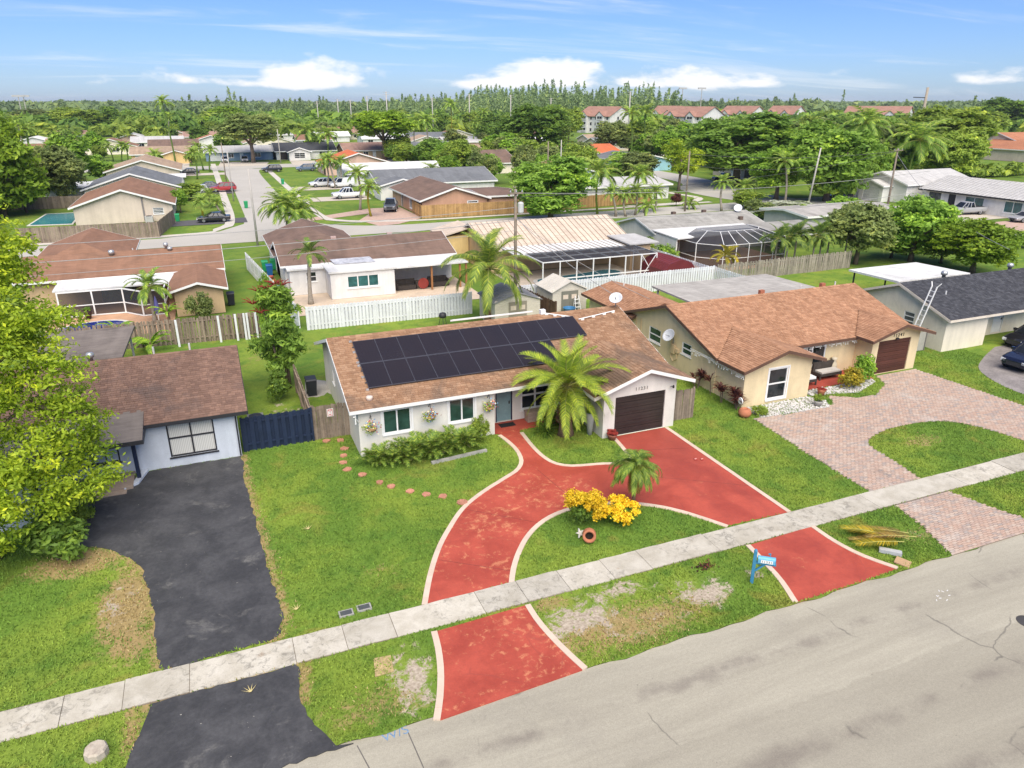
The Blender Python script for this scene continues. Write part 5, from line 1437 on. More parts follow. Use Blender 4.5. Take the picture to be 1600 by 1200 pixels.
# ------------------------------------------------------------------ vegetation builders
def leafmat(name, dark, light, trans=0.38, rough=0.55, alt=None):
    s = NT(name)
    c = s.mix(s.rng(s.attr('tint'), 0.0, 0.78, 0, 1), dark, light)
    c = s.mix(s.rng(s.attr('tint'), 0.74, 1.0, 0, 0.85), c, tuple(min(0.85, x * k_) for x, k_ in zip(light[:3], (2.1, 1.75, 1.2))) + (1,))
    if alt:
        c = s.mix(s.rng(s.attr('tint'), 0.93, 0.94, 0, 0.8), c, alt)
    o = s.n('ShaderNodeObjectInfo').outputs['Random']
    c = s.scale(c, s.rng(o, 0, 1, 0.86, 1.16))
    s.fin(c, rough, 0.3)
    t = s.n('ShaderNodeBsdfTranslucent')
    s.l(s.scale(c, 1.25), t.inputs[0])
    m = s.n('ShaderNodeMixShader'); m.inputs[0].default_value = trans
    s.l(s.b.outputs[0], m.inputs[1]); s.l(t.outputs[0], m.inputs[2]); s.l(m.outputs[0], s.out.inputs[0])
    return s.mat
LM = {
    'yellow': leafmat('leaf_yellow_green', (0.13, 0.236, 0.0157, 1), (0.438, 0.535, 0.0392, 1)),
    'bright': leafmat('leaf_bright_green', (0.114, 0.244, 0.029, 1), (0.312, 0.474, 0.0509, 1)),
    'lime': leafmat('leaf_lime', (0.115, 0.218, 0.0165, 1), (0.299, 0.425, 0.033, 1)),
    'mango': leafmat('leaf_mango', (0.107, 0.211, 0.0287, 1), (0.332, 0.506, 0.0717, 1)),
    'deep': leafmat('leaf_deep_green', (0.0774, 0.156, 0.0256, 1), (0.221, 0.345, 0.0499, 1)),
    'olive': leafmat('leaf_olive', (0.125, 0.177, 0.0514, 1), (0.292, 0.347, 0.103, 1)),
    'mid': leafmat('leaf_mid_green', (0.128, 0.217, 0.0282, 1), (0.349, 0.443, 0.0641, 1)),
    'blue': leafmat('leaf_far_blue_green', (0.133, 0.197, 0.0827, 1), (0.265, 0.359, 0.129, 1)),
    'palm': leafmat('palm_green', (0.104, 0.204, 0.0311, 1), (0.278, 0.408, 0.0683, 1)),
    'palm_dark': leafmat('palm_dark_green', (0.0706, 0.14, 0.028, 1), (0.188, 0.272, 0.056, 1)),
    'date': leafmat('palm_date_yellow_green', (0.167, 0.258, 0.0312, 1), (0.354, 0.461, 0.0572, 1)),
    'coco': leafmat('palm_coconut', (0.0867, 0.171, 0.0324, 1), (0.286, 0.364, 0.0594, 1)),
    'goldpalm': leafmat('palm_golden', (0.204, 0.212, 0.0255, 1), (0.425, 0.34, 0.034, 1)),
    'dry': leafmat('palm_dry', (0.25, 0.15, 0.05, 1), (0.45, 0.31, 0.10, 1)),
    'flower': leafmat('yellow_bloom', (0.62, 0.36, 0.012, 1), (0.80, 0.56, 0.02, 1), 0.1, alt=(0.35, 0.36, 0.03, 1)),
    'redleaf': leafmat('burgundy_leaf', (0.055, 0.02, 0.022, 1), (0.17, 0.06, 0.045, 1)),
    'redbloom': leafmat('red_bloom', (0.30, 0.035, 0.035, 1), (0.45, 0.08, 0.055, 1)),
    'fern': leafmat('cycad_green', (0.0787, 0.164, 0.0265, 1), (0.228, 0.328, 0.0531, 1)),
    'whitebloom': leafmat('white_bloom', (0.30, 0.36, 0.15, 1), (0.62, 0.62, 0.52, 1)),
}
bark = M('bark_grey_brown', (0.17, 0.13, 0.10, 1), 0.95, 0.1, 0.3, 3, 0.25, 15, 0.5, streak=(3, (3, 3, 0.4), 0.25))
palm_bark = M('palm_trunk_grey', (0.30, 0.26, 0.21, 1), 0.95, 0.1, 0.2, 2, 0.2, 12, 0.4, streak=(6, (0.3, 0.3, 3), 0.2))
palm_brown = M('palm_trunk_brown', (0.17, 0.11, 0.07, 1), 0.95, 0.1, 0.3, 3, 0.25, 15, 0.5)
def leaf_mesh(name, c, nrm, size, tint, mat, aspect=0.42, rs=None, fold=0.0):
    n = len(c)
    t = rs.normal(size=(n, 3))
    nrm = nrm / np.linalg.norm(nrm, axis=1, keepdims=True)
    t -= nrm * (t * nrm).sum(1, keepdims=True)
    t /= np.linalg.norm(t, axis=1, keepdims=True)
    b = np.cross(nrm, t)
    size = np.broadcast_to(np.asarray(size, float).reshape(-1, 1), (n, 1))
    v = np.empty((n, 4, 3))
    v[:, 0] = c - t * size
    v[:, 1] = c + b * size * aspect + nrm * size * fold
    v[:, 2] = c + t * size
    v[:, 3] = c - b * size * aspect + nrm * size * fold
    me = bpy.data.meshes.new(name)
    me.vertices.add(4 * n)
    me.vertices.foreach_set('co', v.astype(np.float32).ravel())
    me.loops.add(4 * n)
    me.loops.foreach_set('vertex_index', np.arange(4 * n, dtype=np.int32))
    me.polygons.add(n)
    me.polygons.foreach_set('loop_start', np.arange(0, 4 * n, 4, dtype=np.int32))
    me.materials.append(mat)
    at = me.attributes.new('tint', 'FLOAT', 'FACE')
    at.data.foreach_set('value', np.clip(tint, 0, 1).astype(np.float32))
    me.update(calc_edges=True)
    return me
def blob_crown(name, blobs, leaves, size, seed, mat, upbias=0.35, shell=0.45, clump=14, clump_r=0.16, aspect=0.45):
    """leaves sit in small sprays spread through the blobs"""
    rs = np.random.RandomState(seed)
    bl = np.array(blobs, float)
    w = bl[:, 3] ** 2
    nc = leaves // clump
    bi = rs.choice(len(bl), nc, p=w / w.sum())
    d = rs.normal(size=(nc, 3)); d[:, 2] = d[:, 2] + upbias
    d /= np.linalg.norm(d, axis=1, keepdims=True)
    r = bl[bi, 3:4] * (1 - shell * rs.rand(nc, 1) ** 1.6) * (1 + 0.12 * rs.normal(size=(nc, 1)))
    rz = bl[bi, 4:5] if bl.shape[1] > 4 else np.ones((nc, 1))
    off = d * r; off[:, 2:3] *= rz
    cc = bl[bi, :3] + off
    ct = rs.rand(nc) * 0.50 + 0.30 * rs.rand(len(bl))[bi]
    c = np.repeat(cc, clump, 0) + rs.normal(size=(nc * clump, 3)) * clump_r * np.array([1, 1, 0.6])
    nr = np.repeat(d, clump, 0) * 0.55 + np.array([0, 0, 0.55]) + rs.normal(size=(nc * clump, 3)) * 0.55
    tint = np.repeat(ct, clump) + rs.rand(nc * clump) * 0.24
    return leaf_mesh(name, c, nr, size * (0.7 + 0.6 * rs.rand(nc * clump)), tint, mat, aspect, rs)
def unit_blobs(seed, n, rmin, rmax, flat=1.0, top=0.0, lo=-0.6):
    r = random.Random(seed)
    out = []
    while len(out) < n:
        x, y, z = r.uniform(-1, 1), r.uniform(-1, 1), r.uniform(lo, 1)
        q = x * x + y * y + z * z
        if q > 1 or q < 0.2:
            continue
        b = r.uniform(rmin, rmax)
        k = max(0.01, (1 - b * 0.85))
        out.append((x * k, y * k, z * k * flat, b, 0.8 * flat if flat < 0.8 else 0.85))
    return out
TPL = {}
def tpl(key, *a, **k):
    TPL[key] = a[0]
DM = LM['mid']
TPL['round1'] = blob_crown('crown', unit_blobs(1, 26, 0.28, 0.42, lo=-0.85), 6800, 0.088, 1, DM, clump=9, clump_r=0.06)
TPL['round2'] = blob_crown('crown', unit_blobs(2, 30, 0.24, 0.38, lo=-0.85), 6800, 0.088, 2, DM, clump=9, clump_r=0.06)
TPL['round3'] = blob_crown('crown', unit_blobs(3, 22, 0.28, 0.46, lo=-0.85), 6000, 0.092, 3, DM, clump=9, clump_r=0.06)
TPL['spread1'] = blob_crown('crown', unit_blobs(4, 26, 0.22, 0.36, 1.0, lo=-0.25), 7200, 0.07, 4, DM, clump=9, clump_r=0.06)
TPL['fine1'] = blob_crown('crown', unit_blobs(5, 42, 0.20, 0.34, lo=-0.85), 18000, 0.055, 5, DM, clump=12, clump_r=0.05)
TPL['fine2'] = blob_crown('crown', unit_blobs(6, 38, 0.20, 0.34, lo=-0.6), 17000, 0.055, 6, DM, clump=12, clump_r=0.05)
TPL['loose1'] = blob_crown('crown', unit_blobs(7, 22, 0.16, 0.30), 4800, 0.055, 7, DM, clump=8, clump_r=0.06)
TPL['shrub1'] = blob_crown('crown', unit_blobs(8, 14, 0.3, 0.5, lo=-0.3), 2400, 0.10, 8, DM, clump=6, clump_r=0.07)
TPL['shrub2'] = blob_crown('crown', unit_blobs(9, 12, 0.3, 0.45, lo=-0.5), 2600, 0.09, 9, DM, clump=6, clump_r=0.07)
def trunk_mesh(seed, limbs=5):
    r = random.Random(seed)
    mb = MB()
    mb.tube([(0, 0, -0.03), (0.01, 0.01, 0.3), (0.03, -0.01, 0.65), (0.02, 0.02, 1.0)], [0.075, 0.055, 0.045, 0.03], 7)
    for i in range(limbs):
        a = 2 * math.pi * i / limbs + r.uniform(-0.3, 0.3)
        L = r.uniform(0.4, 0.65); z0 = r.uniform(0.42, 0.62)
        mb.tube([(0.02, 0, z0), (L * 0.45 * math.cos(a), L * 0.45 * math.sin(a), z0 + 0.22), (L * math.cos(a), L * math.sin(a), z0 + r.uniform(0.4, 0.65))], [0.034, 0.025, 0.01], 6)
    return mb.mesh('trunk', bark, True)
TRK = [trunk_mesh(i) for i in range(3)]
def tree(label, x, y, h, rad, kind, leaf, name='tree', lo=0.28, group=None, seed=0, cat='tree'):
    r = random.Random(int(x * 13 + y * 7) + seed)
    t = thing(name, label, cat, (x, y, 0), r.uniform(0, 6.28), group)
    cz = h * (1 + lo) / 2; rz = h * (1 - lo) / 2
    child('trunk', TRK[r.randrange(3)], t, (0, 0, 0), (0, 0, 0), (rad, rad, cz))
    child('crown', TPL[kind], t, (0, 0, cz), (0, 0, r.uniform(0, 6.28)), (rad, rad, rz), LM[leaf])
    return t
def ptree(label, u, vb, vt, w, kind, leaf, **k):
    g = G(u, vb)
    return tree(label, g[0], g[1], top_height(u, vb, vt), width_at(u, vb, w) / 2, kind, leaf, **k)

def frond_mesh(name, L, e0, bend, pairs, ll, droop, mat, seed, segs=2, width=0.035, vang=35, twist=0.0):
    """one feathery leaf along +X: rachis and paired leaflets"""
    r = random.Random(seed)
    mb = MB()
    P = []; D = []
    p = Vector((0, 0, 0)); n = 18
    for i in range(n + 1):
        t = i / n
        a = R(e0) - R(bend) * t ** 1.35
        d = Vector((math.cos(a), 0, math.sin(a)))
        P.append(p.copy()); D.append(d)
        p = p + d * (L / n)
    mb.tube([P[i] for i in range(0, n + 1, 3)], [0.03 * L / 3 * (1 - 0.85 * i / n) + 0.004 for i in range(0, n + 1, 3)], 4, 1, 0.5)
    for k in range(pairs):
        t = 0.14 + 0.86 * (k + r.uniform(-0.3, 0.3)) / pairs
        t = min(max(t, 0.1), 0.995)
        i = min(int(t * n), n - 1); f = t * n - i
        q = P[i].lerp(P[i + 1], f); d = D[i]
        up = Vector((0, 1, 0)).cross(d) * -1
        ln = ll * (0.35 + 0.65 * math.sin(math.pi * min(1, 0.22 + t * 0.72))) * r.uniform(0.85, 1.1)
        for sgn in (-1, 1):
            fw = 0.55 + 0.55 * t
            v = (Vector((0, sgn, 0)) + d * fw + up * math.tan(R(vang)) * 0.7).normalized()
            side = v.cross(up).normalized() * (width * (0.6 + 0.4 * math.sin(math.pi * t)))
            tt = r.random()
            pts = []
            c = q.copy()
            for s_ in range(segs + 1):
                w = side * (1 - s_ / segs) if s_ else side * 0.7
                pts.append((c - w, c + w))
                v2 = (v + Vector((0, 0, -droop * (s_ + 1) / segs))).normalized()
                c = c + v2 * (ln / segs)
            for s_ in range(segs):
                a, b = pts[s_], pts[s_ + 1]
                mb.add([a[0], a[1], b[1], b[0]], [(0, 1, 2, 3)], 0, tt)
    return mb.mesh(name, [mat, M('frond_rachis', (0.36, 0.36, 0.10, 1), 0.6)])
def palm_trunk(seed, h, r0, r1, lean=0.0, rings=True, mat=None):
    rr = random.Random(seed)
    n = max(6, int(h / 0.35))
    pts, rad = [], []
    for i in range(n + 1):
        t = i / n
        pts.append((lean * t ** 1.8, 0.05 * math.sin(t * 3), h * t - (0.1 if i == 0 else 0)))
        b = r0 + (r1 - r0) * t + (0.06 * r0 / 0.15 * max(0, 0.12 - t) / 0.12)
        rad.append(b * (1 + (0.06 if i % 2 else -0.03) * rings))
    return MB().tube(pts, rad, 9).mesh('trunk', mat or palm_bark, True)
def palm(label, x, y, h, fronds, trunk, lay, rz=0.0, name='palm_tree', leaf=None, tilt=0.0, fs=1.0, group=None, lean=0.0, dry=0, seed=1, extra=None):
    """lay: list of (frond key, count, pitch tilt deg range)"""
    r = random.Random(seed)
    t = thing(name, label, 'palm', (x, y, 0), rz, group)
    child('trunk', trunk, t)
    a0 = 0
    for key, n, (p0, p1) in lay:
        for i in range(n):
            a = 2 * math.pi * (i + a0) / n + r.uniform(-0.18, 0.18)
            a0 += 0.37
            s_ = fs * r.uniform(0.88, 1.08)
            e = Euler((r.uniform(-0.25, 0.25), -R(r.uniform(p0, p1)), a), 'XYZ')
            o = child('frond', fronds[key], t, (lean, 0, h - 0.02), e, (s_, s_, s_))
            if leaf:
                o.material_slots[0].link = 'OBJECT'; o.material_slots[0].material = LM[leaf]
    return t
def palm_crown(name, fr, lay, seed, mat):
    """all leaves of a far palm in one mesh"""
    r = random.Random(seed)
    V, Fc, T, Mi = [], [], [], []
    for me, n, (p0, p1) in lay:
        co = np.empty(len(me.vertices) * 3, np.float32); me.vertices.foreach_get('co', co); co = co.reshape(-1, 3)
        fs = [tuple(p.vertices) for p in me.polygons]; ti = [a.value for a in me.attributes['tint'].data]; mi = [p.material_index for p in me.polygons]
        for i in range(n):
            m = np.array(Euler((r.uniform(-0.25, 0.25), -R(r.uniform(p0, p1)), 2 * math.pi * i / n + r.uniform(-0.25, 0.25)), 'XYZ').to_matrix())
            o = len(V); V += [tuple(q) for q in (co @ m.T) * r.uniform(0.85, 1.1)]
            Fc += [[j + o for j in f] for f in fs]; T += ti; Mi += mi
    mb = MB(); mb.v, mb.f, mb.t, mb.m = V, Fc, T, Mi
    return mb.mesh(name, [mat, MATS['frond_rachis']])
M('frond_rachis', (0.36, 0.36, 0.10, 1), 0.6)
DATE = {'up': frond_mesh('frond', 2.9, 70, 62, 84, 0.50, 0.22, LM['date'], 1, width=0.021), 'mid': frond_mesh('frond', 3.35, 46, 86, 90, 0.52, 0.32, LM['date'], 2, width=0.021), 'low': frond_mesh('frond', 3.2, 14, 84, 86, 0.50, 0.4, LM['date'], 3, width=0.021), 'hang': frond_mesh('frond', 2.75, -10, 68, 78, 0.46, 0.45, LM['date'], 4, width=0.021)}
PYG = {'up': frond_mesh('frond', 1.15, 64, 135, 60, 0.3, 0.7, LM['fern'], 5, width=0.012), 'mid': frond_mesh('frond', 1.4, 24, 135, 64, 0.34, 1.0, LM['fern'], 6, width=0.012), 'low': frond_mesh('frond', 1.3, -20, 75, 60, 0.34, 1.2, LM['palm'], 7, width=0.012)}
COCO = {'up': frond_mesh('frond', 3.4, 72, 70, 52, 0.75, 0.6, LM['coco'], 8, width=0.038), 'mid': frond_mesh('frond', 4.0, 42, 100, 56, 0.82, 0.9, LM['coco'], 9, width=0.038), 'low': frond_mesh('frond', 3.9, 8, 92, 54, 0.8, 1.2, LM['coco'], 10, width=0.038)}
FOX = {'up': frond_mesh('frond', 1.8, 66, 70, 34, 0.48, 0.4, LM['palm'], 11, width=0.042), 'mid': frond_mesh('frond', 2.1, 36, 95, 38, 0.52, 0.55, LM['palm'], 12, width=0.042), 'low': frond_mesh('frond', 2.0, 4, 80, 36, 0.5, 0.7, LM['palm'], 13, width=0.042)}
_f = [frond_mesh('frond', 1.0, 62, 75, 20, 0.26, 0.5, LM['palm'], 21, 1, 0.034), frond_mesh('frond', 1.1, 34, 100, 22, 0.28, 0.6, LM['palm'], 22, 1, 0.034), frond_mesh('frond', 1.05, 2, 80, 20, 0.28, 0.8, LM['palm'], 23, 1, 0.034)]
PC = [palm_crown('crown', None, [(_f[0], 8, (-5, 10)), (_f[1], 10, (-8, 8)), (_f[2], 10, (-8, 8))], 3, LM['palm']), palm_crown('crown', None, [(_f[0], 7, (-5, 10)), (_f[1], 9, (-8, 8)), (_f[2], 7, (-8, 8))], 4, LM['palm'])]
PT = [palm_trunk(1, 1.0, 0.025, 0.018, 0.0, False), palm_trunk(2, 1.0, 0.028, 0.02, 0.12, False)]
def fpalm(label, u, vb, vt, w, leaf='palm', group=None, name='palm_tree', thick=1.0, dx=None):
    """far palm: one trunk, one crown"""
    if dx:
        g = dx[:2]; h = dx[2]; rad = dx[3]
    else:
        g = G(u, vb); h = top_height(u, vb, vt); rad = width_at(u, vb, w) / 2 * 1.2
    r = random.Random(int(g[0] * 31 + g[1] * 17))
    t = thing(name, label, 'palm', (g[0], g[1], 0), r.uniform(0, 6.28), group)
    hc = max(0.4, h - rad * 0.62)
    i = r.randrange(2)
    child('trunk', PT[i], t, (0, 0, 0), (0, 0, 0), (max(7.0, hc) * thick, max(7.0, hc) * thick, hc))
    child('crown', PC[r.randrange(2)], t, (0.12 * max(7.0, hc) * thick if i else 0, 0, hc), (r.uniform(-0.08, 0.08), r.uniform(-0.08, 0.08), 0), (rad, rad, rad))
    if leaf != 'palm':
        t.children[1].material_slots[0].link = 'OBJECT'; t.children[1].material_slots[0].material = LM[leaf]
    return t
def shrub(label, x, y, h, rad, leaf, kind='shrub1', name='shrub', group=None, cat='shrub'):
    r = random.Random(int(x * 53 + y * 29))
    t = thing(name, label, cat, (x, y, 0), 0, group)
    child('foliage', TPL[kind], t, (0, 0, h * 0.42), (0, 0, r.uniform(0, 6.28)), (rad, rad, h * 0.6), LM[leaf])
    child('stem', TRK[0], t, (0, 0, 0), (0, 0, 0), (rad * 0.5, rad * 0.5, h * 0.4))
    return t
def rosette(label, x, y, h, L, n, mat, seed, name='plant', heads=1, width=0.05, group=None, cat='plant', spread=0.0):
    """strap leaved plant: cane stems each with a tuft of pointed leaves"""
    r = random.Random(seed)
    t = thing(name, label, cat, (x, y, 0), 0, group)
    lm, st = MB(), MB()
    for k in range(heads):
        cx, cy = r.uniform(-spread, spread), r.uniform(-spread, spread)
        hh = h * r.uniform(0.55, 1.0) if heads > 1 else h
        st.tube([(cx * 0.3, cy * 0.3, 0), (cx, cy, hh - L * 0.5)], 0.025, 5)
        for i in range(n):
            a = r.uniform(0, 6.28); e = r.uniform(0.1, 1.3)
            b = Vector((cx, cy, hh - L * 0.6 + r.uniform(-0.25, 0.1) * L))
            d = Vector((math.cos(a) * math.cos(e), math.sin(a) * math.cos(e), math.sin(e)))
            s_ = Vector((-math.sin(a), math.cos(a), 0)) * width
            l = L * r.uniform(0.7, 1.1)
            m = b + d * l * 0.55; tip = b + d * l * 0.8 + Vector((math.cos(a), math.sin(a), -0.5)) * l * 0.25
            tt = r.random()
            lm.add([b - s_ * 0.5, b + s_ * 0.5, m + s_, m - s_], [(0, 1, 2, 3)], 0, tt)
            lm.add([m - s_, m + s_, tip], [(0, 1, 2)], 0, tt)
    child('leaves', lm.mesh('leaves', mat), t)
    child('stem', st.mesh('stem', bark), t)
    return t
# ------------------------------------------------------------------ near trees and garden plants
blobs = []
rr = random.Random(21)
for (x, y, z, r) in ((-8.2, 29.6, 11.8, 1.9), (-7.2, 29.8, 10.8, 1.2), (-7.4, 29.6, 9.6, 1.8), (-6.4, 29.4, 8.4, 1.35), (-9.5, 29.0, 9.0, 2.2), (-7.6, 29.0, 7.4, 1.9), (-8.6, 28.4, 5.6, 2.0), (-6.1, 29.2, 6.6, 1.3), (-6.0, 28.9, 4.9, 1.1), (-6.9, 28.6, 4.1, 1.25), (-5.4, 29.6, 3.3, 0.8), (-6.4, 28.4, 2.9, 0.9), (-8.3, 27.6, 3.6, 1.35), (-8.4, 27.2, 2.1, 0.95), (-9.6, 27.6, 3.0, 1.4), (-7.5, 28.2, 2.9, 0.8), (-10.5, 28.5, 6.5, 2.2), (-8.9, 27.0, 1.4, 0.7), (-5.6, 29.4, 5.6, 0.8), (-5.0, 29.3, 2.4, 0.55), (-5.9, 28.7, 2.2, 0.7), (-7.0, 28.0, 2.2, 0.75), (-5.2, 30.0, 4.4, 0.6)):
    blobs.append((x, y, z, r, 0.85))
    for k in range(5):
        d = Vector((rr.gauss(0, 1), rr.gauss(0, 1), rr.gauss(0, 1))).normalized() * r * rr.uniform(0.75, 1.1)
        blobs.append((x + d.x, y + d.y, z + d.z * 0.85, r * rr.uniform(0.28, 0.45), 0.8))
t = thing('tree', 'big yellow green leafy tree overhanging the white house at the left edge', 'tree', (-9.2, 28.6, 0))
link('crown', blob_crown('crown', blobs, 64000, 0.088, 31, LM['yellow'], upbias=0.3, shell=0.6, clump=14, clump_r=0.15), t)
mb = MB().tube([(-9.2, 28.6, -0.1), (-9.1, 28.7, 2.5), (-8.9, 28.8, 5.0), (-8.6, 29.2, 8.5)], [0.3, 0.24, 0.19, 0.08], 8)
for q in (((-9.0, 28.8, 4.0), (-7.6, 29.0, 5.4), (-6.1, 29.3, 6.4)), ((-9.1, 28.7, 2.8), (-7.8, 28.6, 3.6), (-6.3, 28.8, 4.2)), ((-9.1, 28.7, 2.4), (-8.7, 27.8, 3.0), (-8.4, 27.2, 2.6)), ((-8.9, 28.8, 5.2), (-7.8, 29.2, 7.2), (-6.6, 29.4, 8.3)), ((-7.0, 29.1, 5.8), (-6.0, 28.7, 5.5), (-5.2, 28.9, 5.2))):
    mb.tube(q, [0.1, 0.06, 0.02], 6)
mb.build('trunk', bark, t, True)
shrub('dark green rounded bush under the yellow green tree by the black driveway', -7.0, 27.7, 2.0, 1.35, 'deep', 'shrub1')
shrub('small feathery green shrub at the white house porch corner', -6.5, 30.6, 1.5, 0.7, 'mid', 'shrub2')

dl = palm('large yellow green date palm in front of the solar house porch', 15.45, 30.35, 2.7, DATE, palm_trunk(5, 2.75, 0.36, 0.30, 0.0, True, palm_brown), [('up', 8, (2, 22)), ('up', 9, (-24, -4)), ('mid', 13, (-8, 10)), ('low', 13, (-6, 16)), ('hang', 10, (-14, 6))], name='date_palm', seed=4)
mb = MB(); r = random.Random(8)
for i in range(90):
    a = r.uniform(0, 6.28); z = r.uniform(0.5, 2.7)
    b = Vector((0.3 * math.cos(a), 0.3 * math.sin(a), z)); d = Vector((math.cos(a), math.sin(a), 1.1)).normalized()
    mb.beam(b, b + d * r.uniform(0.15, 0.4), 0.09, 0.04)
child('leaf_boots', mb.mesh('leaf_boots', palm_brown), dl)
for i, (x, y, h) in enumerate(((15.0, 31.2, 1.5), (16.1, 31.1, 1.3), (14.5, 31.0, 0.9))):
    rosette(('tall strappy green plant behind the date palm trunk, porch window side', 'strappy green plant behind the date palm, garage side', 'low strappy plant beside the wicker chest')[i], x, y, h, 0.8, 60, LM['deep'], i + 40, 'strap_leaf_plant', 3, 0.035, spread=0.25)
pg = palm('small pygmy palm with drooping fronds on the grass island', 14.85, 22.7, 2.05, PYG, palm_trunk(6, 2.1, 0.08, 0.065, 0.0, True, palm_brown), [('up', 16, (-8, 24)), ('mid', 22, (-6, 18)), ('low', 12, (-10, 10))], name='pygmy_palm', seed=9)
palm_low = [('low', 9, (-40, -20))]
for i in range(8):
    a = i * 0.8
    o = child('frond', PYG['low'], pg, (0, 0, 1.95), (0.2, R(38), a), (0.95, 0.95, 0.95)); o.material_slots[0].link = 'OBJECT'; o.material_slots[0].material = LM['dry']
# crotons in yellow bloom
def croton(label, x, y, h, rad, seed):
    t = thing('flowering_bush', label, 'shrub', (x, y, 0))
    bl = []
    r = random.Random(seed)
    for k in range(26):
        a, q = r.uniform(0, 6.28), math.sqrt(r.random())
        bl.append((q * rad * 0.8 * math.cos(a), q * rad * 0.8 * math.sin(a), h * r.uniform(0.45, 0.95) * (1 - 0.25 * q), 0.17, 0.8))
    child('bloom', blob_crown('bloom', bl, 5200, 0.05, seed, LM['flower'], clump=8, clump_r=0.05, shell=0.3, aspect=0.6), t)
    child('foliage', TPL['shrub1'], t, (0, 0, h * 0.36), (0, 0, 1), (rad * 0.8, rad * 0.8, h * 0.42), LM['deep'])
croton('taller golden yellow flowering bush beside the clay pot', 12.3, 22.3, 1.95, 0.8, 51)
croton('lower golden yellow flowering bush under the pygmy palm', 13.7, 22.0, 1.15, 0.85, 52)
# cycad like clumps along the front wall
cy = {'a': frond_mesh('frond', 1.2, 82, 88, 26, 0.24, 0.2, LM['fern'], 31, 1, 0.036), 'b': frond_mesh('frond', 1.1, 60, 92, 26, 0.24, 0.2, LM['fern'], 32, 1, 0.036)}
for i, (u, v, sc) in enumerate(((588, 728, 1.0), (612, 725, 0.85), (636, 722, 1.05), (655, 716, 1.15), (676, 714, 1.1), (697, 709, 1.15), (718, 703, 1.1), (737, 699, 0.9))):
    g = G(u, v)
    t = thing('cycad', '%s cycad clump along the white front wall of the solar house' % ('leftmost', 'second', 'third', 'fourth', 'fifth', 'sixth', 'seventh', 'rightmost')[i], 'plant', (g[0], g[1], 0), 0, 'cycads along the front wall')
    r = random.Random(i)
    for k in range(34):
        s_ = sc * r.uniform(0.75, 1.15)
        child('frond', cy['ab'[k % 2]], t, (r.uniform(-0.2, 0.2), r.uniform(-0.15, 0.15), 0.1), (r.uniform(-0.3, 0.3), r.uniform(-0.2, 0.2), k * 2.4), (s_, s_, s_))
g = G(748, 690)
shrub('slender green rose bush by the solar house door wall', g[0] + 0.1, g[1], 1.6, 0.5, 'mid', 'shrub2')
MB_ = MB().box(5.6, 30.05, 0, 8.9, 30.15, 0.1)
kb = MB()
a, b = G(672, 722), G(758, 703)
kb.beam((a[0], a[1] - 0.25, 0.06), (b[0], b[1] - 0.2, 0.06), 0.16, 0.16)
solo('garden_edging', kb, M('edging_concrete', (0.34, 0.33, 0.30, 1), 0.9), 'grey concrete edging in front of the cycads', 'edging')
# hanging baskets
for i, (x, y, z) in enumerate(((5.75, 31.52, 1.62), (8.65, 31.52, 1.75), (11.72, 31.52, 1.75))):
    t = thing('hanging_basket', ('colourful hanging basket on the wall, left of the first window', 'colourful hanging basket on the wall between the two windows', 'colourful hanging basket on the wall beside the front door')[i], 'basket', (x, y, z - 0.3))
    MB().tube([(x, 31.79, z + 0.35), (x, 31.6, z + 0.62), (x, 31.5, z + 0.55), (x, 31.5, z + 0.4)], 0.015, 6).build('hook', black_trim, t)
    MB().lathe([(0.05, -0.22), (0.2, -0.16), (0.27, -0.02), (0.25, -0.02)], (x, y, z), 12).build('bowl', M('coir', (0.28, 0.17, 0.08, 1), 0.95), t, True)
    rs = np.random.RandomState(60 + i)
    for nm, mt, n, sd in (('foliage', LM['mid'], 120, 0), ('petals', M('petal_cream', (0.70, 0.60, 0.38, 1), 0.7, orand=0.2), 60, 1), ('petals', M('petal_blue', (0.20, 0.36, 0.55, 1), 0.7), 40, 2), ('petals', M('petal_red', (0.45, 0.10, 0.07, 1), 0.7), 30, 3)):
        c = rs.normal(size=(n, 3)) * np.array([0.15, 0.11, 0.13]) + np.array([x + (sd - 1.5) * 0.06, y - 0.03, z + 0.08 - (0.1 if nm == 'foliage' else 0)])
        link(nm, leaf_mesh(nm, c, rs.normal(size=(n, 3)) + np.array([0, -0.6, 0.6]), 0.055, rs.rand(n), mt, 0.6, rs), t)
# porch things
t = thing('wicker_chest', 'grey brown wicker chest under the solar house porch window', 'chest', (14.2, 32.4, 0.055))
wk = M('pale_wicker', (0.36, 0.28, 0.21, 1), 0.9, 0.15, 0.2, 6, 0.3, 30, 0.5)
MB().box(14.2, 32.35, 0.06, 15.45, 32.8, 0.56).build('body', wk, t)
MB().box(14.16, 32.31, 0.563, 15.49, 32.84, 0.63).build('lid', wk, t)
for k in range(6):
    MB().box(14.25 + k * 0.2, 32.325, 0.08, 14.29 + k * 0.2, 32.347, 0.56).build('slat', wk, t)
solo('doormat', MB().box(12.65, 32.3, 0.057, 13.5, 32.75, 0.075), M('black_mat', (0.02, 0.02, 0.022, 1), 0.95), 'black doormat on the red porch', 'doormat')
def potted(label, x, y, r0, h, leaf, lh, pm, name='potted_plant'):
    t = thing(name, label, 'plant pot', (x, y, 0))
    MB().lathe([(r0 * 0.65, 0), (r0 * 0.95, h * 0.7), (r0 * 1.1, h), (r0 * 0.9, h), (r0 * 0.85, h * 0.85)], (x, y, 0.03), 14).build('pot', pm, t, True)
    child('foliage', TPL['shrub2'], t, (0, 0, h + lh * 0.35), (0, 0, 0), (r0 * 1.3, r0 * 1.3, lh * 0.6), LM[leaf])
terra = M('terracotta', (0.42, 0.16, 0.085, 1), 0.85, 0.2, 0.15, 4)
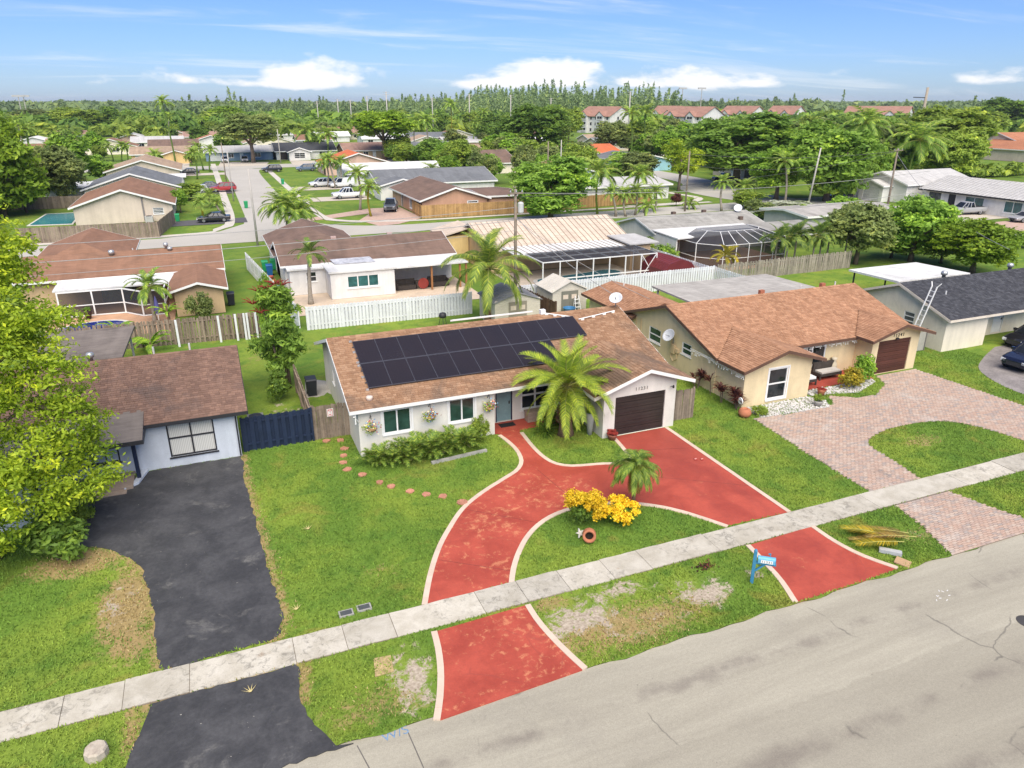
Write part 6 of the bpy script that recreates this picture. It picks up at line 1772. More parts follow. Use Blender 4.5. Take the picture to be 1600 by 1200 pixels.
potted('small red flower pot at the left corner of the brown garage', 17.35, 28.9, 0.26, 0.32, 'redbloom', 0.3, M('dark_terracotta', (0.25, 0.09, 0.06, 1), 0.85))
potted('green plant on the wall shelf left of the garage door', 16.6, 29.9, 0.2, 1.2, 'mango', 0.5, WM['grey'])
# pot lying on its side and a small stone star
t = thing('clay_pot', 'terracotta pot lying on its side on the grass island', 'pot', (12.0, 21.3, 0))
prof = [(0.12, -0.28), (0.22, -0.2), (0.27, 0.0), (0.22, 0.18), (0.20, 0.22), (0.26, 0.27), (0.26, 0.31), (0.17, 0.31), (0.16, 0.1)]
m = MB().lathe(prof, (0, 0, 0), 20).mesh('body', terra, True)
child('body', m, t, (0, 0, 0.28), (R(72), 0, R(-28)))
child('opening', MB().lathe([(0.16, 0.0), (0.16, 0.01)], (0, 0, 0.12), 16).mesh('opening', M('dark_soil', (0.02, 0.015, 0.01, 1), 0.95)), t, (0, 0, 0.28), (R(72), 0, R(-28)))
mb = MB()
for k in range(5):
    a = 2 * math.pi * k / 5 + math.pi / 2
    mb.prism([(0, 0), (0.08 * math.cos(a - 0.6), 0.08 * math.sin(a - 0.6)), (0.2 * math.cos(a), 0.2 * math.sin(a)), (0.08 * math.cos(a + 0.6), 0.08 * math.sin(a + 0.6))], 0.0 + 0.001 * k, 0.06 + 0.002 * k)
o = solo('garden_star', mb, M('pale_stone', (0.6, 0.57, 0.5, 1), 0.9), 'pale stone star leaning beside the lying clay pot', 'ornament')
o.location = (11.75, 21.65, 0.2); o.rotation_euler = (R(65), 0, R(15))

# stepping stones
stone = M('pink_stepping_stone', (0.46, 0.21, 0.14, 1), 0.9, 0.15, 0.25, 3, orand=0.1)
names = ('nearest the wooden gate', 'second from the wooden gate', 'third from the wooden gate', 'fourth, beside the house corner', 'fifth, below the house corner', 'sixth on the curving path', 'seventh on the curving path', 'eighth on the curving path', 'ninth on the curving path', 'tenth on the curving path', 'eleventh on the curving path', 'last of the path near the red drive')
for i, (u, v) in enumerate(((510, 690), (532, 689), (538, 702), (537, 713), (537, 724), (543, 735), (566, 743), (593, 755), (612, 761), (641, 769), (666, 774), (692, 777))):
    g = G(u, v); r = random.Random(i)
    ring = [(g[0] + (0.205 + r.uniform(-0.06, 0.04)) * math.cos(a * 0.785), g[1] + (0.205 + r.uniform(-0.06, 0.04)) * math.sin(a * 0.785)) for a in range(8)]
    solo('stepping_stone', MB().prism(ring, 0.0, 0.075), stone, 'pinkish stepping stone in the lawn, ' + names[i], 'stone', 'stepping stones across the lawn')
g = G(722, 786)
solo('stepping_stone', MB().prism([(g[0] + 0.25 * math.cos(a), g[1] + 0.22 * math.sin(a)) for a in np.arange(0, 6.2, 0.8)], 0, 0.075), stone, 'pinkish stepping stone touching the red drive border', 'stone', 'stepping stones across the lawn')
# meter boxes
for i, (u, v) in enumerate(((541, 960), (569, 951))):
    g = G(u, v)
    t = thing('meter_box', ('water meter lid sunk in the lawn, nearer the black driveway', 'water meter lid sunk in the lawn, nearer the red driveway')[i], 'meter box', (g[0], g[1], 0))
    MB().box(g[0] - 0.24, g[1] - 0.16, 0.0, g[0] + 0.24, g[1] + 0.16, 0.075).build('frame', M('box_rim', (0.33, 0.32, 0.29, 1), 0.8), t)
    MB().box(g[0] - 0.19, g[1] - 0.115, 0.02, g[0] + 0.19, g[1] + 0.115, 0.081).build('lid', M('box_lid', (0.07, 0.075, 0.078, 1), 0.7), t)
g = G(152, 1180)
mb = MB().lathe([(0.30, -0.05), (0.29, 0.22), (0.25, 0.28), (0.1, 0.285)], (g[0], g[1], 0), 9)
solo('concrete_stump', mb, M('stump_concrete', (0.46, 0.41, 0.33, 1), 0.95, 0.1, 0.25, 4, 0.2, 12, 0.4, dirt=(0.25, 0.14, 0.08, 1), dirt_amt=0.7), 'worn concrete stump in the verge grass at lower left', 'stump')
g = G(598, 1040)
solo('flattened_cardboard', MB().prism([(g[0] - 0.32, g[1] - 0.42), (g[0] + 0.25, g[1] - 0.4), (g[0] + 0.32, g[1] + 0.3), (g[0] - 0.2, g[1] + 0.36)], 0.03, 0.05), M('sun_bleached_turf_mat', (0.40, 0.30, 0.15, 1), 0.95, 0.1, 0.35, 4, 0.3), 'square of dry straw coloured turf on the verge', 'turf patch')
# mailbox
g = G(1174, 911)
t = thing('mailbox', 'bright blue mailbox on a blue post beside the red driveway', 'mailbox', (g[0], g[1], 0), R(-38))
mbl = M('mailbox_blue', (0.05, 0.22, 0.36, 1), 0.5, 0.4, 0.15, 4)
child('post', MB().box(-0.055, -0.055, -0.05, 0.055, 0.055, 1.32).mesh('post', mbl), t)
child('arm', MB().box(0.058, -0.05, 0.86, 0.72, 0.05, 0.94).beam((0.06, 0, 0.55), (0.35, 0, 0.86), 0.06, 0.06).mesh('arm', mbl), t)
bx = MB(); n = 10; X0_, X1_ = 0.10, 0.68
ring = [(-0.105, 0.945), (0.105, 0.945)] + [(0.105 * math.cos(a), 1.07 + 0.105 * math.sin(a)) for a in [math.pi * k / n for k in range(n + 1)]]
bx.add([(X0_, y, z) for y, z in ring] + [(X1_, y, z) for y, z in ring], [tuple(range(len(ring)))[::-1], tuple(range(len(ring), 2 * len(ring)))] + [(i, (i + 1) % len(ring), len(ring) + (i + 1) % len(ring), len(ring) + i) for i in range(len(ring))])
body = child('box', bx.mesh('box', M('mailbox_light_blue', (0.12, 0.38, 0.55, 1), 0.4, 0.5)), t)
child('number_plate', MB().box(0.2, -0.113, 0.965, 0.6, -0.108, 1.09).mesh('number_plate', white_trim), t)
for i, ch in enumerate('11231'):
    child('number', text_mesh(ch, 0.12, black_trim, 0.001), t, (0.25 + 0.075 * i, -0.115, 0.985), (math.pi / 2, 0, 0))
child('door', MB().box(0.683, -0.1, 0.95, 0.695, 0.1, 1.15).mesh('door', mbl), t)
child('flag', MB().box(0.5, 0.108, 1.05, 0.53, 0.118, 1.26).box(0.44, 0.108, 1.2, 0.5, 0.118, 1.26).mesh('flag', mbl), t)
child('finial', MB().lathe([(0.05, 1.32), (0.07, 1.36), (0.03, 1.42)], (0, 0, 0), 8).mesh('finial', mbl), t)
# cut fronds and rubbish on the verge
g = G(1368, 842)
t = thing('cut_fronds', 'heap of cut yellowing palm fronds on the verge', 'palm fronds', (g[0], g[1], 0.05))
pf = frond_mesh('frond', 2.1, 6, 14, 40, 0.5, 0.35, LM['dry'], 77, 2, 0.03)
for i, (a, dx, dy) in enumerate(((150, 0.5, -0.7), (140, 0.7, -0.5), (128, 0.8, -0.8), (160, 0.4, -0.9), (146, 1.0, -0.6), (135, 0.2, -0.6), (155, 0.9, -1.0))):
    o = child('frond', pf, t, (dx, dy, 0.12 + 0.05 * i), (random.uniform(-0.4, 0.4), 0.03, R(a)), (0.9, 0.9, 0.9))
    if i % 2:
        o.material_slots[0].link = 'OBJECT'; o.material_slots[0].material = LM['goldpalm']
g = G(1392, 868); g2 = G(1410, 882)
solo('plastic_trough', MB().beam((g[0] - 0.25, g[1] + 0.35, 0.12), (g[0] + 0.3, g[1] - 0.2, 0.12), 0.22, 0.14), M('grey_plastic', (0.42, 0.43, 0.43, 1), 0.5), 'pale grey plastic strip lying by the cut fronds', 'plastic strip')
solo('cardboard_box', MB().beam((g2[0] - 0.1, g2[1] + 0.25, 0.1), (g2[0] + 0.15, g2[1] - 0.2, 0.05), 0.45, 0.05), M('cardboard', (0.45, 0.29, 0.16, 1), 0.9), 'flattened brown cardboard at the road edge by the cut fronds', 'cardboard')
g = G(1102, 888)
rs = np.random.RandomState(5)
c = rs.normal(size=(70, 3)) * np.array([0.2, 0.13, 0.04]) + np.array([g[0], g[1], 0.09])
o = link('leaf_litter', leaf_mesh('leaf_litter', c, rs.normal(size=(70, 3)) + np.array([0, 0, 1]), 0.06, rs.rand(70), LM['redleaf'], 0.6, rs)); tag(o, 'small heap of purple brown litter on the verge by the sidewalk', 'litter')
for i in range(2):
    g = G(1087 + i * 10, 720)
    t = thing('sandal', ('left of two red sandals on the red driveway', 'right of two red sandals on the red driveway')[i], 'sandal', (g[0], g[1], 0.036))
    MB().lathe([(0.06, 0.0), (0.075, 0.02), (0.07, 0.03)], (g[0], g[1], 0.038), 10).lathe([(0.05, 0.0), (0.062, 0.02), (0.055, 0.03)], (g[0] + 0.05, g[1] + 0.13, 0.038), 10).build('sole', M('red_rubber', (0.35, 0.05, 0.04, 1), 0.6), t)
    MB().beam((g[0] - 0.06, g[1] + 0.02, 0.09), (g[0] + 0.07, g[1] + 0.05, 0.09), 0.05, 0.02).build('strap', M('pink_rubber', (0.6, 0.3, 0.25, 1), 0.6), t)
# dry leaves on the left lawn
for i, (u, v) in enumerate(((482, 829), (464, 955), (392, 1084))):
    g = G(u, v); mb = MB()
    for k in range(6):
        a = R(-40 + k * 26 + 90); L = 0.3
        mb.add([(g[0] - 0.02, g[1], 0.07), (g[0] + 0.02, g[1], 0.07), (g[0] + L * math.cos(a), g[1] + L * math.sin(a), 0.1)], [(0, 1, 2)])
    solo('fallen_leaf', mb, M('straw_leaf', (0.55, 0.45, 0.2, 1), 0.8), ('dry fan shaped leaf on the lawn beside the black driveway', 'dry fan shaped leaf on the lawn near the meter lids', 'dry leaf lying on the black driveway apron')[i], 'leaf')

# ------------------------------------------------------------------ fences
def fence(name, label, p0, p1, h, pw, gap, mat, mode='board', seed=0, base=0.0, jit=0.0, both=True, group=None):
    p0, p1 = Vector(p0), Vector(p1)
    L = (p1 - p0).length
    ang = math.atan2(p1.y - p0.y, p1.x - p0.x)
    t = thing(name, label, 'fence', (p0.x, p0.y, 0), ang, group)
    r = random.Random(seed)
    me = MB()
    c = pw * 0.22
    me.add([(-pw / 2, -0.011, base), (pw / 2, -0.011, base), (pw / 2, -0.011, h - c), (pw / 2 - c, -0.011, h), (-pw / 2 + c, -0.011, h), (-pw / 2, -0.011, h - c),
            (-pw / 2, 0.011, base), (pw / 2, 0.011, base), (pw / 2, 0.011, h - c), (pw / 2 - c, 0.011, h), (-pw / 2 + c, 0.011, h), (-pw / 2, 0.011, h - c)],
           [(0, 1, 2, 3, 4, 5), (11, 10, 9, 8, 7, 6)] + [(i, 6 + i, 6 + (i + 1) % 6, (i + 1) % 6) for i in range(6)])
    me = me.mesh('picket', mat)
    for z in (0.35, h - 0.3):
        child('rail', MB().box(0, -0.035, z, L, 0.035, z + 0.08).mesh('rail', mat), t)
    x = pw / 2; k = 0
    while x < L:
        y = (-0.049 if (k % 2 == 0 or mode == 'board') else 0.049)
        child('picket', me, t, (x, y, 0), (0, r.uniform(-jit, jit) * 0.4, 0), (1, 1, 1 + r.uniform(-jit, jit) * 0.5))
        x += pw + gap; k += 1
    n = max(1, round(L / 2.4))
    pm = MB().box(-0.05, -0.04, 0, 0.05, 0.04, h + 0.03).mesh('post', mat)
    for i in range(n + 1):
        child('post', pm, t, (L * i / n, 0.001 * i, 0))
    return t
wf = M('white_fence_paint', (0.68, 0.69, 0.70, 1), 0.7, 0.3, 0.1, 1.2, 0.08, 10, orand=0.05, world=True)
old = M('old_fence_wood', (0.235, 0.185, 0.14, 1), 0.95, 0.1, 0.25, 1, 0.2, 8, orand=0.25, streak=(2, (6, 6, 0.4), 0.2), world=True)
dk = M('dark_fence_wood', (0.12, 0.075, 0.05, 1), 0.95, 0.1, 0.25, 1, 0.2, 8, orand=0.2, world=True)
gold = M('golden_fence_wood', (0.40, 0.245, 0.105, 1), 0.9, 0.1, 0.2, 1, 0.2, 8, orand=0.2, world=True)
greyw = M('grey_fence_wood', (0.30, 0.265, 0.21, 1), 0.95, 0.1, 0.25, 1, 0.2, 8, orand=0.2, world=True)
navyf = M('navy_fence_paint', (0.014, 0.024, 0.055, 1), 0.55, 0.4, 0.2, 2, orand=0.1, world=True)
fence('picket_fence', 'white shadowbox fence behind the solar house lawn', (5.7, 54.2), (18.6, 53.9), 1.8, 0.17, -0.04, wf, 'shadow', 1)
fence('picket_fence', 'white shadowbox fence in front of the flat pool cage', (23.0, 54.4), (42.8, 54.7), 1.8, 0.17, -0.04, wf, 'shadow', 2)
fence('picket_fence', 'short white fence running toward the slate roofed patio', (42.9, 54.6), (42.9, 48.5), 1.7, 0.17, -0.04, wf, 'shadow', 3)
fence('picket_fence', 'white side fence beside the dark red shed', (42.2, 54.9), (42.2, 66.5), 1.8, 0.17, -0.04, wf, 'shadow', 4)
fence('picket_fence', 'white side fence left of the mauve roofed house', (5.2, 55), (2.9, 78.5), 1.7, 0.2, 0.03, wf, 'shadow', 4)
fence('wooden_fence', 'weathered brown fence behind the blue kidney pool', (-10.8, 54.6), (2.3, 53.9), 1.85, 0.14, 0.02, old, 'shadow', 5, jit=0.06)
for i, (u, v) in enumerate(((281, 540), (345, 527), (372, 530), (385, 528), (390, 529), (403, 527))):
    g = G(u, v)
    solo('white_post', MB().box(g[0] - 0.07, 53.5, 0, g[0] + 0.07, 53.6, 1.95), wf, 'pale post against the weathered fence, %s from the left' % ('first', 'second', 'third', 'fourth', 'fifth', 'sixth')[i], 'post', 'pale posts on the weathered fence')
fence('navy_gate', 'navy blue board fence between the white house and the wooden gate', (0.05, 34.55), (3.35, 34.55), 1.8, 0.2, -0.015, navyf, 'shadow', 6)
g0 = fence('wooden_gate', 'weathered wooden gate with a small red and white sign', (3.45, 34.62), (5.15, 34.62), 1.85, 0.14, 0.008, old, 'board', 7, jit=0.03)
sg = thing('warning_sign', 'small white sign with red marks on the wooden gate', 'sign', (4.28, 34.53, 1.42))
MB().box(4.12, 34.53, 1.2, 4.44, 34.545, 1.62).build('plate', white_trim, sg)
mb = MB()
for b in ((4.15, 1.23, 4.17, 1.59), (4.39, 1.23, 4.41, 1.59), (4.15, 1.23, 4.41, 1.25), (4.15, 1.57, 4.41, 1.59), (4.2, 1.5, 4.25, 1.56), (4.31, 1.5, 4.36, 1.56), (4.22, 1.3, 4.34, 1.34)):
    mb.box(b[0], 34.522, b[1], b[2], 34.528, b[3])
mb.beam((4.22, 34.524, 1.55), (4.28, 34.524, 1.42), 0.03, 0.006).beam((4.34, 34.524, 1.55), (4.28, 34.524, 1.42), 0.03, 0.006)
mb.build('marks', M('sign_red', (0.55, 0.08, 0.07, 1), 0.6), sg)
fence('wooden_fence', 'dark leaning side fence between the lawn and the grey yard', (3.35, 34.75), (3.35, 41.6), 1.75, 0.14, 0.02, old, 'board', 8, jit=0.1)
fence('wooden_fence', 'short weathered fence panel at the right of the brown garage', (21.6, 29.75), (22.75, 29.75), 1.75, 0.14, 0.012, old, 'board', 9, jit=0.03)
fence('wooden_fence', 'dark brown fence between the two garden sheds', (23.0, 54.2), (23.6, 48.6), 1.8, 0.15, 0.012, dk, 'board', 10, jit=0.04)
fence('wooden_fence', 'grey picket fence along the palms behind the slate roofed patio', (43.6, 55.2), (60.5, 55.6), 1.75, 0.11, 0.03, greyw, 'board', 11, jit=0.08)
fence('wooden_fence', 'tall brown yard fence in front of the beige bungalow at left', (-21.6, 103.6), (-6.2, 102.9), 1.9, 0.17, 0.01, old, 'board', 12, jit=0.03)
fence('wooden_fence', 'brown yard fence turning toward the beige bungalow corner', (-6.2, 102.9), (-4.6, 114.5), 1.9, 0.17, 0.01, old, 'board', 13, jit=0.03)
fence('wooden_fence', 'brown yard fence at the far side of the turquoise pool', (-30, 138.5), (-17.6, 137.5), 1.9, 0.19, 0.01, old, 'board', 14)
fence('wooden_fence', 'brown yard fence at the left picture edge', (-30, 138.5), (-24.5, 104.0), 1.9, 0.19, 0.01, old, 'board', 15)
fence('wooden_fence', 'golden wood fence in front of the peach bungalow', (28.9, 105.2), (49.0, 104.9), 1.9, 0.16, 0.01, gold, 'board', 16, jit=0.02)
fence('wooden_fence', 'golden wood side fence at the peach bungalow drive', (28.9, 105.2), (29.2, 111.5), 1.9, 0.16, 0.01, gold, 'board', 17)
fence('wooden_fence', 'brown wood fence behind the small palms right of the mango tree', (50.5, 105.8), (70, 108.2), 1.9, 0.19, 0.01, gold, 'board', 18)
fence('wooden_fence', 'grey fence behind the dark gazebo', (52, 126), (66, 122), 1.8, 0.3, 0.02, greyw, 'board', 19)

# ------------------------------------------------------------------ sheds, bins, yard things
def shed(label, x0, x1, y0, y1, wz, rh_, wall, roofm, door, name='garden_shed', vinyl=True):
    t = thing(name, label, 'shed', (x0, y0, 0))
    xc = (x0 + x1) / 2
    mb = MB().box(x0, y0, 0, x1, y1, wz)
    mb.add([(x0, y0, wz), (x1, y0, wz), (xc, y0, wz + rh_)], [(0, 1, 2)]); mb.add([(x0, y1, wz), (x1, y1, wz), (xc, y1, wz + rh_)], [(0, 2, 1)])
    mb.build('wall', wall, t)
    if vinyl:
        z = 0.15
        while z < wz:
            MB().box(x0 - 0.015, y0 - 0.015, z, x1 + 0.015, y0 - 0.001, z + 0.12).build('siding_board', wall, t); z += 0.15
    for s_ in (-1, 1):
        e = (x1 - x0) / 2 + 0.15; zz = wz + rh_ + 0.03
        a = [(xc, y0 - 0.15, zz), (xc, y1 + 0.15, zz), (xc + s_ * e, y1 + 0.15, zz - rh_ * e / ((x1 - x0) / 2)), (xc + s_ * e, y0 - 0.15, zz - rh_ * e / ((x1 - x0) / 2))]
        MB().hexa([(p[0], p[1], p[2] - 0.05) for p in a], a).build('roof_panel', roofm, t)
        for k in range(1, 8):
            f = k / 8; y = y0 - 0.15 + (y1 - y0 + 0.3) * f
            MB().beam((xc, y, zz + 0.01), (xc + s_ * e, y, a[2][2] + 0.01), 0.03, 0.03).build('roof_rib', roofm, t)
    dw = min(0.75, (x1 - x0) * 0.3)
    for s_ in (-1, 0):
        d = MB().box(xc + s_ * dw + 0.01, y0 - 0.05, 0.08, xc + (s_ + 1) * dw - 0.01, y0 - 0.018, wz - 0.05).build('door', door, t)
        MB().box(xc + s_ * dw + 0.15, y0 - 0.065, wz - 0.7, xc + (s_ + 1) * dw - 0.15, y0 - 0.052, wz - 0.35).build('door_panel', WM['beige'], d)
    return t
vin = M('shed_vinyl_beige', (0.60, 0.55, 0.46, 1), 0.6, 0.3)
shed('beige vinyl shed with grey roof behind the coconut palm', 18.9, 22.6, 49.4, 52.8, 1.95, 0.62, vin, M('shed_roof_grey', (0.23, 0.23, 0.235, 1), 0.6), M('shed_door_taupe', (0.27, 0.24, 0.19, 1), 0.6))
shed('beige vinyl shed with pale ribbed roof by the pool cage', 24.4, 27.4, 50.9, 53.9, 1.95, 0.7, vin, M('shed_roof_beige', (0.56, 0.52, 0.45, 1), 0.6), M('shed_door_olive', (0.19, 0.185, 0.15, 1), 0.6))
t = thing('red_shed', 'low dark red metal shed with barrel roof behind the white fence', 'shed', (38.2, 55.6, 0))
rdm = M('barn_red_metal', (0.15, 0.026, 0.025, 1), 0.5, 0.4, 0.15, 2)
rx0, rx1, ry0, ry1 = 38.4, 41.8, 56.2, 60.2
prof = [(rx0, 1.35), (rx0 + 0.5, 1.95), (rx0 + 1.7, 2.3), (rx1 - 0.5, 1.95), (rx1, 1.35)]
MB().box(rx0, ry0, 0, rx1, ry1, 1.36).build('wall', rdm, t)
mb = MB().add([(x, ry0, z) for x, z in prof] + [(x, ry1, z) for x, z in prof], [(0, 1, 2, 3, 4), (9, 8, 7, 6, 5)] + [(i + 1, i, 5 + i, 6 + i) for i in range(4)])
mb.build('roof', rdm, t)
for k in range(1, 9):
    y = ry0 + (ry1 - ry0) * k / 9
    for i in range(4):
        a, b = prof[i], prof[i + 1]
        MB().beam((a[0], y, a[1] + 0.01), (b[0], y, b[1] + 0.01), 0.035, 0.04).build('roof_rib', rdm, t)
def bin_(label, x, y, mat, rz=0.0, s_=1.0):
    t = thing('wheelie_bin', label, 'bin', (x, y, 0), rz)
    a = [(-0.24, -0.27, 0.05), (0.24, -0.27, 0.05), (0.24, 0.27, 0.05), (-0.24, 0.27, 0.05)]
    b = [(-0.3, -0.34, 0.98), (0.3, -0.34, 0.98), (0.3, 0.34, 0.98), (-0.3, 0.34, 0.98)]
    child('body', MB().hexa(a, b).mesh('body', mat), t)
    child('lid', MB().hexa([(-0.32, -0.36, 0.985), (0.32, -0.36, 0.985), (0.32, 0.38, 0.985), (-0.32, 0.38, 0.985)], [(-0.3, -0.3, 1.07), (0.3, -0.3, 1.07), (0.3, 0.36, 1.09), (-0.3, 0.36, 1.09)]).mesh('lid', mat), t)
    for d in (-0.27, 0.22):
        child('wheel', MB().lathe([(0.1, 0), (0.1, 0.05)], (d, 0.3, 0.1), 10, axis='x').mesh('wheel', black_trim), t)
binblack = M('bin_black', (0.025, 0.027, 0.035, 1), 0.5); bingreen = M('bin_green', (0.02, 0.28, 0.10, 1), 0.5); binblue = M('bin_blue', (0.02, 0.12, 0.35, 1), 0.5)
bin_('black wheelie bin in the grey side yard of the solar house', 4.15, 40.9, binblack)
bin_('black wheelie bin at the corner of the rust roofed house', 0.75, 64.2, binblack)
for i, (u, v, m_, l) in enumerate(((415, 424, bingreen, 'green wheelie bin beside the mauve roofed house, rearmost'), (422, 430, binblue, 'blue wheelie bin beside the mauve roofed house'), (428, 421, bingreen, 'green wheelie bin against the white side fence'), (278, 346, bingreen, 'green wheelie bin at the corner of the beige bungalow'), (442, 288, bingreen, 'green wheelie bin on the verge of the side street'), (385, 325, bingreen, 'green wheelie bin by the left sidewalk of the side street'), (1597, 332, bingreen, 'green wheelie bin at the ranch house wall'))):
    g = G(u, v); bin_(l, g[0], g[1], m_)
g = G(392, 628)
t = thing('air_conditioner', 'grey air conditioner unit beside the white house gable', 'air conditioner', (0.55, 37.0, 0))
MB().box(0.4, 36.7, 0, 1.2, 37.5, 0.75).build('case', M('ac_grey', (0.2, 0.2, 0.19, 1), 0.6), t); MB().lathe([(0.33, 0.755), (0.33, 0.80), (0.1, 0.81)], (0.8, 37.1, 0), 14).build('grille', black_trim, t)
t = thing('air_conditioner', 'pale air conditioner unit against the beige bungalow wall', 'air conditioner', (-8.0, 116.2, 0)); MB().box(-8.4, 115.8, 0, -7.4, 116.8, 0.9).build('case', WM['grey'], t); MB().lathe([(0.4, 0.905), (0.4, 0.95)], (-7.9, 116.3, 0), 12).build('grille', black_trim, t)
g = G(677, 500)
t = thing('barbecue', 'black kettle barbecue on the lawn before the white picket fence', 'barbecue', (15.4, 51.4, 0))
MB().lathe([(0.05, 0.62), (0.28, 0.7), (0.3, 0.85), (0.25, 1.02), (0.05, 1.1)], (15.4, 51.4, 0), 12).build('bowl', black_trim, t, True)
for a in (0.3, 2.4, 4.5):
    MB().beam((15.4 + 0.2 * math.cos(a), 51.4 + 0.2 * math.sin(a), 0.66), (15.4 + 0.36 * math.cos(a), 51.4 + 0.36 * math.sin(a), 0), 0.03, 0.03).build('leg', black_trim, t)
t = thing('step_ladder', 'white step ladder leaning by the olive shed doors', 'ladder', (26.4, 50.4, 0))
for s_ in (-1, 1):
    MB().beam((26.4 + s_ * 0.28, 50.2, 0), (26.4 + s_ * 0.15, 50.6, 1.5), 0.05, 0.05).build('rail', white_trim, t)
    MB().beam((26.4 + s_ * 0.25, 50.85, 0), (26.4 + s_ * 0.15, 50.62, 1.5), 0.04, 0.04).build('rear_leg', white_trim, t)
for k in range(1, 5):
    MB().box(26.15, 50.2 + 0.08 * k, 0.3 * k, 26.65, 50.32 + 0.08 * k, 0.3 * k + 0.04).build('step', white_trim, t)
solo('blue_basin', MB().lathe([(0.35, 0.0), (0.5, 0.45), (0.52, 0.5), (0.46, 0.5), (0.4, 0.3)], (25.5, 50.1, 0.25), 14), M('blue_plastic', (0.06, 0.2, 0.38, 1), 0.5), 'blue round plastic tub by the olive shed doors', 'tub')
t = thing('closed_parasol', 'closed violet parasol beside the screened porch', 'parasol', (-4.7, 60.6, 0))
MB().lathe([(0.03, 0.0), (0.03, 2.1)], (-4.7, 60.6, 0), 8).build('pole', white_trim, t)
MB().lathe([(0.05, 0.75), (0.2, 0.85), (0.17, 1.4), (0.07, 2.0), (0.02, 2.15)], (-4.7, 60.6, 0), 9).build('canopy', M('violet_canvas', (0.13, 0.12, 0.34, 1), 0.9), t, True)
potted('dark planter with white foot at the screened porch wall', -9.9, 64.0, 0.3, 0.7, 'deep', 0.3, M('dark_planter', (0.06, 0.035, 0.03, 1), 0.8))
for i, (u, v, c_, l) in enumerate(((428, 447, (0.55, 0.36, 0.05, 1), 'yellow bucket in the cluttered side yard of the mauve roofed house'), (436, 455, (0.08, 0.2, 0.42, 1), 'blue tub in the cluttered side yard of the mauve roofed house'), (446, 462, (0.62, 0.6, 0.56, 1), 'white barrel in the cluttered side yard of the mauve roofed house'), (424, 440, (0.4, 0.1, 0.06, 1), 'red bucket in the cluttered side yard of the mauve roofed house'))):
    g = G(u, v)
    solo('bucket', MB().lathe([(0.2, 0.0), (0.27, 0.5), (0.29, 0.55), (0.25, 0.55), (0.2, 0.2)], (g[0], g[1], 0), 12), M('bucket_%d' % i, c_, 0.5), l, 'bucket', smooth=True)
# ladder on the slate roofed house
t = thing('ladder', 'tall white ladder leaning on the slate roofed house wall', 'ladder', (44.2, 34.2, 0))
for s_ in (-0.2, 0.2):
    MB().beam((43.6, 33.9 + s_, 0.05), (45.0, 33.9 + s_, 4.3), 0.06, 0.06).build('rail', white_trim, t)
    MB().beam((45.0, 33.9 + s_, 4.28), (45.12, 33.9 + s_ * 1.9, 4.55), 0.05, 0.05).build('horn', white_trim, t)
for k in range(1, 13):
    f = k / 13
    MB().beam((43.6 + 1.4 * f, 33.7, 0.05 + 4.25 * f), (43.6 + 1.4 * f, 34.1, 0.05 + 4.25 * f), 0.035, 0.035).build('rung', white_trim, t)
# satellite dishes
def dish(label, x, y, z, face, r=0.42, mount=None):
    t = thing('satellite_dish', label, 'satellite dish', (x, y, z))
    me = MB().lathe([(r * 0.05, 0.0), (r * 0.5, 0.04), (r * 0.85, 0.11), (r, 0.16), (r * 1.0, 0.18), (r * 0.84, 0.13), (r * 0.5, 0.06), (0.02, 0.02)], (0, 0, 0), 18).mesh('reflector', M('dish_grey', (0.55, 0.56, 0.57, 1), 0.45, 0.4), True)
    q = Vector(face).to_track_quat('Z', 'Y').to_euler()
    child('reflector', me, t, (0, 0, 0.45), q)
    child('arm', MB().beam((0, 0, 0.45), (face[0] * 0.5, face[1] * 0.5, 0.40 + face[2] * 0.35), 0.03, 0.03).mesh('arm', black_trim), t)
    child('mast', MB().tube([(0, 0, 0.45), (mount or (0.05, 0.1, 0.2)), (mount or (0.05, 0.1, 0.2))[:2] + (-0.05,)], 0.03, 6).mesh('mast', MATS['ac_grey']), t)
dish('grey satellite dish standing on the tan roof ridge end', 21.9, 36.9, 4.5, (-0.45, -0.45, 0.8), 0.4)
dish('cream satellite dish mounted on the side wall pipes', 25.6, 36.4, 1.9, (-0.75, -0.2, 0.6), 0.42, (0.3, 0.0, 0.3))
g = G(1172, 328, 3.9)
dish('white satellite dish on the stained grey roof', 59.4, 72.6, 3.5, (-0.5, -0.6, 0.6), 0.5)

# ------------------------------------------------------------------ garden of the cream house
for i, (u, v, h) in enumerate(((1088, 607, 1.5), (1114, 617, 1.3), (1128, 630, 1.3), (1152, 640, 1.5))):
    g = G(u, v)
    rosette(('burgundy cordyline at the cream side wall, farthest back', 'thin burgundy cordyline at the cream side wall, second from the back', 'burgundy cordyline at the cream side wall, third from the back', 'bushy burgundy cordyline by the cream house corner')[i], min(g[0], 25.7), g[1], h, 0.62, (34, 16, 30, 44)[i], LM['redleaf'], 70 + i, 'cordyline', (3, 1, 2, 4)[i], 0.045, spread=0.25)
solo('clay_ball_pot', MB().lathe([(0.12, 0.02), (0.3, 0.1), (0.36, 0.28), (0.28, 0.46), (0.16, 0.52), (0.14, 0.46)], (25.45, 28.7, 0), 16), terra, 'round terracotta pot at the cream house corner', 'pot', smooth=True)
solo('white_disc_ornament', MB().lathe([(0.19, -0.02), (0.2, 0.02)], (25.5, 29.2, 0.75), 16, axis='x'), white_trim, 'small white disc ornament above the round clay pot', 'ornament')
shrub('low green shrub between the clay pot and white rocks', 26.3, 28.5, 0.75, 0.45, 'mid', 'shrub2')
rock = M('white_rock', (0.47, 0.45, 0.42, 1), 0.9, 0.15, 0.2, 6, orand=0.15)
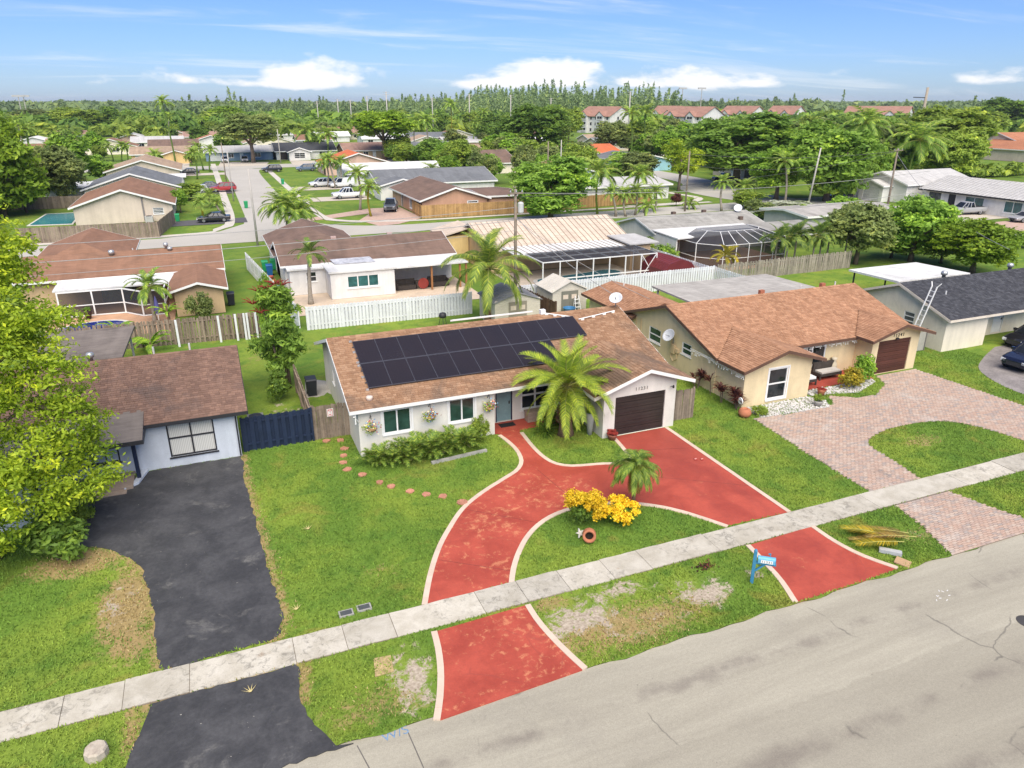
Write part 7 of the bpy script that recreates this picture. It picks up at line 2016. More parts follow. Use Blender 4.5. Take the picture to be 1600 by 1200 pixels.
def rocks(name, label, outline, n, seed, size=0.06):
    mb = MB(); r = random.Random(seed)
    xs = [p[0] for p in outline]; ys = [p[1] for p in outline]
    k = 0
    while k < n:
        x, y = r.uniform(min(xs), max(xs)), r.uniform(min(ys), max(ys))
        if not inside([x], [y], outline)[0]:
            continue
        s_ = size * r.uniform(0.6, 1.4); k += 1
        mb.lathe([(s_ * 0.8, 0.0), (s_, s_ * 0.5), (s_ * 0.5, s_ * 0.95)], (x, y, 0.04), 5, t=r.random())
    o = tag(mb.build(name, rock), label, 'rocks', None, 'stuff')
    struct('rock_bed', MB().prism(outline, -0.01, 0.045), M('rock_bed', (0.42, 0.40, 0.37, 1), 0.95))
rocks('white_rocks', 'white rock bed along the cream front bay', [(26.2, 28.2), (30.9, 27.9), (31.2, 28.8), (30.7, 29.6), (26.2, 29.6)], 520, 1)
rocks('white_rocks', 'white rock bed around the porch shrub', [(31.0, 29.6), (32.6, 29.4), (34.0, 29.0), (36.3, 29.9), (36.5, 30.3), (31, 30.35)], 420, 2)
potted('spiky plant in a grey pot on the white rocks', 30.2, 28.3, 0.24, 0.35, 'mid', 0.5, M('pot_grey', (0.3, 0.29, 0.27, 1), 0.8))
potted('red clay pot at the edge of the red porch', 31.6, 29.5, 0.24, 0.4, 'redbloom', 0.1, terra)
shrub('variegated orange green croton in front of the cream porch', 33.9, 29.6, 1.5, 0.75, 'goldpalm', 'shrub1')
shrub('bright green plumeria shrub beside the mahogany garage door', 35.2, 29.9, 2.1, 0.85, 'bright', 'shrub1')
t = thing('porch_bench', 'dark wicker bench against the cream porch wall', 'bench', (34.0, 31.6, 0.06))
MB().box(33.2, 31.25, 0.3, 34.9, 31.9, 0.48).build('seat', wick, t); MB().box(33.2, 31.9, 0.3, 34.9, 32.02, 1.0).build('backrest', wick, t)
MB().box(33.3, 31.27, 0.483, 34.8, 31.85, 0.58).build('cushion', M('cushion_grey', (0.45, 0.42, 0.38, 1), 0.9), t)
for x in (33.2, 34.8):
    for y in (31.27, 31.85):
        MB().box(x, y, 0.06, x + 0.08, y + 0.08, 0.3).build('leg', wick, t)
t = thing('porch_chair', 'dark wicker chair with white cushion on the red porch', 'chair', (32.2, 31.0, 0.06))
MB().box(31.8, 30.8, 0.3, 32.5, 31.5, 0.46).build('seat', wick, t); MB().box(31.72, 30.8, 0.3, 31.8, 31.5, 1.0).build('backrest', wick, t); MB().box(31.85, 30.85, 0.463, 32.45, 31.45, 0.6).build('cushion', white_trim, t)
for x in (31.8, 32.42):
    for y in (30.8, 31.42):
        MB().box(x, y, 0.06, x + 0.08, y + 0.08, 0.3).build('leg', wick, t)
solo('porch_vase', MB().lathe([(0.15, 0.06), (0.26, 0.4), (0.2, 0.75), (0.12, 0.95), (0.2, 1.1), (0.1, 1.15)], (34.9, 32.0, 0), 14), M('vase_stone', (0.5, 0.44, 0.33, 1), 0.9), 'pale urn standing at the cream porch wall behind the bench', 'vase', smooth=True)

# ------------------------------------------------------------------ yard plants behind
t = thing('tree', 'dark glossy umbrella tree with red flower spikes beside the side fence', 'tree', (3.0, 42.6, 0))
bl = []
rr = random.Random(5)
for k in range(40):
    z = rr.uniform(1.6, 6.0); rad = 1.35 * math.sin(math.pi * min(1, (z - 0.6) / 6.2)) ** 0.7
    a = rr.uniform(0, 6.28); q = rr.uniform(0.3, 1)
    bl.append((2.7 + rad * q * math.cos(a), 42.5 + rad * q * math.sin(a), z, rr.uniform(0.4, 0.65), 0.8))
link('crown', blob_crown('crown', bl, 9500, 0.17, 55, LM['mango'], upbias=0.4, shell=0.5, clump=8, clump_r=0.13, aspect=0.33), t)
mb = MB()
for a in range(4):
    mb.tube([(3.0 + 0.1 * math.cos(a * 1.6), 42.6 + 0.1 * math.sin(a * 1.6), 0), (2.8 + 0.3 * math.cos(a * 1.6), 42.5 + 0.3 * math.sin(a * 1.6), 2.2), (2.7 + 0.6 * math.cos(a * 1.6), 42.5 + 0.6 * math.sin(a * 1.6), 5.2)], [0.11, 0.08, 0.03], 6)
mb.build('trunk', bark, t, True)
mb = MB()
for c in ((2.0, 42.4, 6.0), (2.9, 42.5, 6.3), (1.6, 42.2, 5.4), (3.3, 42.6, 6.2), (1.9, 42.0, 4.9), (2.5, 42.3, 6.2)):
    for k in range(9):
        a = k * 0.7; e = rr.uniform(0.2, 0.7)
        mb.tube([c, (c[0] + 0.3 * math.cos(a), c[1] + 0.3 * math.sin(a), c[2] + 0.1 + 0.2 * e), (c[0] + 0.6 * math.cos(a), c[1] + 0.6 * math.sin(a), c[2] + 0.5 * e)], [0.022, 0.03, 0.012], 5)
mb.build('flower_spike', LM['redbloom'], t)
mb = MB()
t = tree('small cone shaped bright green conifer by the weathered fence', 2.8, 50.5, 5.6, 0.75, 'fine1', 'bright', lo=0.1)
shrub('dark leafy shrub at the foot of the umbrella tree', 2.3, 40.6, 1.9, 0.8, 'deep', 'shrub1')
bn = frond_mesh('leaf', 1.7, 52, 95, 26, 0.26, 0.35, LM['bright'], 91, 1, 0.09, 8)
def banana(label, x, y, n, sc, seed, z=0.5):
    t = thing('banana_plant', label, 'plant', (x, y, 0)); r = random.Random(seed)
    child('stem', MB().tube([(0, 0, 0), (0.05, 0, z * 0.7), (0, 0, z * 1.5)], [0.12, 0.1, 0.06], 8).mesh('stem', palm_brown), t)
    for k in range(n):
        s_ = sc * r.uniform(0.75, 1.1)
        child('leaf', bn, t, (0, 0, z), (r.uniform(-0.3, 0.3), -R(r.uniform(-25, 25)), 2.4 * k), (s_, s_, s_), LM['bright'])
g = G(240, 545); banana('broad leaved banana plant in front of the weathered fence', -4.9, 52.9, 10, 1.25, 1)
banana('bright leafy plant rising behind the weathered fence by the pool', -7.2, 56.4, 9, 1.0, 2, 0.9)
banana('pale leafed plant beside the screened porch', -3.9, 58.6, 9, 0.95, 3, 1.2)
g = G(308, 492); shrub('yellowish bushy shrub at the sand coloured wing wall', -1.7, 60.3, 2.6, 1.15, 'olive', 'shrub2')
shrub('round green hedge between the pool cages', 42.9, 67.5, 2.6, 1.7, 'mid', 'shrub1'); shrub('dark green hedge at the flat cage corner', 44.2, 64.8, 2.1, 1.5, 'mango', 'shrub1')
palm('short palm in front of the screened porch of the rust roofed house', -5.0, 61.0, 2.9, FOX, palm_trunk(3, 2.95, 0.16, 0.11), [('up', 5, (-5, 15)), ('mid', 8, (-10, 10)), ('low', 7, (-10, 5))], seed=3, fs=0.95)
palm('young palm at the left corner of the white patio wall', 7.0, 62.0, 4.3, FOX, palm_trunk(4, 4.35, 0.2, 0.11, 0.25), [('up', 5, (-5, 15)), ('mid', 7, (-10, 10)), ('low', 5, (-10, 5))], seed=6, fs=0.9, lean=0.25, leaf='palm_dark')
palm('coconut palm with yellowing fronds behind the solar house roof', 18.7, 50.4, 4.4, COCO, palm_trunk(7, 4.45, 0.26, 0.17, 0.1, True, palm_brown), [('up', 9, (-5, 14)), ('mid', 12, (-10, 8)), ('low', 11, (-16, 2))], seed=12, fs=1.08, lean=0.1, name='coconut_palm')
fo = [('up', 4, (-5, 15)), ('mid', 6, (-10, 10)), ('low', 5, (-10, 5))]
ord_ = ('first', 'second', 'third', 'fourth', 'fifth', 'sixth', 'seventh', 'eighth')
trk = palm_trunk(8, 3.2, 0.10, 0.07)
for i, (u, hh) in enumerate(((1195, 3.0), (1222, 3.4), (1242, 2.9), (1262, 3.3), (1280, 3.0), (1300, 3.5), (1318, 3.1))):
    g = G(u, 418 - i * 1.2)
    palm('%s palm from the left in the row behind the grey picket fence' % ord_[i], g[0], 57.6 + 0.5 * (i % 3), 3.2, FOX, trk, fo, seed=20 + i, fs=1.15 * hh / 3.2, leaf='palm_dark', group='palms behind the grey picket fence')
palm('yellow leaved areca palm beside the domed pool cage', 46.4, 57.6, 1.9, FOX, palm_trunk(9, 2.0, 0.09, 0.06), [('up', 5, (-5, 15)), ('mid', 6, (-10, 10)), ('low', 4, (-10, 5))], seed=33, fs=0.9, leaf='goldpalm')

# ------------------------------------------------------------------ utility poles and wires
pole_m = M('utility_pole_wood', (0.24, 0.195, 0.15, 1), 0.95, 0.1, 0.25, 2, 0.15, 10, 0.3, streak=(3, (4, 4, 0.3), 0.15))
conc = M('concrete_pole', (0.42, 0.39, 0.35, 1), 0.9, 0.15)
def pole(label, x, y, h, r0=0.15, mat=None, arm=0.0, trans=False, lean=(0, 0), group=None, name='utility_pole', arms=1):
    t = thing(name, label, 'utility pole', (x, y, 0), 0, group)
    L = lambda z: (x + lean[0] * z / h, y + lean[1] * z / h, z)
    MB().tube([L(-0.2 + 0.2), L(h * 0.5), L(h)], [r0, r0 * 0.85, r0 * 0.7], 10).build('shaft', mat or pole_m, t, True)
    for k in range(arms if arm else 0):
        z = h - 0.3 - 0.9 * k
        p = L(z)
        MB().beam((p[0] - arm, p[1] - 0.16, z), (p[0] + arm, p[1] - 0.16, z), 0.1, 0.12).build('crossarm', mat or pole_m, t)
        for d in (-0.9, 0.0, 0.9):
            MB().lathe([(0.04, 0.06), (0.06, 0.1), (0.03, 0.24)], (p[0] + d * arm, p[1] - 0.16, z), 8).build('insulator', M('insulator_grey', (0.35, 0.36, 0.38, 1), 0.4), t)
    if trans:
        p = L(h - 1.4)
        MB().lathe([(0.2, -0.45), (0.24, -0.4), (0.24, 0.3), (0.18, 0.38), (0.06, 0.42)], (p[0] + 0.4, p[1] - 0.1, p[2]), 12).build('transformer', M('transformer_grey', (0.5, 0.5, 0.48, 1), 0.5), t)
    return t
pole('wooden utility pole with grey transformer between sheds and pool cage', 22.6, 54.3, 9.6, 0.15, arm=0.55, trans=True)
g = G(400, 385); pole('slim concrete pole at the corner of the side street', 4.9, 91.8, 8.8, 0.14, conc, arm=0.0)
wire_m = M('wire_grey', (0.33, 0.32, 0.31, 1), 0.6)
wire_d = M('wire_dark', (0.06, 0.06, 0.06, 1), 0.6)
def wire(label, a, b, sag=0.4, r_=0.018, mat=None, group='overhead wires'):
    a, b = Vector(a), Vector(b)
    pts = []
    for i in range(17):
        t = i / 16
        p = a.lerp(b, t); p.z -= sag * 4 * t * (1 - t)
        pts.append(p)
    return solo('overhead_wire', MB().tube(pts, r_, 5), mat or wire_m, label, 'wire', group)
wire('pale overhead wire from the transformer pole to the tan roof dish', (22.6, 54.2, 7.4), (22.3, 37.2, 4.9), 0.35, 0.02)
wire('thin overhead wire from the transformer pole to the cream rear roof', (22.6, 54.2, 7.3), (27.6, 42.0, 3.2), 0.4)
wire('overhead wire crossing from the transformer pole to the left', (22.4, 54.1, 8.2), (-45, 55.5, 8.2), 0.8, 0.02)
wire('lower overhead wire crossing from the transformer pole to the left', (22.4, 54.1, 7.2), (-45, 55.5, 7.2), 0.9, 0.025)
wire('thin lowest overhead wire crossing left over the rust roof', (22.4, 54.1, 6.4), (-45, 55.5, 6.3), 0.9, 0.016)
wire('overhead wire running right from the transformer pole', (22.9, 54.1, 9.3), (70.0, 56.0, 9.3), 0.7, 0.02)
wire('second overhead wire running right from the transformer pole', (22.9, 54.1, 7.3), (70.0, 56.0, 7.3), 0.8, 0.022)
pole('wooden pole with side arm among trees at right, nearer the camera', 98.4, 85.0, 9.4, 0.17, arm=0.9)
pole('leaning pale pole beside the dark car at the right', 90.0, 93.0, 9.2, 0.16, conc, lean=(1.0, 0))
g = G(1070, 330); pole('grey wooden pole on the lawn beside the curved sidewalk', g[0], g[1], 9.0, 0.15)
wire('dark overhead wire sweeping across the trees at right, upper', (22.9, 54.1, 9.0), (98.4, 85.0, 9.0), 1.0, 0.025, wire_d)
wire('dark overhead wire along the right trees, middle', G(1070, 330) + (8.6,), (98.4, 85.0, 9.0), 0.8, 0.03, wire_d)
wire('dark overhead wire along the right trees, lowest', G(1070, 330) + (7.0,), (90.5, 93.0, 6.5), 0.7, 0.03, wire_d)
wire('pale service wire dropping from the right pole to the slate roof', (98.4, 85, 8.6), (61, 40, 4.6), 1.5, 0.025)
g = G(443, 300)
pole('pale slim light pole on the side street verge, right of the road', 4.3, 137, 8.2, 0.11, conc, name='street_pole'); pole('slim brown pole beside the left sidewalk of the side street', 4.2, 162, 8.5, 0.12, name='street_pole')
pole('slim pale pole before the white charcoal roofed bungalow', 20.5, 219, 9, 0.14, conc, name='street_pole'); pole('dark slim pole left of the blue gabled bungalow', 59.8, 128, 9.2, 0.14, name='street_pole'); pole('slim grey pole by the gazebo yard', 61.5, 126, 9.5, 0.12, conc, name='street_pole')
t = pole('tall thick pole leaning above the treetops at the right', 178, 148, 19.5, 0.45, M('pole_tan', (0.32, 0.27, 0.21, 1), 0.9), name='transmission_pole')
MB().beam((178, 148, 17), (174.6, 149, 17.1), 0.2, 0.2).build('side_arm', black_trim, t)
for i, (u, vt, d) in enumerate(((573, 150, 400), (603, 143, 340), (675, 153, 400), (733, 147, 360), (798, 148, 380), (527, 155, 420), (495, 158, 450), (861, 153, 420), (985, 143, 330), (547, 156, 430))):
    r0 = ray(u, vt); k = d / math.hypot(r0[0], r0[1])
    pole('tall grey transmission pole before the dark pine wood', r0[0] * k, r0[1] * k, CH + r0[2] * k, 0.32, conc, arm=1.4, arms=2, group='transmission poles before the pine wood', name='transmission_pole')
# light masts far away
for i, (u, d) in enumerate(((28, 620), (36, 620), (1067, 640), (1097, 640))):
    r0 = ray(u, 150 if i < 2 else 138); k = d / math.hypot(r0[0], r0[1])
    t = thing('floodlight_mast', 'far sports floodlight mast above the horizon trees at the ' + ('left' if i < 2 else 'middle right'), 'light mast', (r0[0] * k, r0[1] * k, 0), 0, 'sports floodlight masts')
    z = CH + r0[2] * k
    child('shaft', MB().tube([(0, 0, 0), (0, 0, z)], [0.4, 0.25], 8).mesh('shaft', conc), t); child('lamp_bank', MB().box(-3.6, -0.4, z - 0.6, 3.6, 0.4, z + 0.6).mesh('lamp_bank', WM['grey']), t)
# ------------------------------------------------------------------ vehicles
def paint(name, col, rough=0.28):
    s = NT(name)
    s.fin(col, rough, 0.5)
    s.b.inputs['Coat Weight'].default_value = 0.5
    s.b.inputs['Coat Roughness'].default_value = 0.08
    return s.mat
CP = {'white': paint('car_white', (0.68, 0.68, 0.67, 1)), 'black': paint('car_black', (0.012, 0.012, 0.014, 1)), 'navy': paint('car_navy', (0.006, 0.008, 0.022, 1), 0.2), 'silver': paint('car_silver', (0.34, 0.34, 0.34, 1)), 'red': paint('car_red', (0.35, 0.03, 0.03, 1)), 'grey': paint('car_grey', (0.10, 0.11, 0.12, 1)), 'blue': paint('car_blue', (0.10, 0.14, 0.20, 1))}
car_glass = glass('car_glass', (0.012, 0.014, 0.016, 1), 0.04)
tyre_m = M('tyre_rubber', (0.02, 0.02, 0.02, 1), 0.85)
rim_m = M('alloy_rim', (0.45, 0.45, 0.46, 1), 0.3, 0.5, metal=0.8)
lamp_m = M('headlamp_clear', (0.72, 0.73, 0.74, 1), 0.15, 0.6)
tail_m = M('taillamp_red', (0.35, 0.02, 0.02, 1), 0.25, 0.5)
SPEC = {
    'suv': dict(st=[(-2.38, .80, .48, .98), (-2.28, .92, .34, 1.04), (-1.0, .95, .28, 1.06), (.9, .95, .28, 1.06), (1.6, .94, .3, 1.02), (2.2, .88, .36, .92), (2.4, .72, .46, .78)], cb=(-2.25, 1.2), ct=(-1.9, .35), zt=1.70, wh=.37, wx=1.45),
    'sedan': dict(st=[(-2.38, .76, .45, .85), (-2.25, .88, .32, .92), (-1.0, .92, .24, .92), (.9, .92, .24, .90), (1.6, .90, .25, .86), (2.2, .84, .3, .76), (2.38, .66, .4, .64)], cb=(-1.75, 1.1), ct=(-1.0, .25), zt=1.42, wh=.33, wx=1.42),
    'pickup': dict(st=[(-2.85, .86, .55, 1.08), (-2.78, .97, .42, 1.14), (-.6, .98, .36, 1.14), (1.0, .98, .36, 1.14), (2.0, .97, .38, 1.12), (2.65, .94, .42, 1.06), (2.85, .84, .5, .92)], cb=(-.75, 1.45), ct=(-.55, .7), zt=1.88, wh=.41, wx=1.75),
    'van': dict(st=[(-2.5, .85, .45, 1.05), (-2.42, .93, .32, 1.1), (-1, .95, .28, 1.1), (1.2, .95, .28, 1.08), (1.9, .92, .3, 1.0), (2.35, .86, .36, .85), (2.45, .7, .45, .75)], cb=(-2.42, 1.6), ct=(-2.35, .8), zt=1.9, wh=.35, wx=1.5, panel=True)}
def car(label, kind, col, x, y, heading, group=None, s_=1.0):
    sp = SPEC[kind]
    t = thing({'suv': 'parked_suv', 'sedan': 'parked_car', 'pickup': 'pickup_truck', 'van': 'parked_van'}[kind], label, {'pickup': 'pickup', 'van': 'van'}.get(kind, 'car'), (x, y, 0), R(heading), group)
    t.scale = (s_, s_, s_)
    if kind not in CARS:
        mb = MB(); rings = []
        for (px, w, zb, zt) in sp['st']:
            rings.append([(px, -w * .86, zb), (px, -w, zb + .16), (px, -w, (zb + zt) / 2 + .1), (px, -w * .95, zt - .05), (px, -w * .82, zt), (px, w * .82, zt), (px, w * .95, zt - .05), (px, w, (zb + zt) / 2 + .1), (px, w, zb + .16), (px, w * .86, zb)])
        n = 10
        mb.add([p for rg_ in rings for p in rg_], [(i * n + k, (i + 1) * n + k, (i + 1) * n + (k + 1) % n, i * n + (k + 1) % n) for i in range(len(rings) - 1) for k in range(n)] + [tuple(range(n))[::-1], tuple(range((len(rings) - 1) * n, len(rings) * n))][::1])
        mb.f = [f[::-1] for f in mb.f]
        body = mb.mesh('body', CP['white'], False)
        W_ = .88; Wt = .70; zb = sp['st'][2][3] - .02; zt = sp['zt']
        b0, b1 = sp['cb']; c0, c1 = sp['ct']
        g = MB().hexa([(b0, -W_, zb), (b1, -W_ * .95, zb), (b1, W_ * .95, zb), (b0, W_, zb)], [(c0, -Wt, zt - .05), (c1, -Wt * .95, zt - .05), (c1, Wt * .95, zt - .05), (c0, Wt, zt - .05)]).mesh('window', car_glass)
        rf = MB().hexa([(c0 - .04, -Wt - .03, zt - .06), (c1 + .05, -Wt - .01, zt - .06), (c1 + .05, Wt + .01, zt - .06), (c0 - .04, Wt + .03, zt - .06)], [(c0 + .12, -Wt + .1, zt), (c1 - .12, -Wt + .1, zt), (c1 - .12, Wt - .1, zt), (c0 + .12, Wt - .1, zt)])
        for q, sgn in ((a, b) for a in (0, 1) for b in (-1, 1)):
            pb = ((b0, b1)[q], sgn * W_ * (1, .95)[q], zb); pt_ = ((c0, c1)[q], sgn * Wt * (1, .95)[q], zt - .05)
            rf.beam(pb, pt_, .09, .09)
        for f in (.36, .66):
            xb, xt = b0 + (b1 - b0) * f, c0 + (c1 - c0) * f
            for sgn in (-1, 1):
                rf.beam((xb, sgn * (W_ + .005), zb), (xt, sgn * (Wt + .005), zt - .05), .09, .05)
        if sp.get('panel'):
            for sgn in (-1, 1):
                rf.hexa([(b0, sgn * (W_ + .004), zb), (b0 + 2.6, sgn * (W_ + .004), zb), (c0 + 2.3, sgn * (Wt + .004), zt - .05), (c0, sgn * (Wt + .004), zt - .05)], [(b0, sgn * (W_ + .014), zb), (b0 + 2.6, sgn * (W_ + .014), zb), (c0 + 2.3, sgn * (Wt + .014), zt - .05), (c0, sgn * (Wt + .014), zt - .05)])
        rf = rf.mesh('roof', CP['white'])
        wh = sp['wh']
        ty = MB().lathe([(wh * .62, -.11), (wh * .95, -.115), (wh, -.08), (wh, .08), (wh * .95, .115), (wh * .62, .11)], (0, 0, 0), 20, axis='y').mesh('wheel', tyre_m, True)
        ri = MB().lathe([(wh * .64, -.105), (wh * .6, -.122), (wh * .12, -.118)], (0, 0, 0), 20, axis='y').lathe([(wh * .64, .105), (wh * .6, .122), (wh * .12, .118)], (0, 0, 0), 20, axis='y')
        for k in range(5):
            a = k * 1.2566
            for sgn in (-1, 1):
                ri.beam((0, sgn * .124, 0), (wh * .58 * math.cos(a), sgn * .124, wh * .58 * math.sin(a)), .05, .05)
        ri = ri.mesh('rim', rim_m)
        fx = sp['st'][-1][0]; rx = sp['st'][0][0]; zf = sp['st'][-1][3]; zr_ = sp['st'][0][3]
        hl = MB().box(fx - .28, -.78, zf - .14, fx + .0, -.5, zf + .03).mesh('headlight', lamp_m); hr = MB().box(fx - .28, .5, zf - .14, fx + .0, .78, zf + .03).mesh('headlight', lamp_m)
        tl = MB().box(rx - .012, -.8, zr_ - .28, rx + .1, -.58, zr_ - .06).mesh('taillight', tail_m); tr_ = MB().box(rx - .012, .58, zr_ - .28, rx + .1, .8, zr_ - .06).mesh('taillight', tail_m)
        gr = MB().box(fx - .1, -.42, zf - .3, fx + .012, .42, zf - .06).mesh('grille', black_trim)
        mi = [MB().box(b1 - .45, sgn * 1.02 - .08, zb + .02, b1 - .25, sgn * 1.02 + .08, zb + .17).mesh('mirror', CP['white']) for sgn in (-1, 1)]
        extra = []
        if kind == 'pickup':
            extra.append(('cargo_bed', MB().box(-2.7, -.78, 1.13, -.85, .78, 1.146).mesh('cargo_bed', M('bedliner', (0.02, 0.02, 0.022, 1), 0.8))))
        CARS[kind] = (body, g, rf, ty, ri, [('headlight', hl), ('headlight', hr), ('taillight', tl), ('taillight', tr_), ('grille', gr)] + extra, mi)
    body, g, rf, ty, ri, small, mi = CARS[kind]
    child('body', body, t, mat=CP[col]); child('window', g, t); child('roof', rf, t, mat=CP[col])
    for nm, me in small:
        child(nm, me, t)
    for me in mi:
        child('mirror', me, t, mat=CP[col])
    for wx in (-sp['wx'], sp['wx']):
        for wy in (-.86, .86):
            w = child('wheel', ty, t, (wx, wy, sp['wh']))
            child('rim', ri, w)
    return t
CARS = {}
def pcar(label, kind, col, u, v, heading, **k):
    g = G(u, v); return car(label, kind, col, g[0], g[1], heading, **k)
car('glossy navy suv parked on the grey pavers at the right edge', 'suv', 'navy', 48.0, 28.1, 184)
car('dark car standing behind the navy suv at the right edge', 'sedan', 'black', 52.6, 31.2, 182)
car('low black sports coupe on the dark drive by the beige bungalow', 'sedan', 'black', 0.6, 113.6, 178, s_=0.95)
car('red suv parked across the left sidewalk of the side street', 'suv', 'red', 3.2, 153.0, 185)
car('white car half hidden by palms beside the red suv', 'suv', 'white', -1.8, 150.2, 182)
car('dark grey car behind the red suv', 'sedan', 'grey', 0.6, 158.5, 182)
car('black car in the drive of the tan roofed bungalow', 'sedan', 'black', -3.0, 193.5, 183)
car('white car in front of the slate blue bungalow', 'suv', 'white', 6.4, 229.5, 268); car('silver suv in front of the slate blue bungalow', 'suv', 'silver', 11.6, 228.5, 268)
car('black suv parked at the top of the side street', 'suv', 'black', 15.8, 193.0, 182); car('blue grey suv parked on the lawn side at the street top', 'suv', 'blue', 23.8, 192.5, 182); car('white car behind the blue grey suv', 'sedan', 'white', 27.0, 199.5, 182)
car('white suv parked beside a white van', 'suv', 'white', 21.8, 154.6, 190); car('white panel van parked under small palms', 'van', 'white', 25.4, 151.8, 190)
car('white pickup truck in the drive beyond the palms', 'pickup', 'white', 23.4, 133.6, 184)
car('dark grey pickup facing the street by the peach bungalow', 'pickup', 'grey', 26.8, 115.6, 252)
car('silver pickup truck before the white ranch house', 'pickup', 'silver', 106.8, 78.0, 168); car('black car beside the silver pickup', 'sedan', 'black', 106.6, 83.5, 172); car('pale grey car at the right picture edge before the ranch house', 'sedan', 'silver', 108.0, 69.6, 172)
car('dark blue car by the white garage building', 'sedan', 'navy', 103.0, 99.5, 170); car('dark blue pickup under the big dark oak', 'pickup', 'navy', 103.5, 131.5, 165)
car('white pickup far off beside the big round dark tree', 'pickup', 'white', 106.5, 206.5, 178); car('dark car far off beside the white pickup', 'sedan', 'black', 98.5, 212, 178)
for i, (u, v, c) in enumerate(((640, 247, 'white'), (655, 243, 'white'), (670, 242, 'black'), (622, 242, 'black'), (690, 218, 'black'), (757, 230, 'white'), (775, 231, 'white'))):
    pcar('%s car in far driveways, %s from left' % (c, ord_[i]), 'suv' if i % 2 else 'sedan', c, u, v, 250 + i * 11, group='cars in far driveways')
t = thing('gazebo', 'dark grey two tiered gazebo roof in a yard behind the peach bungalow', 'gazebo', (53, 114, 0))
gz = M('gazebo_grey', (0.10, 0.12, 0.15, 1), 0.6)
child('roof', MB().lathe([(4.2, 2.4), (1.6, 3.3), (1.6, 3.5), (2.0, 3.45), (0.1, 4.1)], (0, 0, 0), 4).mesh('roof', gz), t, (0, 0, 0), (0, 0, R(20)))
for a in range(4):
    child('post', MB().box(-0.08, -0.08, 0, 0.08, 0.08, 2.5).mesh('post', gz), t, (3.6 * math.cos(R(20) + a * math.pi / 2), 3.6 * math.sin(R(20) + a * math.pi / 2), 0))

# ------------------------------------------------------------------ middle and far trees
ptree('large bright green tree at the left edge above the fenced pool', 6, 338, 166, 160, 'fine1', 'lime', lo=0.02)
ptree('grey green spreading tree behind the brown yard fence', 96, 322, 222, 98, 'fine2', 'olive', lo=0.15)
ptree('yellow green tree behind the grey green one', 122, 292, 203, 72, 'round1', 'bright', lo=0.15)
ptree('small dark leafy tree beside the white flat roofed outbuilding', 160, 285, 240, 50, 'round2', 'mango', lo=0.1)
ptree('wide round green tree at upper left with a flat base', 126, 214, 166, 88, 'fine1', 'mid', lo=0.25)
ptree('dark green tree touching the wide round tree', 174, 212, 164, 44, 'round2', 'deep', lo=0.15)
ptree('grey green tree left of the wide round tree', 52, 207, 168, 70, 'round3', 'olive', lo=0.2)
ptree('dark low tree clump before the far rust roofs', 250, 222, 196, 62, 'round1', 'deep', lo=0.1)
ptree('lime green tree behind the oak', 358, 202, 164, 68, 'fine2', 'lime', lo=0.2); ptree('smaller lime green tree left of the oak', 328, 210, 180, 40, 'round1', 'lime', lo=0.1)
ptree('dark grey green oak with forked trunk by the slate blue bungalow', 396, 254, 174, 104, 'fine2', 'olive', lo=0.28)
ptree('rounded green hedge tree before the yellow bungalow', 300, 258, 236, 22, 'shrub1', 'mid', lo=0.05)
ptree('flat topped lime green tree over the tan bungalow', 602, 250, 170, 106, 'fine2', 'lime', lo=0.34)
ptree('dense glossy mango tree behind the cream metal roof', 860, 346, 240, 150, 'fine1', 'mango', lo=0.05)
ptree('rusty tipped tree left of the mango tree', 816, 290, 222, 40, 'round3', 'olive', lo=0.2)
ptree('big round dark tree left of the salmon roof', 838, 252, 158, 122, 'fine2', 'deep', lo=0.08)
ptree('mid green tree right of the big round dark tree', 888, 222, 165, 50, 'round1', 'mid', lo=0.1)
ptree('airy yellow green tree on the curved lawn', 1060, 298, 215, 76, 'loose1', 'yellow', lo=0.2)
ptree('huge spreading dark oak at right of centre', 1150, 290, 172, 196, 'fine1', 'deep', lo=0.15)
ptree('bushy light green tree before the dark oak', 1212, 312, 224, 112, 'fine2', 'bright', lo=0.08)
ptree('tall dark green tree with lit top, right of the light green one', 1290, 314, 184, 156, 'fine1', 'mango', lo=0.02)
ptree('small lime tree right of the tall dark green tree', 1362, 308, 216, 46, 'round1', 'bright', lo=0.1)
ptree('broad green tree behind the white garage building', 1462, 274, 160, 158, 'fine2', 'mid', lo=0.08); ptree('lower green tree at the canal bank', 1510, 258, 198, 60, 'round1', 'mid', lo=0.1)
ptree('dark green trees mass left of the leaning pole', 1380, 262, 182, 90, 'round2', 'deep', lo=0.1)
ptree('dark spreading tree at the far right skyline', 1562, 212, 150, 96, 'fine1', 'deep', lo=0.2); ptree('green tree below the far right skyline tree', 1535, 222, 170, 66, 'round3', 'mid', lo=0.1)
ptree('olive green tree beside the grey picket fence end', 1336, 412, 310, 118, 'fine2', 'olive', lo=0.05)
ptree('dark green mango tree at the right behind the white patio roof', 1422, 408, 298, 136, 'fine1', 'mango', lo=0.05)
ptree('bright lime green tree behind the slate roof', 1518, 428, 338, 140, 'fine2', 'lime', lo=0.02)
ptree('white flowering shrub mass before the flat grey roof', 1222, 342, 312, 110, 'shrub1', 'whitebloom', lo=0.0); ptree('white flowering bush behind the palms', 1290, 352, 326, 60, 'shrub2', 'whitebloom', lo=0.0)
ptree('green hedge bush at the front of the beige bungalow', 283, 332, 292, 32, 'shrub1', 'bright', lo=0.0); ptree('hedge bush between beige bungalow and the cars', 300, 312, 282, 60, 'shrub1', 'mid', lo=0.0)
ptree('bushy tree beside the cream bungalow with banana plants', 752, 292, 228, 56, 'loose1', 'olive', lo=0.1); ptree('light green tree before the gazebo', 705, 288, 240, 40, 'round3', 'bright', lo=0.2)
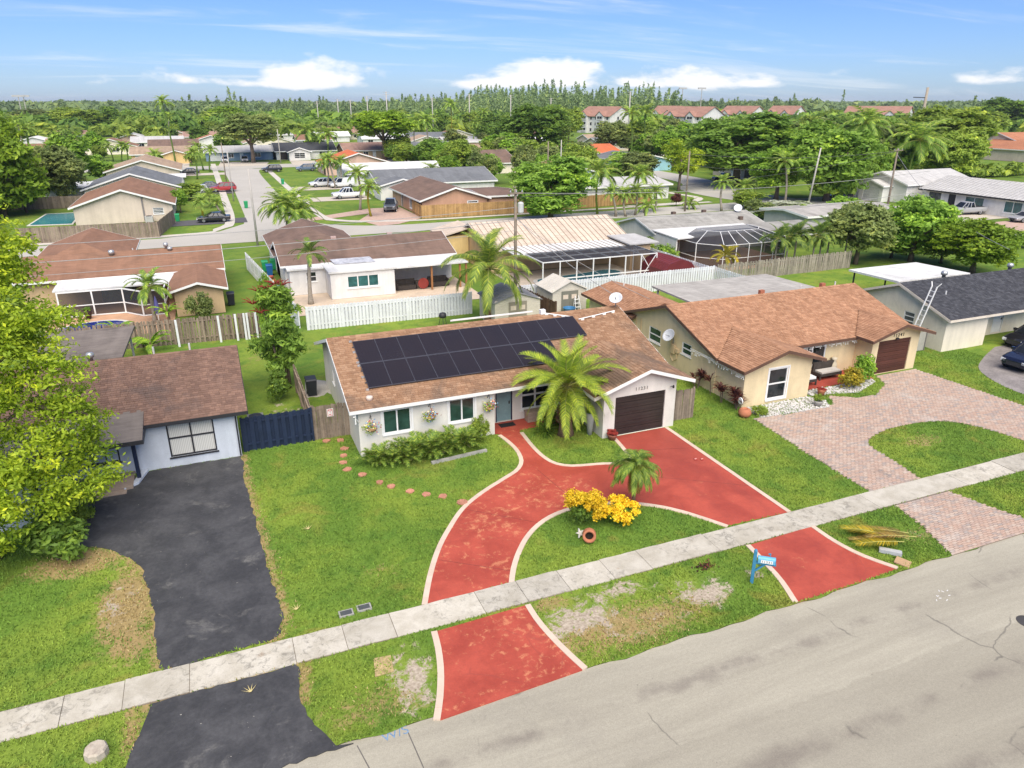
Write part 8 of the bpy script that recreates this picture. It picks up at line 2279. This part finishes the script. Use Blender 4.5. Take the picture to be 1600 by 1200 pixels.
ptree('tall dark tree right of the lime tree', 695, 218, 176, 36, 'round2', 'deep', lo=0.05); ptree('wide dark tree behind the small pink bungalow', 770, 222, 176, 60, 'fine2', 'deep', lo=0.05); ptree('green tree between the tall palms', 735, 216, 172, 40, 'round1', 'mid', lo=0.05)
ptree('small bushy red leaved shrub on the curved lawn', 1056, 322, 300, 20, 'shrub1', 'redleaf', lo=0.0)
# individual palms in the distance
fpalm('very tall thin palm at upper left above all roofs', 275, 256, 147, 30, 'palm_dark', thick=0.5)
fpalm('palm with orange fruiting skirt above the lime tree', 706, 225, 152, 28, 'goldpalm', thick=0.5); fpalm('orange tinged palm right of the first orange one', 754, 222, 166, 26, 'goldpalm', thick=0.6)
fpalm('slim royal palm left of the twin pair', 985, 250, 163, 36, 'palm_dark', thick=0.7); fpalm('slim royal palm right of the twin pair', 1008, 246, 160, 38, 'palm_dark', thick=0.7)
fpalm('coconut palm with drooping dead fronds by the white bungalow', 934, 334, 240, 74, 'coco'); fpalm('coconut palm with upright light fronds', 997, 322, 252, 52, 'coco')
for i, (u, vb, vt) in enumerate(((962, 338, 288), (978, 338, 292), (992, 336, 284), (1008, 332, 292), (1022, 330, 286), (1010, 342, 310))):
    fpalm('%s small palm from left before the white bungalow' % ord_[i], u, vb, vt, 34, 'palm', 'small palms before the white bungalow')
fpalm('thin pale palm before the light green tree', 1226, 318, 234, 48, 'palm'); fpalm('coconut palm among the right treetops', 1340, 292, 166, 66, 'palm_dark'); fpalm('broad coconut palm above the white garage building', 1418, 292, 186, 84, 'coco')
fpalm('short palm by the curved sidewalk', 1128, 330, 272, 36, 'palm'); fpalm('stubby palm beside the grey pole', 1084, 326, 306, 30, 'palm'); fpalm('palm at the road bend', 1160, 322, 276, 40, 'palm')
fpalm('large fluffy palm at the side street corner, left of three', 446, 372, 296, 66, 'palm', thick=1.2); fpalm('large fluffy palm at the side street corner, tallest of three', 462, 368, 288, 72, 'palm', thick=1.2); fpalm('large fluffy palm at the side street corner, right of three', 482, 374, 304, 66, 'palm', thick=1.2)
fpalm('front yard palm with yellow lower fronds before the peach bungalow', 580, 338, 278, 36, 'goldpalm'); fpalm('tall front yard palm before the white pickup', 562, 328, 254, 40, 'palm')
for i, (u, vb, vt, w) in enumerate(((512, 292, 240, 32), (524, 294, 236, 34), (536, 292, 240, 32))):
    fpalm('%s of three palms beside the white van' % ord_[i], u, vb, vt, w, 'palm', 'three palms beside the white van')
for i, (u, vb, vt) in enumerate(((177, 252, 220), (190, 252, 218), (200, 252, 220))):
    fpalm('%s of three small palms before the pale roofs at left' % ord_[i], u, vb, vt, 24, 'palm_dark', 'three palms at the left')
for i, (u, vb, vt) in enumerate(((308, 280, 228), (318, 266, 220), (328, 268, 224))):
    fpalm('%s of the slim palms by the left sidewalk' % ord_[i], u, vb, vt, 26, 'palm_dark', 'slim palms by the left sidewalk')
fpalm('golden young palm on the lawn by the black coupe', 317, 338, 302, 34, 'goldpalm'); fpalm('green young palm behind the golden one', 330, 324, 292, 34, 'palm'); fpalm('short dark palm on the lawn right of the golden one', 346, 332, 306, 30, 'palm')
fpalm('wide date palm before the charcoal roof', 486, 246, 188, 44, 'palm_dark'); fpalm('golden green palm beside the wide date palm', 512, 248, 196, 36, 'coco')
fpalm('dark palm in the gazebo yard, front', 678, 292, 252, 34, 'palm_dark'); fpalm('grey green tall palm beyond the white grey roofed bungalow', 672, 240, 174, 38, 'palm'); fpalm('grey green tall palm left of it', 650, 240, 180, 34, 'palm')
fpalm('slim bright palm before the dark wood', 739, 232, 184, 22, 'coco'); fpalm('small palm before the yellow bungalow', 240, 256, 230, 30, 'palm')

for i in range(7):
    shrub('%s clump of the clipped green hedge behind the slate roof' % ord_[i], 80.5 + i * 1.5, 60.5 - i * 0.9, 2.0, 1.5, 'bright', 'shrub1', 'hedge', 'hedge clumps behind the slate roof', 'hedge')
ptree('leafy shrub mass between the lime tree and the dark mango', 1470, 410, 372, 70, 'shrub1', 'mid', lo=0.0); ptree('green undergrowth behind the grey picket fence', 1392, 402, 368, 70, 'shrub1', 'deep', lo=0.0)
for i, (u, v) in enumerate(((1185, 335), (1250, 342), (1318, 330), (1165, 318))):
    ptree('%s leafy bush along the flat grey roof at right' % ord_[i], u, v + 8, v - 28, 64, 'shrub2', ('olive', 'mid', 'bright', 'mid')[i], lo=0.0, group='bushes along the flat grey roof')
# random fill of the leafy suburb, kept off roads and houses
r_ = random.Random(99)
clear = [(-24, 1.5, 100, 205), (1, 17, 92, 222), (15, 52, 100, 204), (-40, 80, 203, 232), (-22, 42, 225, 250), (50, 112, 92, 128), (82, 118, 60, 240), (100, 130, 60, 112), (40, 62, 224, 246), (58, 80, 224, 244)]
def free(x, y):
    return not any(a < x < b and c < y < d for a, b, c, d in clear)
LFN = {'mid': 'mid green', 'deep': 'dark green', 'mango': 'glossy green', 'olive': 'olive green', 'bright': 'bright green', 'palm': 'fresh green', 'palm_dark': 'dark green'}
def where(x, y):
    a = x / y
    return 'far left' if a < 0 else 'left of centre' if a < 0.3 else 'centre' if a < 0.6 else 'right of centre' if a < 0.9 else 'far right'
made = 0
while made < 225:
    y = r_.uniform(128, 470) ** 1.0
    x = r_.uniform(-0.30, 1.25) * y + r_.uniform(-30, 30)
    if not free(x, y):
        continue
    if 235 < y and any(abs(x - a - 7) < 11 and -14 < y - b < 14 for a, b, _ in n_far):
        continue
    az = math.atan2(x, y) - YAW
    uu = 800 + math.tan(az) * F / math.cos(PIT) * 0.93
    if 900 < uu < 1130 and math.hypot(x, y) > 250:
        continue
    if 130 < x < 235 and 95 < y < 175:
        continue
    if -10 < x - 0.08 * y < 14 and 250 < y:
        continue
    k = r_.random()
    if k < 0.2:
        lf = r_.choice(('palm', 'palm_dark', 'palm_dark'))
        fpalm('%s palm rising from the distant tree cover, %s' % (LFN[lf], where(x, y)), 0, 0, 0, 0, lf, 'palms in the distant tree cover', dx=(x, y, r_.uniform(7, 12.5), r_.uniform(2.2, 3.2)))
    else:
        h = r_.uniform(4.5, 9)
        lf = r_.choice(('mid', 'deep', 'mango', 'olive', 'mid', 'bright', 'deep'))
        tree('%s %stree in the distant tree cover, %s' % (LFN[lf], 'large ' if h > 9 else 'small ' if h < 7.5 else '', where(x, y)), x, y, h, h * r_.uniform(0.42, 0.72), r_.choice(('round1', 'round2', 'round3', 'spread1')), lf, lo=r_.uniform(0.05, 0.2), group='trees in the distant suburban tree cover')
    made += 1

# named belts of trees filling yards between the streets
r_ = random.Random(5)
for lab, grp, n, xr, yr, hr in (('leafy tree in the yards left of the side street', 'trees in the left yards', 24, (-80, -20.5), (141, 205), (5, 8)),
                                ('leafy tree in the yards right of the side street', 'trees in the right yards', 16, (50, 58), (146, 222), (4.5, 8)),
                                ('leafy tree behind the white bungalow yards', 'trees behind the white bungalow yards', 14, (75, 84), (128, 205), (4.5, 8)),
                                ('large tree in the dense grove right of centre', 'trees of the dense grove at right', 46, (113, 205), (112, 245), (8, 13))):
    k = 0
    while k < n:
        x, y = r_.uniform(*xr), r_.uniform(*yr)
        if xr[0] == 113 and (x > 128 and y < 150 - (x - 130) * 0.1 and y < 165):
            if not (x < 150 and y < 118) : 
                continue
        h = r_.uniform(*hr); k += 1
        lf = r_.choice(('mid', 'deep', 'mango', 'olive', 'mid', 'bright'))
        tree('%s %s%s' % (LFN[lf], 'taller ' * (h > sum(hr) / 2), lab), x, y, h, h * r_.uniform(0.5, 0.75), r_.choice(('round1', 'round2', 'round3', 'fine2')), lf, lo=r_.uniform(0.0, 0.12), group=grp)

# far woods as one mass each
def far_wood(name, label, pts, h0, h1, mat, kind, seed, rad=(3, 6)):
    """many simple crowns joined: leaf clumps for round trees, tiers of sprays for pines"""
    rs = np.random.RandomState(seed)
    c, nr, sz, ti = [], [], [], []
    for (x, y) in pts:
        h = rs.uniform(h0, h1)
        tt = rs.rand() * 0.5
        if kind == 'pine':
            h *= 0.82 + 0.2 * math.sin(x * 0.023 + 1.3) + 0.12 * math.sin(x * 0.081) + 0.08 * math.sin(y * 0.05)
            n = 90
            z = rs.rand(n) ** 0.8
            rr_ = (1 - z) ** 0.6 * rs.uniform(*rad) * (0.4 + 0.6 * rs.rand(n))
            a = rs.rand(n) * 6.283
            c.append(np.stack([x + rr_ * np.cos(a), y + rr_ * np.sin(a), h * (0.12 + 0.88 * z)], 1))
            nr.append(np.stack([np.cos(a), np.sin(a), 0.6 + 0 * a], 1) + rs.normal(size=(n, 3)) * 0.4)
            sz.append(rs.uniform(0.8, 1.8, n)); ti.append(tt + rs.rand(n) * 0.5)
        else:
            n = 110
            R_ = rs.uniform(*rad)
            d = rs.normal(size=(n, 3)); d[:, 2] = np.abs(d[:, 2]) * 1.0 - 0.25
            d /= np.linalg.norm(d, axis=1, keepdims=True)
            lump = 1 + 0.25 * np.sin(d[:, :1] * 5 + rs.rand() * 6) * np.cos(d[:, 1:2] * 4)
            c.append(np.array([[x, y, h * 0.55]]) + d * np.array([[R_, R_, h * 0.45]]) * lump * (0.75 + 0.3 * rs.rand(n, 1)))
            nr.append(d + np.array([[0, 0, 0.5]]) + rs.normal(size=(n, 3)) * 0.5)
            sz.append(rs.uniform(1.3, 2.6, n) * R_ / 5.5); ti.append(tt + rs.rand(n) * 0.5)
    me = leaf_mesh(name, np.concatenate(c), np.concatenate(nr), np.concatenate(sz), np.concatenate(ti), mat, 0.5 if kind != 'pine' else 0.3, rs)
    return tag(link(name, me), label, 'wood', None, 'stuff')
def fan(n, d0, d1, u0, u1, seed):
    rs = random.Random(seed); out = []
    for _ in range(n):
        u = rs.uniform(u0, u1); d = math.sqrt(rs.uniform(d0 * d0, d1 * d1))
        if d < 500 and (895 < u < 985 or 1035 < u < 1120):
            continue
        r0 = ray(u, 160); k = d / math.hypot(r0[0], r0[1])
        out.append((r0[0] * k, r0[1] * k))
    return out
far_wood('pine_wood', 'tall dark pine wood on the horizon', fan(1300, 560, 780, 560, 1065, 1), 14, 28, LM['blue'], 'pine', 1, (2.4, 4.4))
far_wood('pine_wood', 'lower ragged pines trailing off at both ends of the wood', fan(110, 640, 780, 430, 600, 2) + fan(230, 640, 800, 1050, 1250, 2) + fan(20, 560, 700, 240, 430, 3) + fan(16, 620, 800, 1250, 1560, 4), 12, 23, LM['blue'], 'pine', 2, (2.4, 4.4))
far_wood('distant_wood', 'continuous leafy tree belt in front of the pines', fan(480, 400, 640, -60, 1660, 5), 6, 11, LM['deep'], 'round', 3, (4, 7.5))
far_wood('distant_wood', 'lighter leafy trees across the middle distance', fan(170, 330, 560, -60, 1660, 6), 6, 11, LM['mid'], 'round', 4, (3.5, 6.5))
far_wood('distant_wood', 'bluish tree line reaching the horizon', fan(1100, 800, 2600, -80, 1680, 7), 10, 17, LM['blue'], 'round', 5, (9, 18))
# canal bank shrubs at right
far_wood('bank_shrubs', 'low shrubs and weeds along the canal bank at right', [(random.uniform(126, 190), 0) for _ in range(0)] + [(x, 128 - (x - 130) * 0.25 + random.uniform(-4, 4)) for x in np.arange(128, 200, 0.9)], 1.4, 3.2, LM['mid'], 'round', 6, (1.0, 2.0))

# ------------------------------------------------------------------ near lawn: fine ground mesh plus grass blades
gx = np.arange(-17, 60.01, 0.25); gy = np.arange(15.12, 58.01, 0.25)
XX, YY = np.meshgrid(gx, gy)
nx_, ny_ = len(gx), len(gy)
rs = np.random.RandomState(3)
Yj = YY.copy(); Yj[0] += 0.05 * np.sin(gx * 1.7) + 0.04 * np.sin(gx * 4.1 + 1) + 0.07 + 0.03 * rs.rand(nx_)
Z = 0.012 + 0.012 * np.sin(XX * 1.1) * np.cos(YY * 0.9) + 0.006 * rs.rand(*XX.shape)
co = np.stack([XX, Yj, Z], -1).reshape(-1, 3).astype(np.float32)
idx = np.arange(nx_ * ny_).reshape(ny_, nx_)
fc_ = np.stack([idx[:-1, :-1], idx[:-1, 1:], idx[1:, 1:], idx[1:, :-1]], -1).reshape(-1, 4)
me = bpy.data.meshes.new('lawn')
me.from_pydata(co.tolist(), [], fc_.tolist())
def patch(lst):
    v = np.zeros(co.shape[0])
    for (u, vv, rx, ry, amp) in lst:
        g = G(u, vv)
        d = np.sqrt(((co[:, 0] - g[0]) / rx) ** 2 + ((co[:, 1] - g[1]) / ry) ** 2)
        v = np.maximum(v, amp * np.clip(1.35 - d, 0, 1))
    return v
dirt = patch([(905, 968, 1.5, 0.9, 0.85), (1105, 930, 1.2, 0.7, 0.8), (965, 925, 2.0, 0.6, 0.6), (645, 1065, 0.8, 1.6, 0.75), (1000, 975, 1.8, 0.7, 0.45), (1080, 915, 1.6, 0.6, 0.45), (1180, 895, 0.5, 0.4, 0.6), (870, 985, 0.5, 0.5, 0.8), (1440, 835, 0.5, 0.4, 0.4), (452, 540, 0.6, 1.0, 0.4), (440, 640, 1.2, 1.6, 0.35), (190, 950, 0.7, 1.3, 0.55)])
dry = patch([(125, 880, 2.0, 1.1, 1.0), (195, 950, 1.0, 2.8, 1.0), (200, 1010, 0.8, 1.0, 0.9), (860, 945, 0.9, 0.4, 0.8), (205, 1140, 0.35, 1.5, 0.7), (1100, 940, 1.5, 0.8, 0.5), (590, 895, 1.4, 0.7, 0.35), (430, 960, 0.5, 0.8, 0.7), (980, 980, 3.6, 1.3, 0.72), (600, 1100, 2.4, 1.0, 0.5), (1440, 690, 1.6, 0.8, 0.55), (395, 820, 0.3, 6.0, 0.6), (1440, 840, 1.2, 0.8, 0.4), (900, 1000, 0.8, 0.5, 0.7), (400, 560, 1.0, 2.0, 0.4)])
ap = np.array(asphalt_in + asphalt_out)
for q in smoothline(asphalt_in[:8], 0.4) + smoothline(asphalt_in[9:16], 0.4) + smoothline(asphalt_out[:4], 0.4):
    dq = np.hypot(co[:, 0] - q[0], co[:, 1] - q[1])
    dry = np.maximum(dry, 0.8 * np.clip(1.3 - dq / 0.4, 0, 1))
for nm, arr in (('dirt', dirt), ('dry', dry)):
    at = me.attributes.new(nm, 'FLOAT', 'POINT'); at.data.foreach_set('value', arr.astype(np.float32))
me.materials.append(MATS['lawn']); me.update()
tag(link('lawn', me), kind='structure')
# blades
n = 330000
px = rs.uniform(-16, 47, n); py = 15.2 + (rs.rand(n) ** 1.35) * 24
keep = (py > 15.2 + 0.05 * np.sin(px * 1.7)) & ~((py > 18.73) & (py < 19.97))
for poly in BORDERS + [red_in] + [apL1 + apR1[::-1], apL2 + apR2[::-1], asphalt_in, asphalt_out, paver_in, paver_out, grey_drive]:
    keep &= ~inside(px, py, poly)
for a, b, c_, d in ((5.15, 21.8, 31.75, 60), (16.9, 21.3, 29.1, 32), (-14, -0.1, 34.1, 60), (-14, -8.1, 30.6, 60), (-8.7, -4.7, 32.1, 60), (26, 31, 29.6, 60), (26, 41, 30.4, 60), (45, 60, 32.4, 60), (3.3, 5.2, 34.8, 44)):
    keep &= ~((px > a) & (px < b) & (py > c_) & (py < d))
ix = np.clip(((px + 17) / 0.25).astype(int), 0, nx_ - 1); iy = np.clip(((py - 15.12) / 0.25).astype(int), 0, ny_ - 1)
dd_ = dirt.reshape(ny_, nx_)[iy, ix] + 0.6 * dry.reshape(ny_, nx_)[iy, ix]
drysel = keep & (rs.rand(n) < np.clip((dry.reshape(ny_, nx_)[iy, ix] - 0.25) * 0.9, 0, 0.75)) & (dirt.reshape(ny_, nx_)[iy, ix] < 0.6)
keep &= rs.rand(n) > np.clip(dd_ * 1.25, 0, 0.97)
# keep only the part of the lawn the viewpoint can take in
P_ = np.stack([px, py, np.full(n, 0.03)], 1)[keep]
gme = bpy.data.meshes.new('grass')
gme.vertices.add(len(P_)); gme.vertices.foreach_set('co', P_.astype(np.float32).ravel()); gme.update()
grass = link('grass', gme)
tag(grass, 'short green grass blades of the front lawns', 'grass', None, 'stuff')
ng = bpy.data.node_groups.new('grass_blades', 'GeometryNodeTree')
ng.interface.new_socket('Geometry', in_out='INPUT', socket_type='NodeSocketGeometry')
ng.interface.new_socket('Geometry', in_out='OUTPUT', socket_type='NodeSocketGeometry')
gi = ng.nodes.new('NodeGroupInput'); go = ng.nodes.new('NodeGroupOutput')
cone = ng.nodes.new('GeometryNodeMeshCone'); cone.inputs['Vertices'].default_value = 3
cone.inputs['Radius Top'].default_value = 0.0; cone.inputs['Radius Bottom'].default_value = 0.022; cone.inputs['Depth'].default_value = 0.085
sm = ng.nodes.new('GeometryNodeSetMaterial'); sm.inputs['Material'].default_value = MATS['blade']
iop = ng.nodes.new('GeometryNodeInstanceOnPoints')
rv = ng.nodes.new('FunctionNodeRandomValue'); rv.data_type = 'FLOAT_VECTOR'
rv.inputs[0].default_value = (-0.75, -0.75, 0); rv.inputs[1].default_value = (0.75, 0.75, 6.28)
rsn = ng.nodes.new('FunctionNodeRandomValue'); rsn.data_type = 'FLOAT'
rsn.inputs[2].default_value = 0.45; rsn.inputs[3].default_value = 1.25
ng.links.new(gi.outputs[0], iop.inputs['Points']); ng.links.new(cone.outputs['Mesh'], sm.inputs['Geometry']); ng.links.new(sm.outputs[0], iop.inputs['Instance'])
ng.links.new(rv.outputs[0], iop.inputs['Rotation']); ng.links.new(rsn.outputs[1], iop.inputs['Scale']); ng.links.new(iop.outputs[0], go.inputs[0])
md = grass.modifiers.new('blades', 'NODES'); md.node_group = ng
gme.materials.append(MATS['blade'])
sd_ = NT('dry_blade')
sd_.fin(sd_.scale(sd_.mix(sd_.n('ShaderNodeObjectInfo').outputs['Random'], (0.30, 0.20, 0.08, 1), (0.46, 0.37, 0.17, 1)), 1.0), 0.9, 0.15)
P2 = np.stack([px, py, np.full(n, 0.03)], 1)[drysel]
dme = bpy.data.meshes.new('dry_grass'); dme.vertices.add(len(P2)); dme.vertices.foreach_set('co', P2.astype(np.float32).ravel()); dme.update()
dgo = tag(link('dry_grass', dme), 'straw coloured dry grass along the driveways and verge', 'grass', None, 'stuff')
ng2 = ng.copy()
for nd_ in ng2.nodes:
    if nd_.bl_idname == 'GeometryNodeSetMaterial':
        nd_.inputs['Material'].default_value = sd_.mat
dgo.modifiers.new('blades', 'NODES').node_group = ng2
dme.materials.append(sd_.mat)
# ------------------------------------------------------------------ thin summer haze
hz = bpy.data.materials.new('thin_haze'); hz.use_nodes = True
ht = hz.node_tree; ht.nodes.clear()
hv = ht.nodes.new('ShaderNodeVolumePrincipled'); ho = ht.nodes.new('ShaderNodeOutputMaterial')
hv.inputs['Color'].default_value = (0.86, 0.92, 1.0, 1); hv.inputs['Density'].default_value = 0.0001; hv.inputs['Anisotropy'].default_value = 0.2
ht.links.new(hv.outputs[0], ho.inputs['Volume'])
tag(MB().box(-4700, -600, -1.2, 4700, 8200, 46).build('haze', hz), 'thin pale haze in the air over the suburb', 'haze', None, 'stuff')
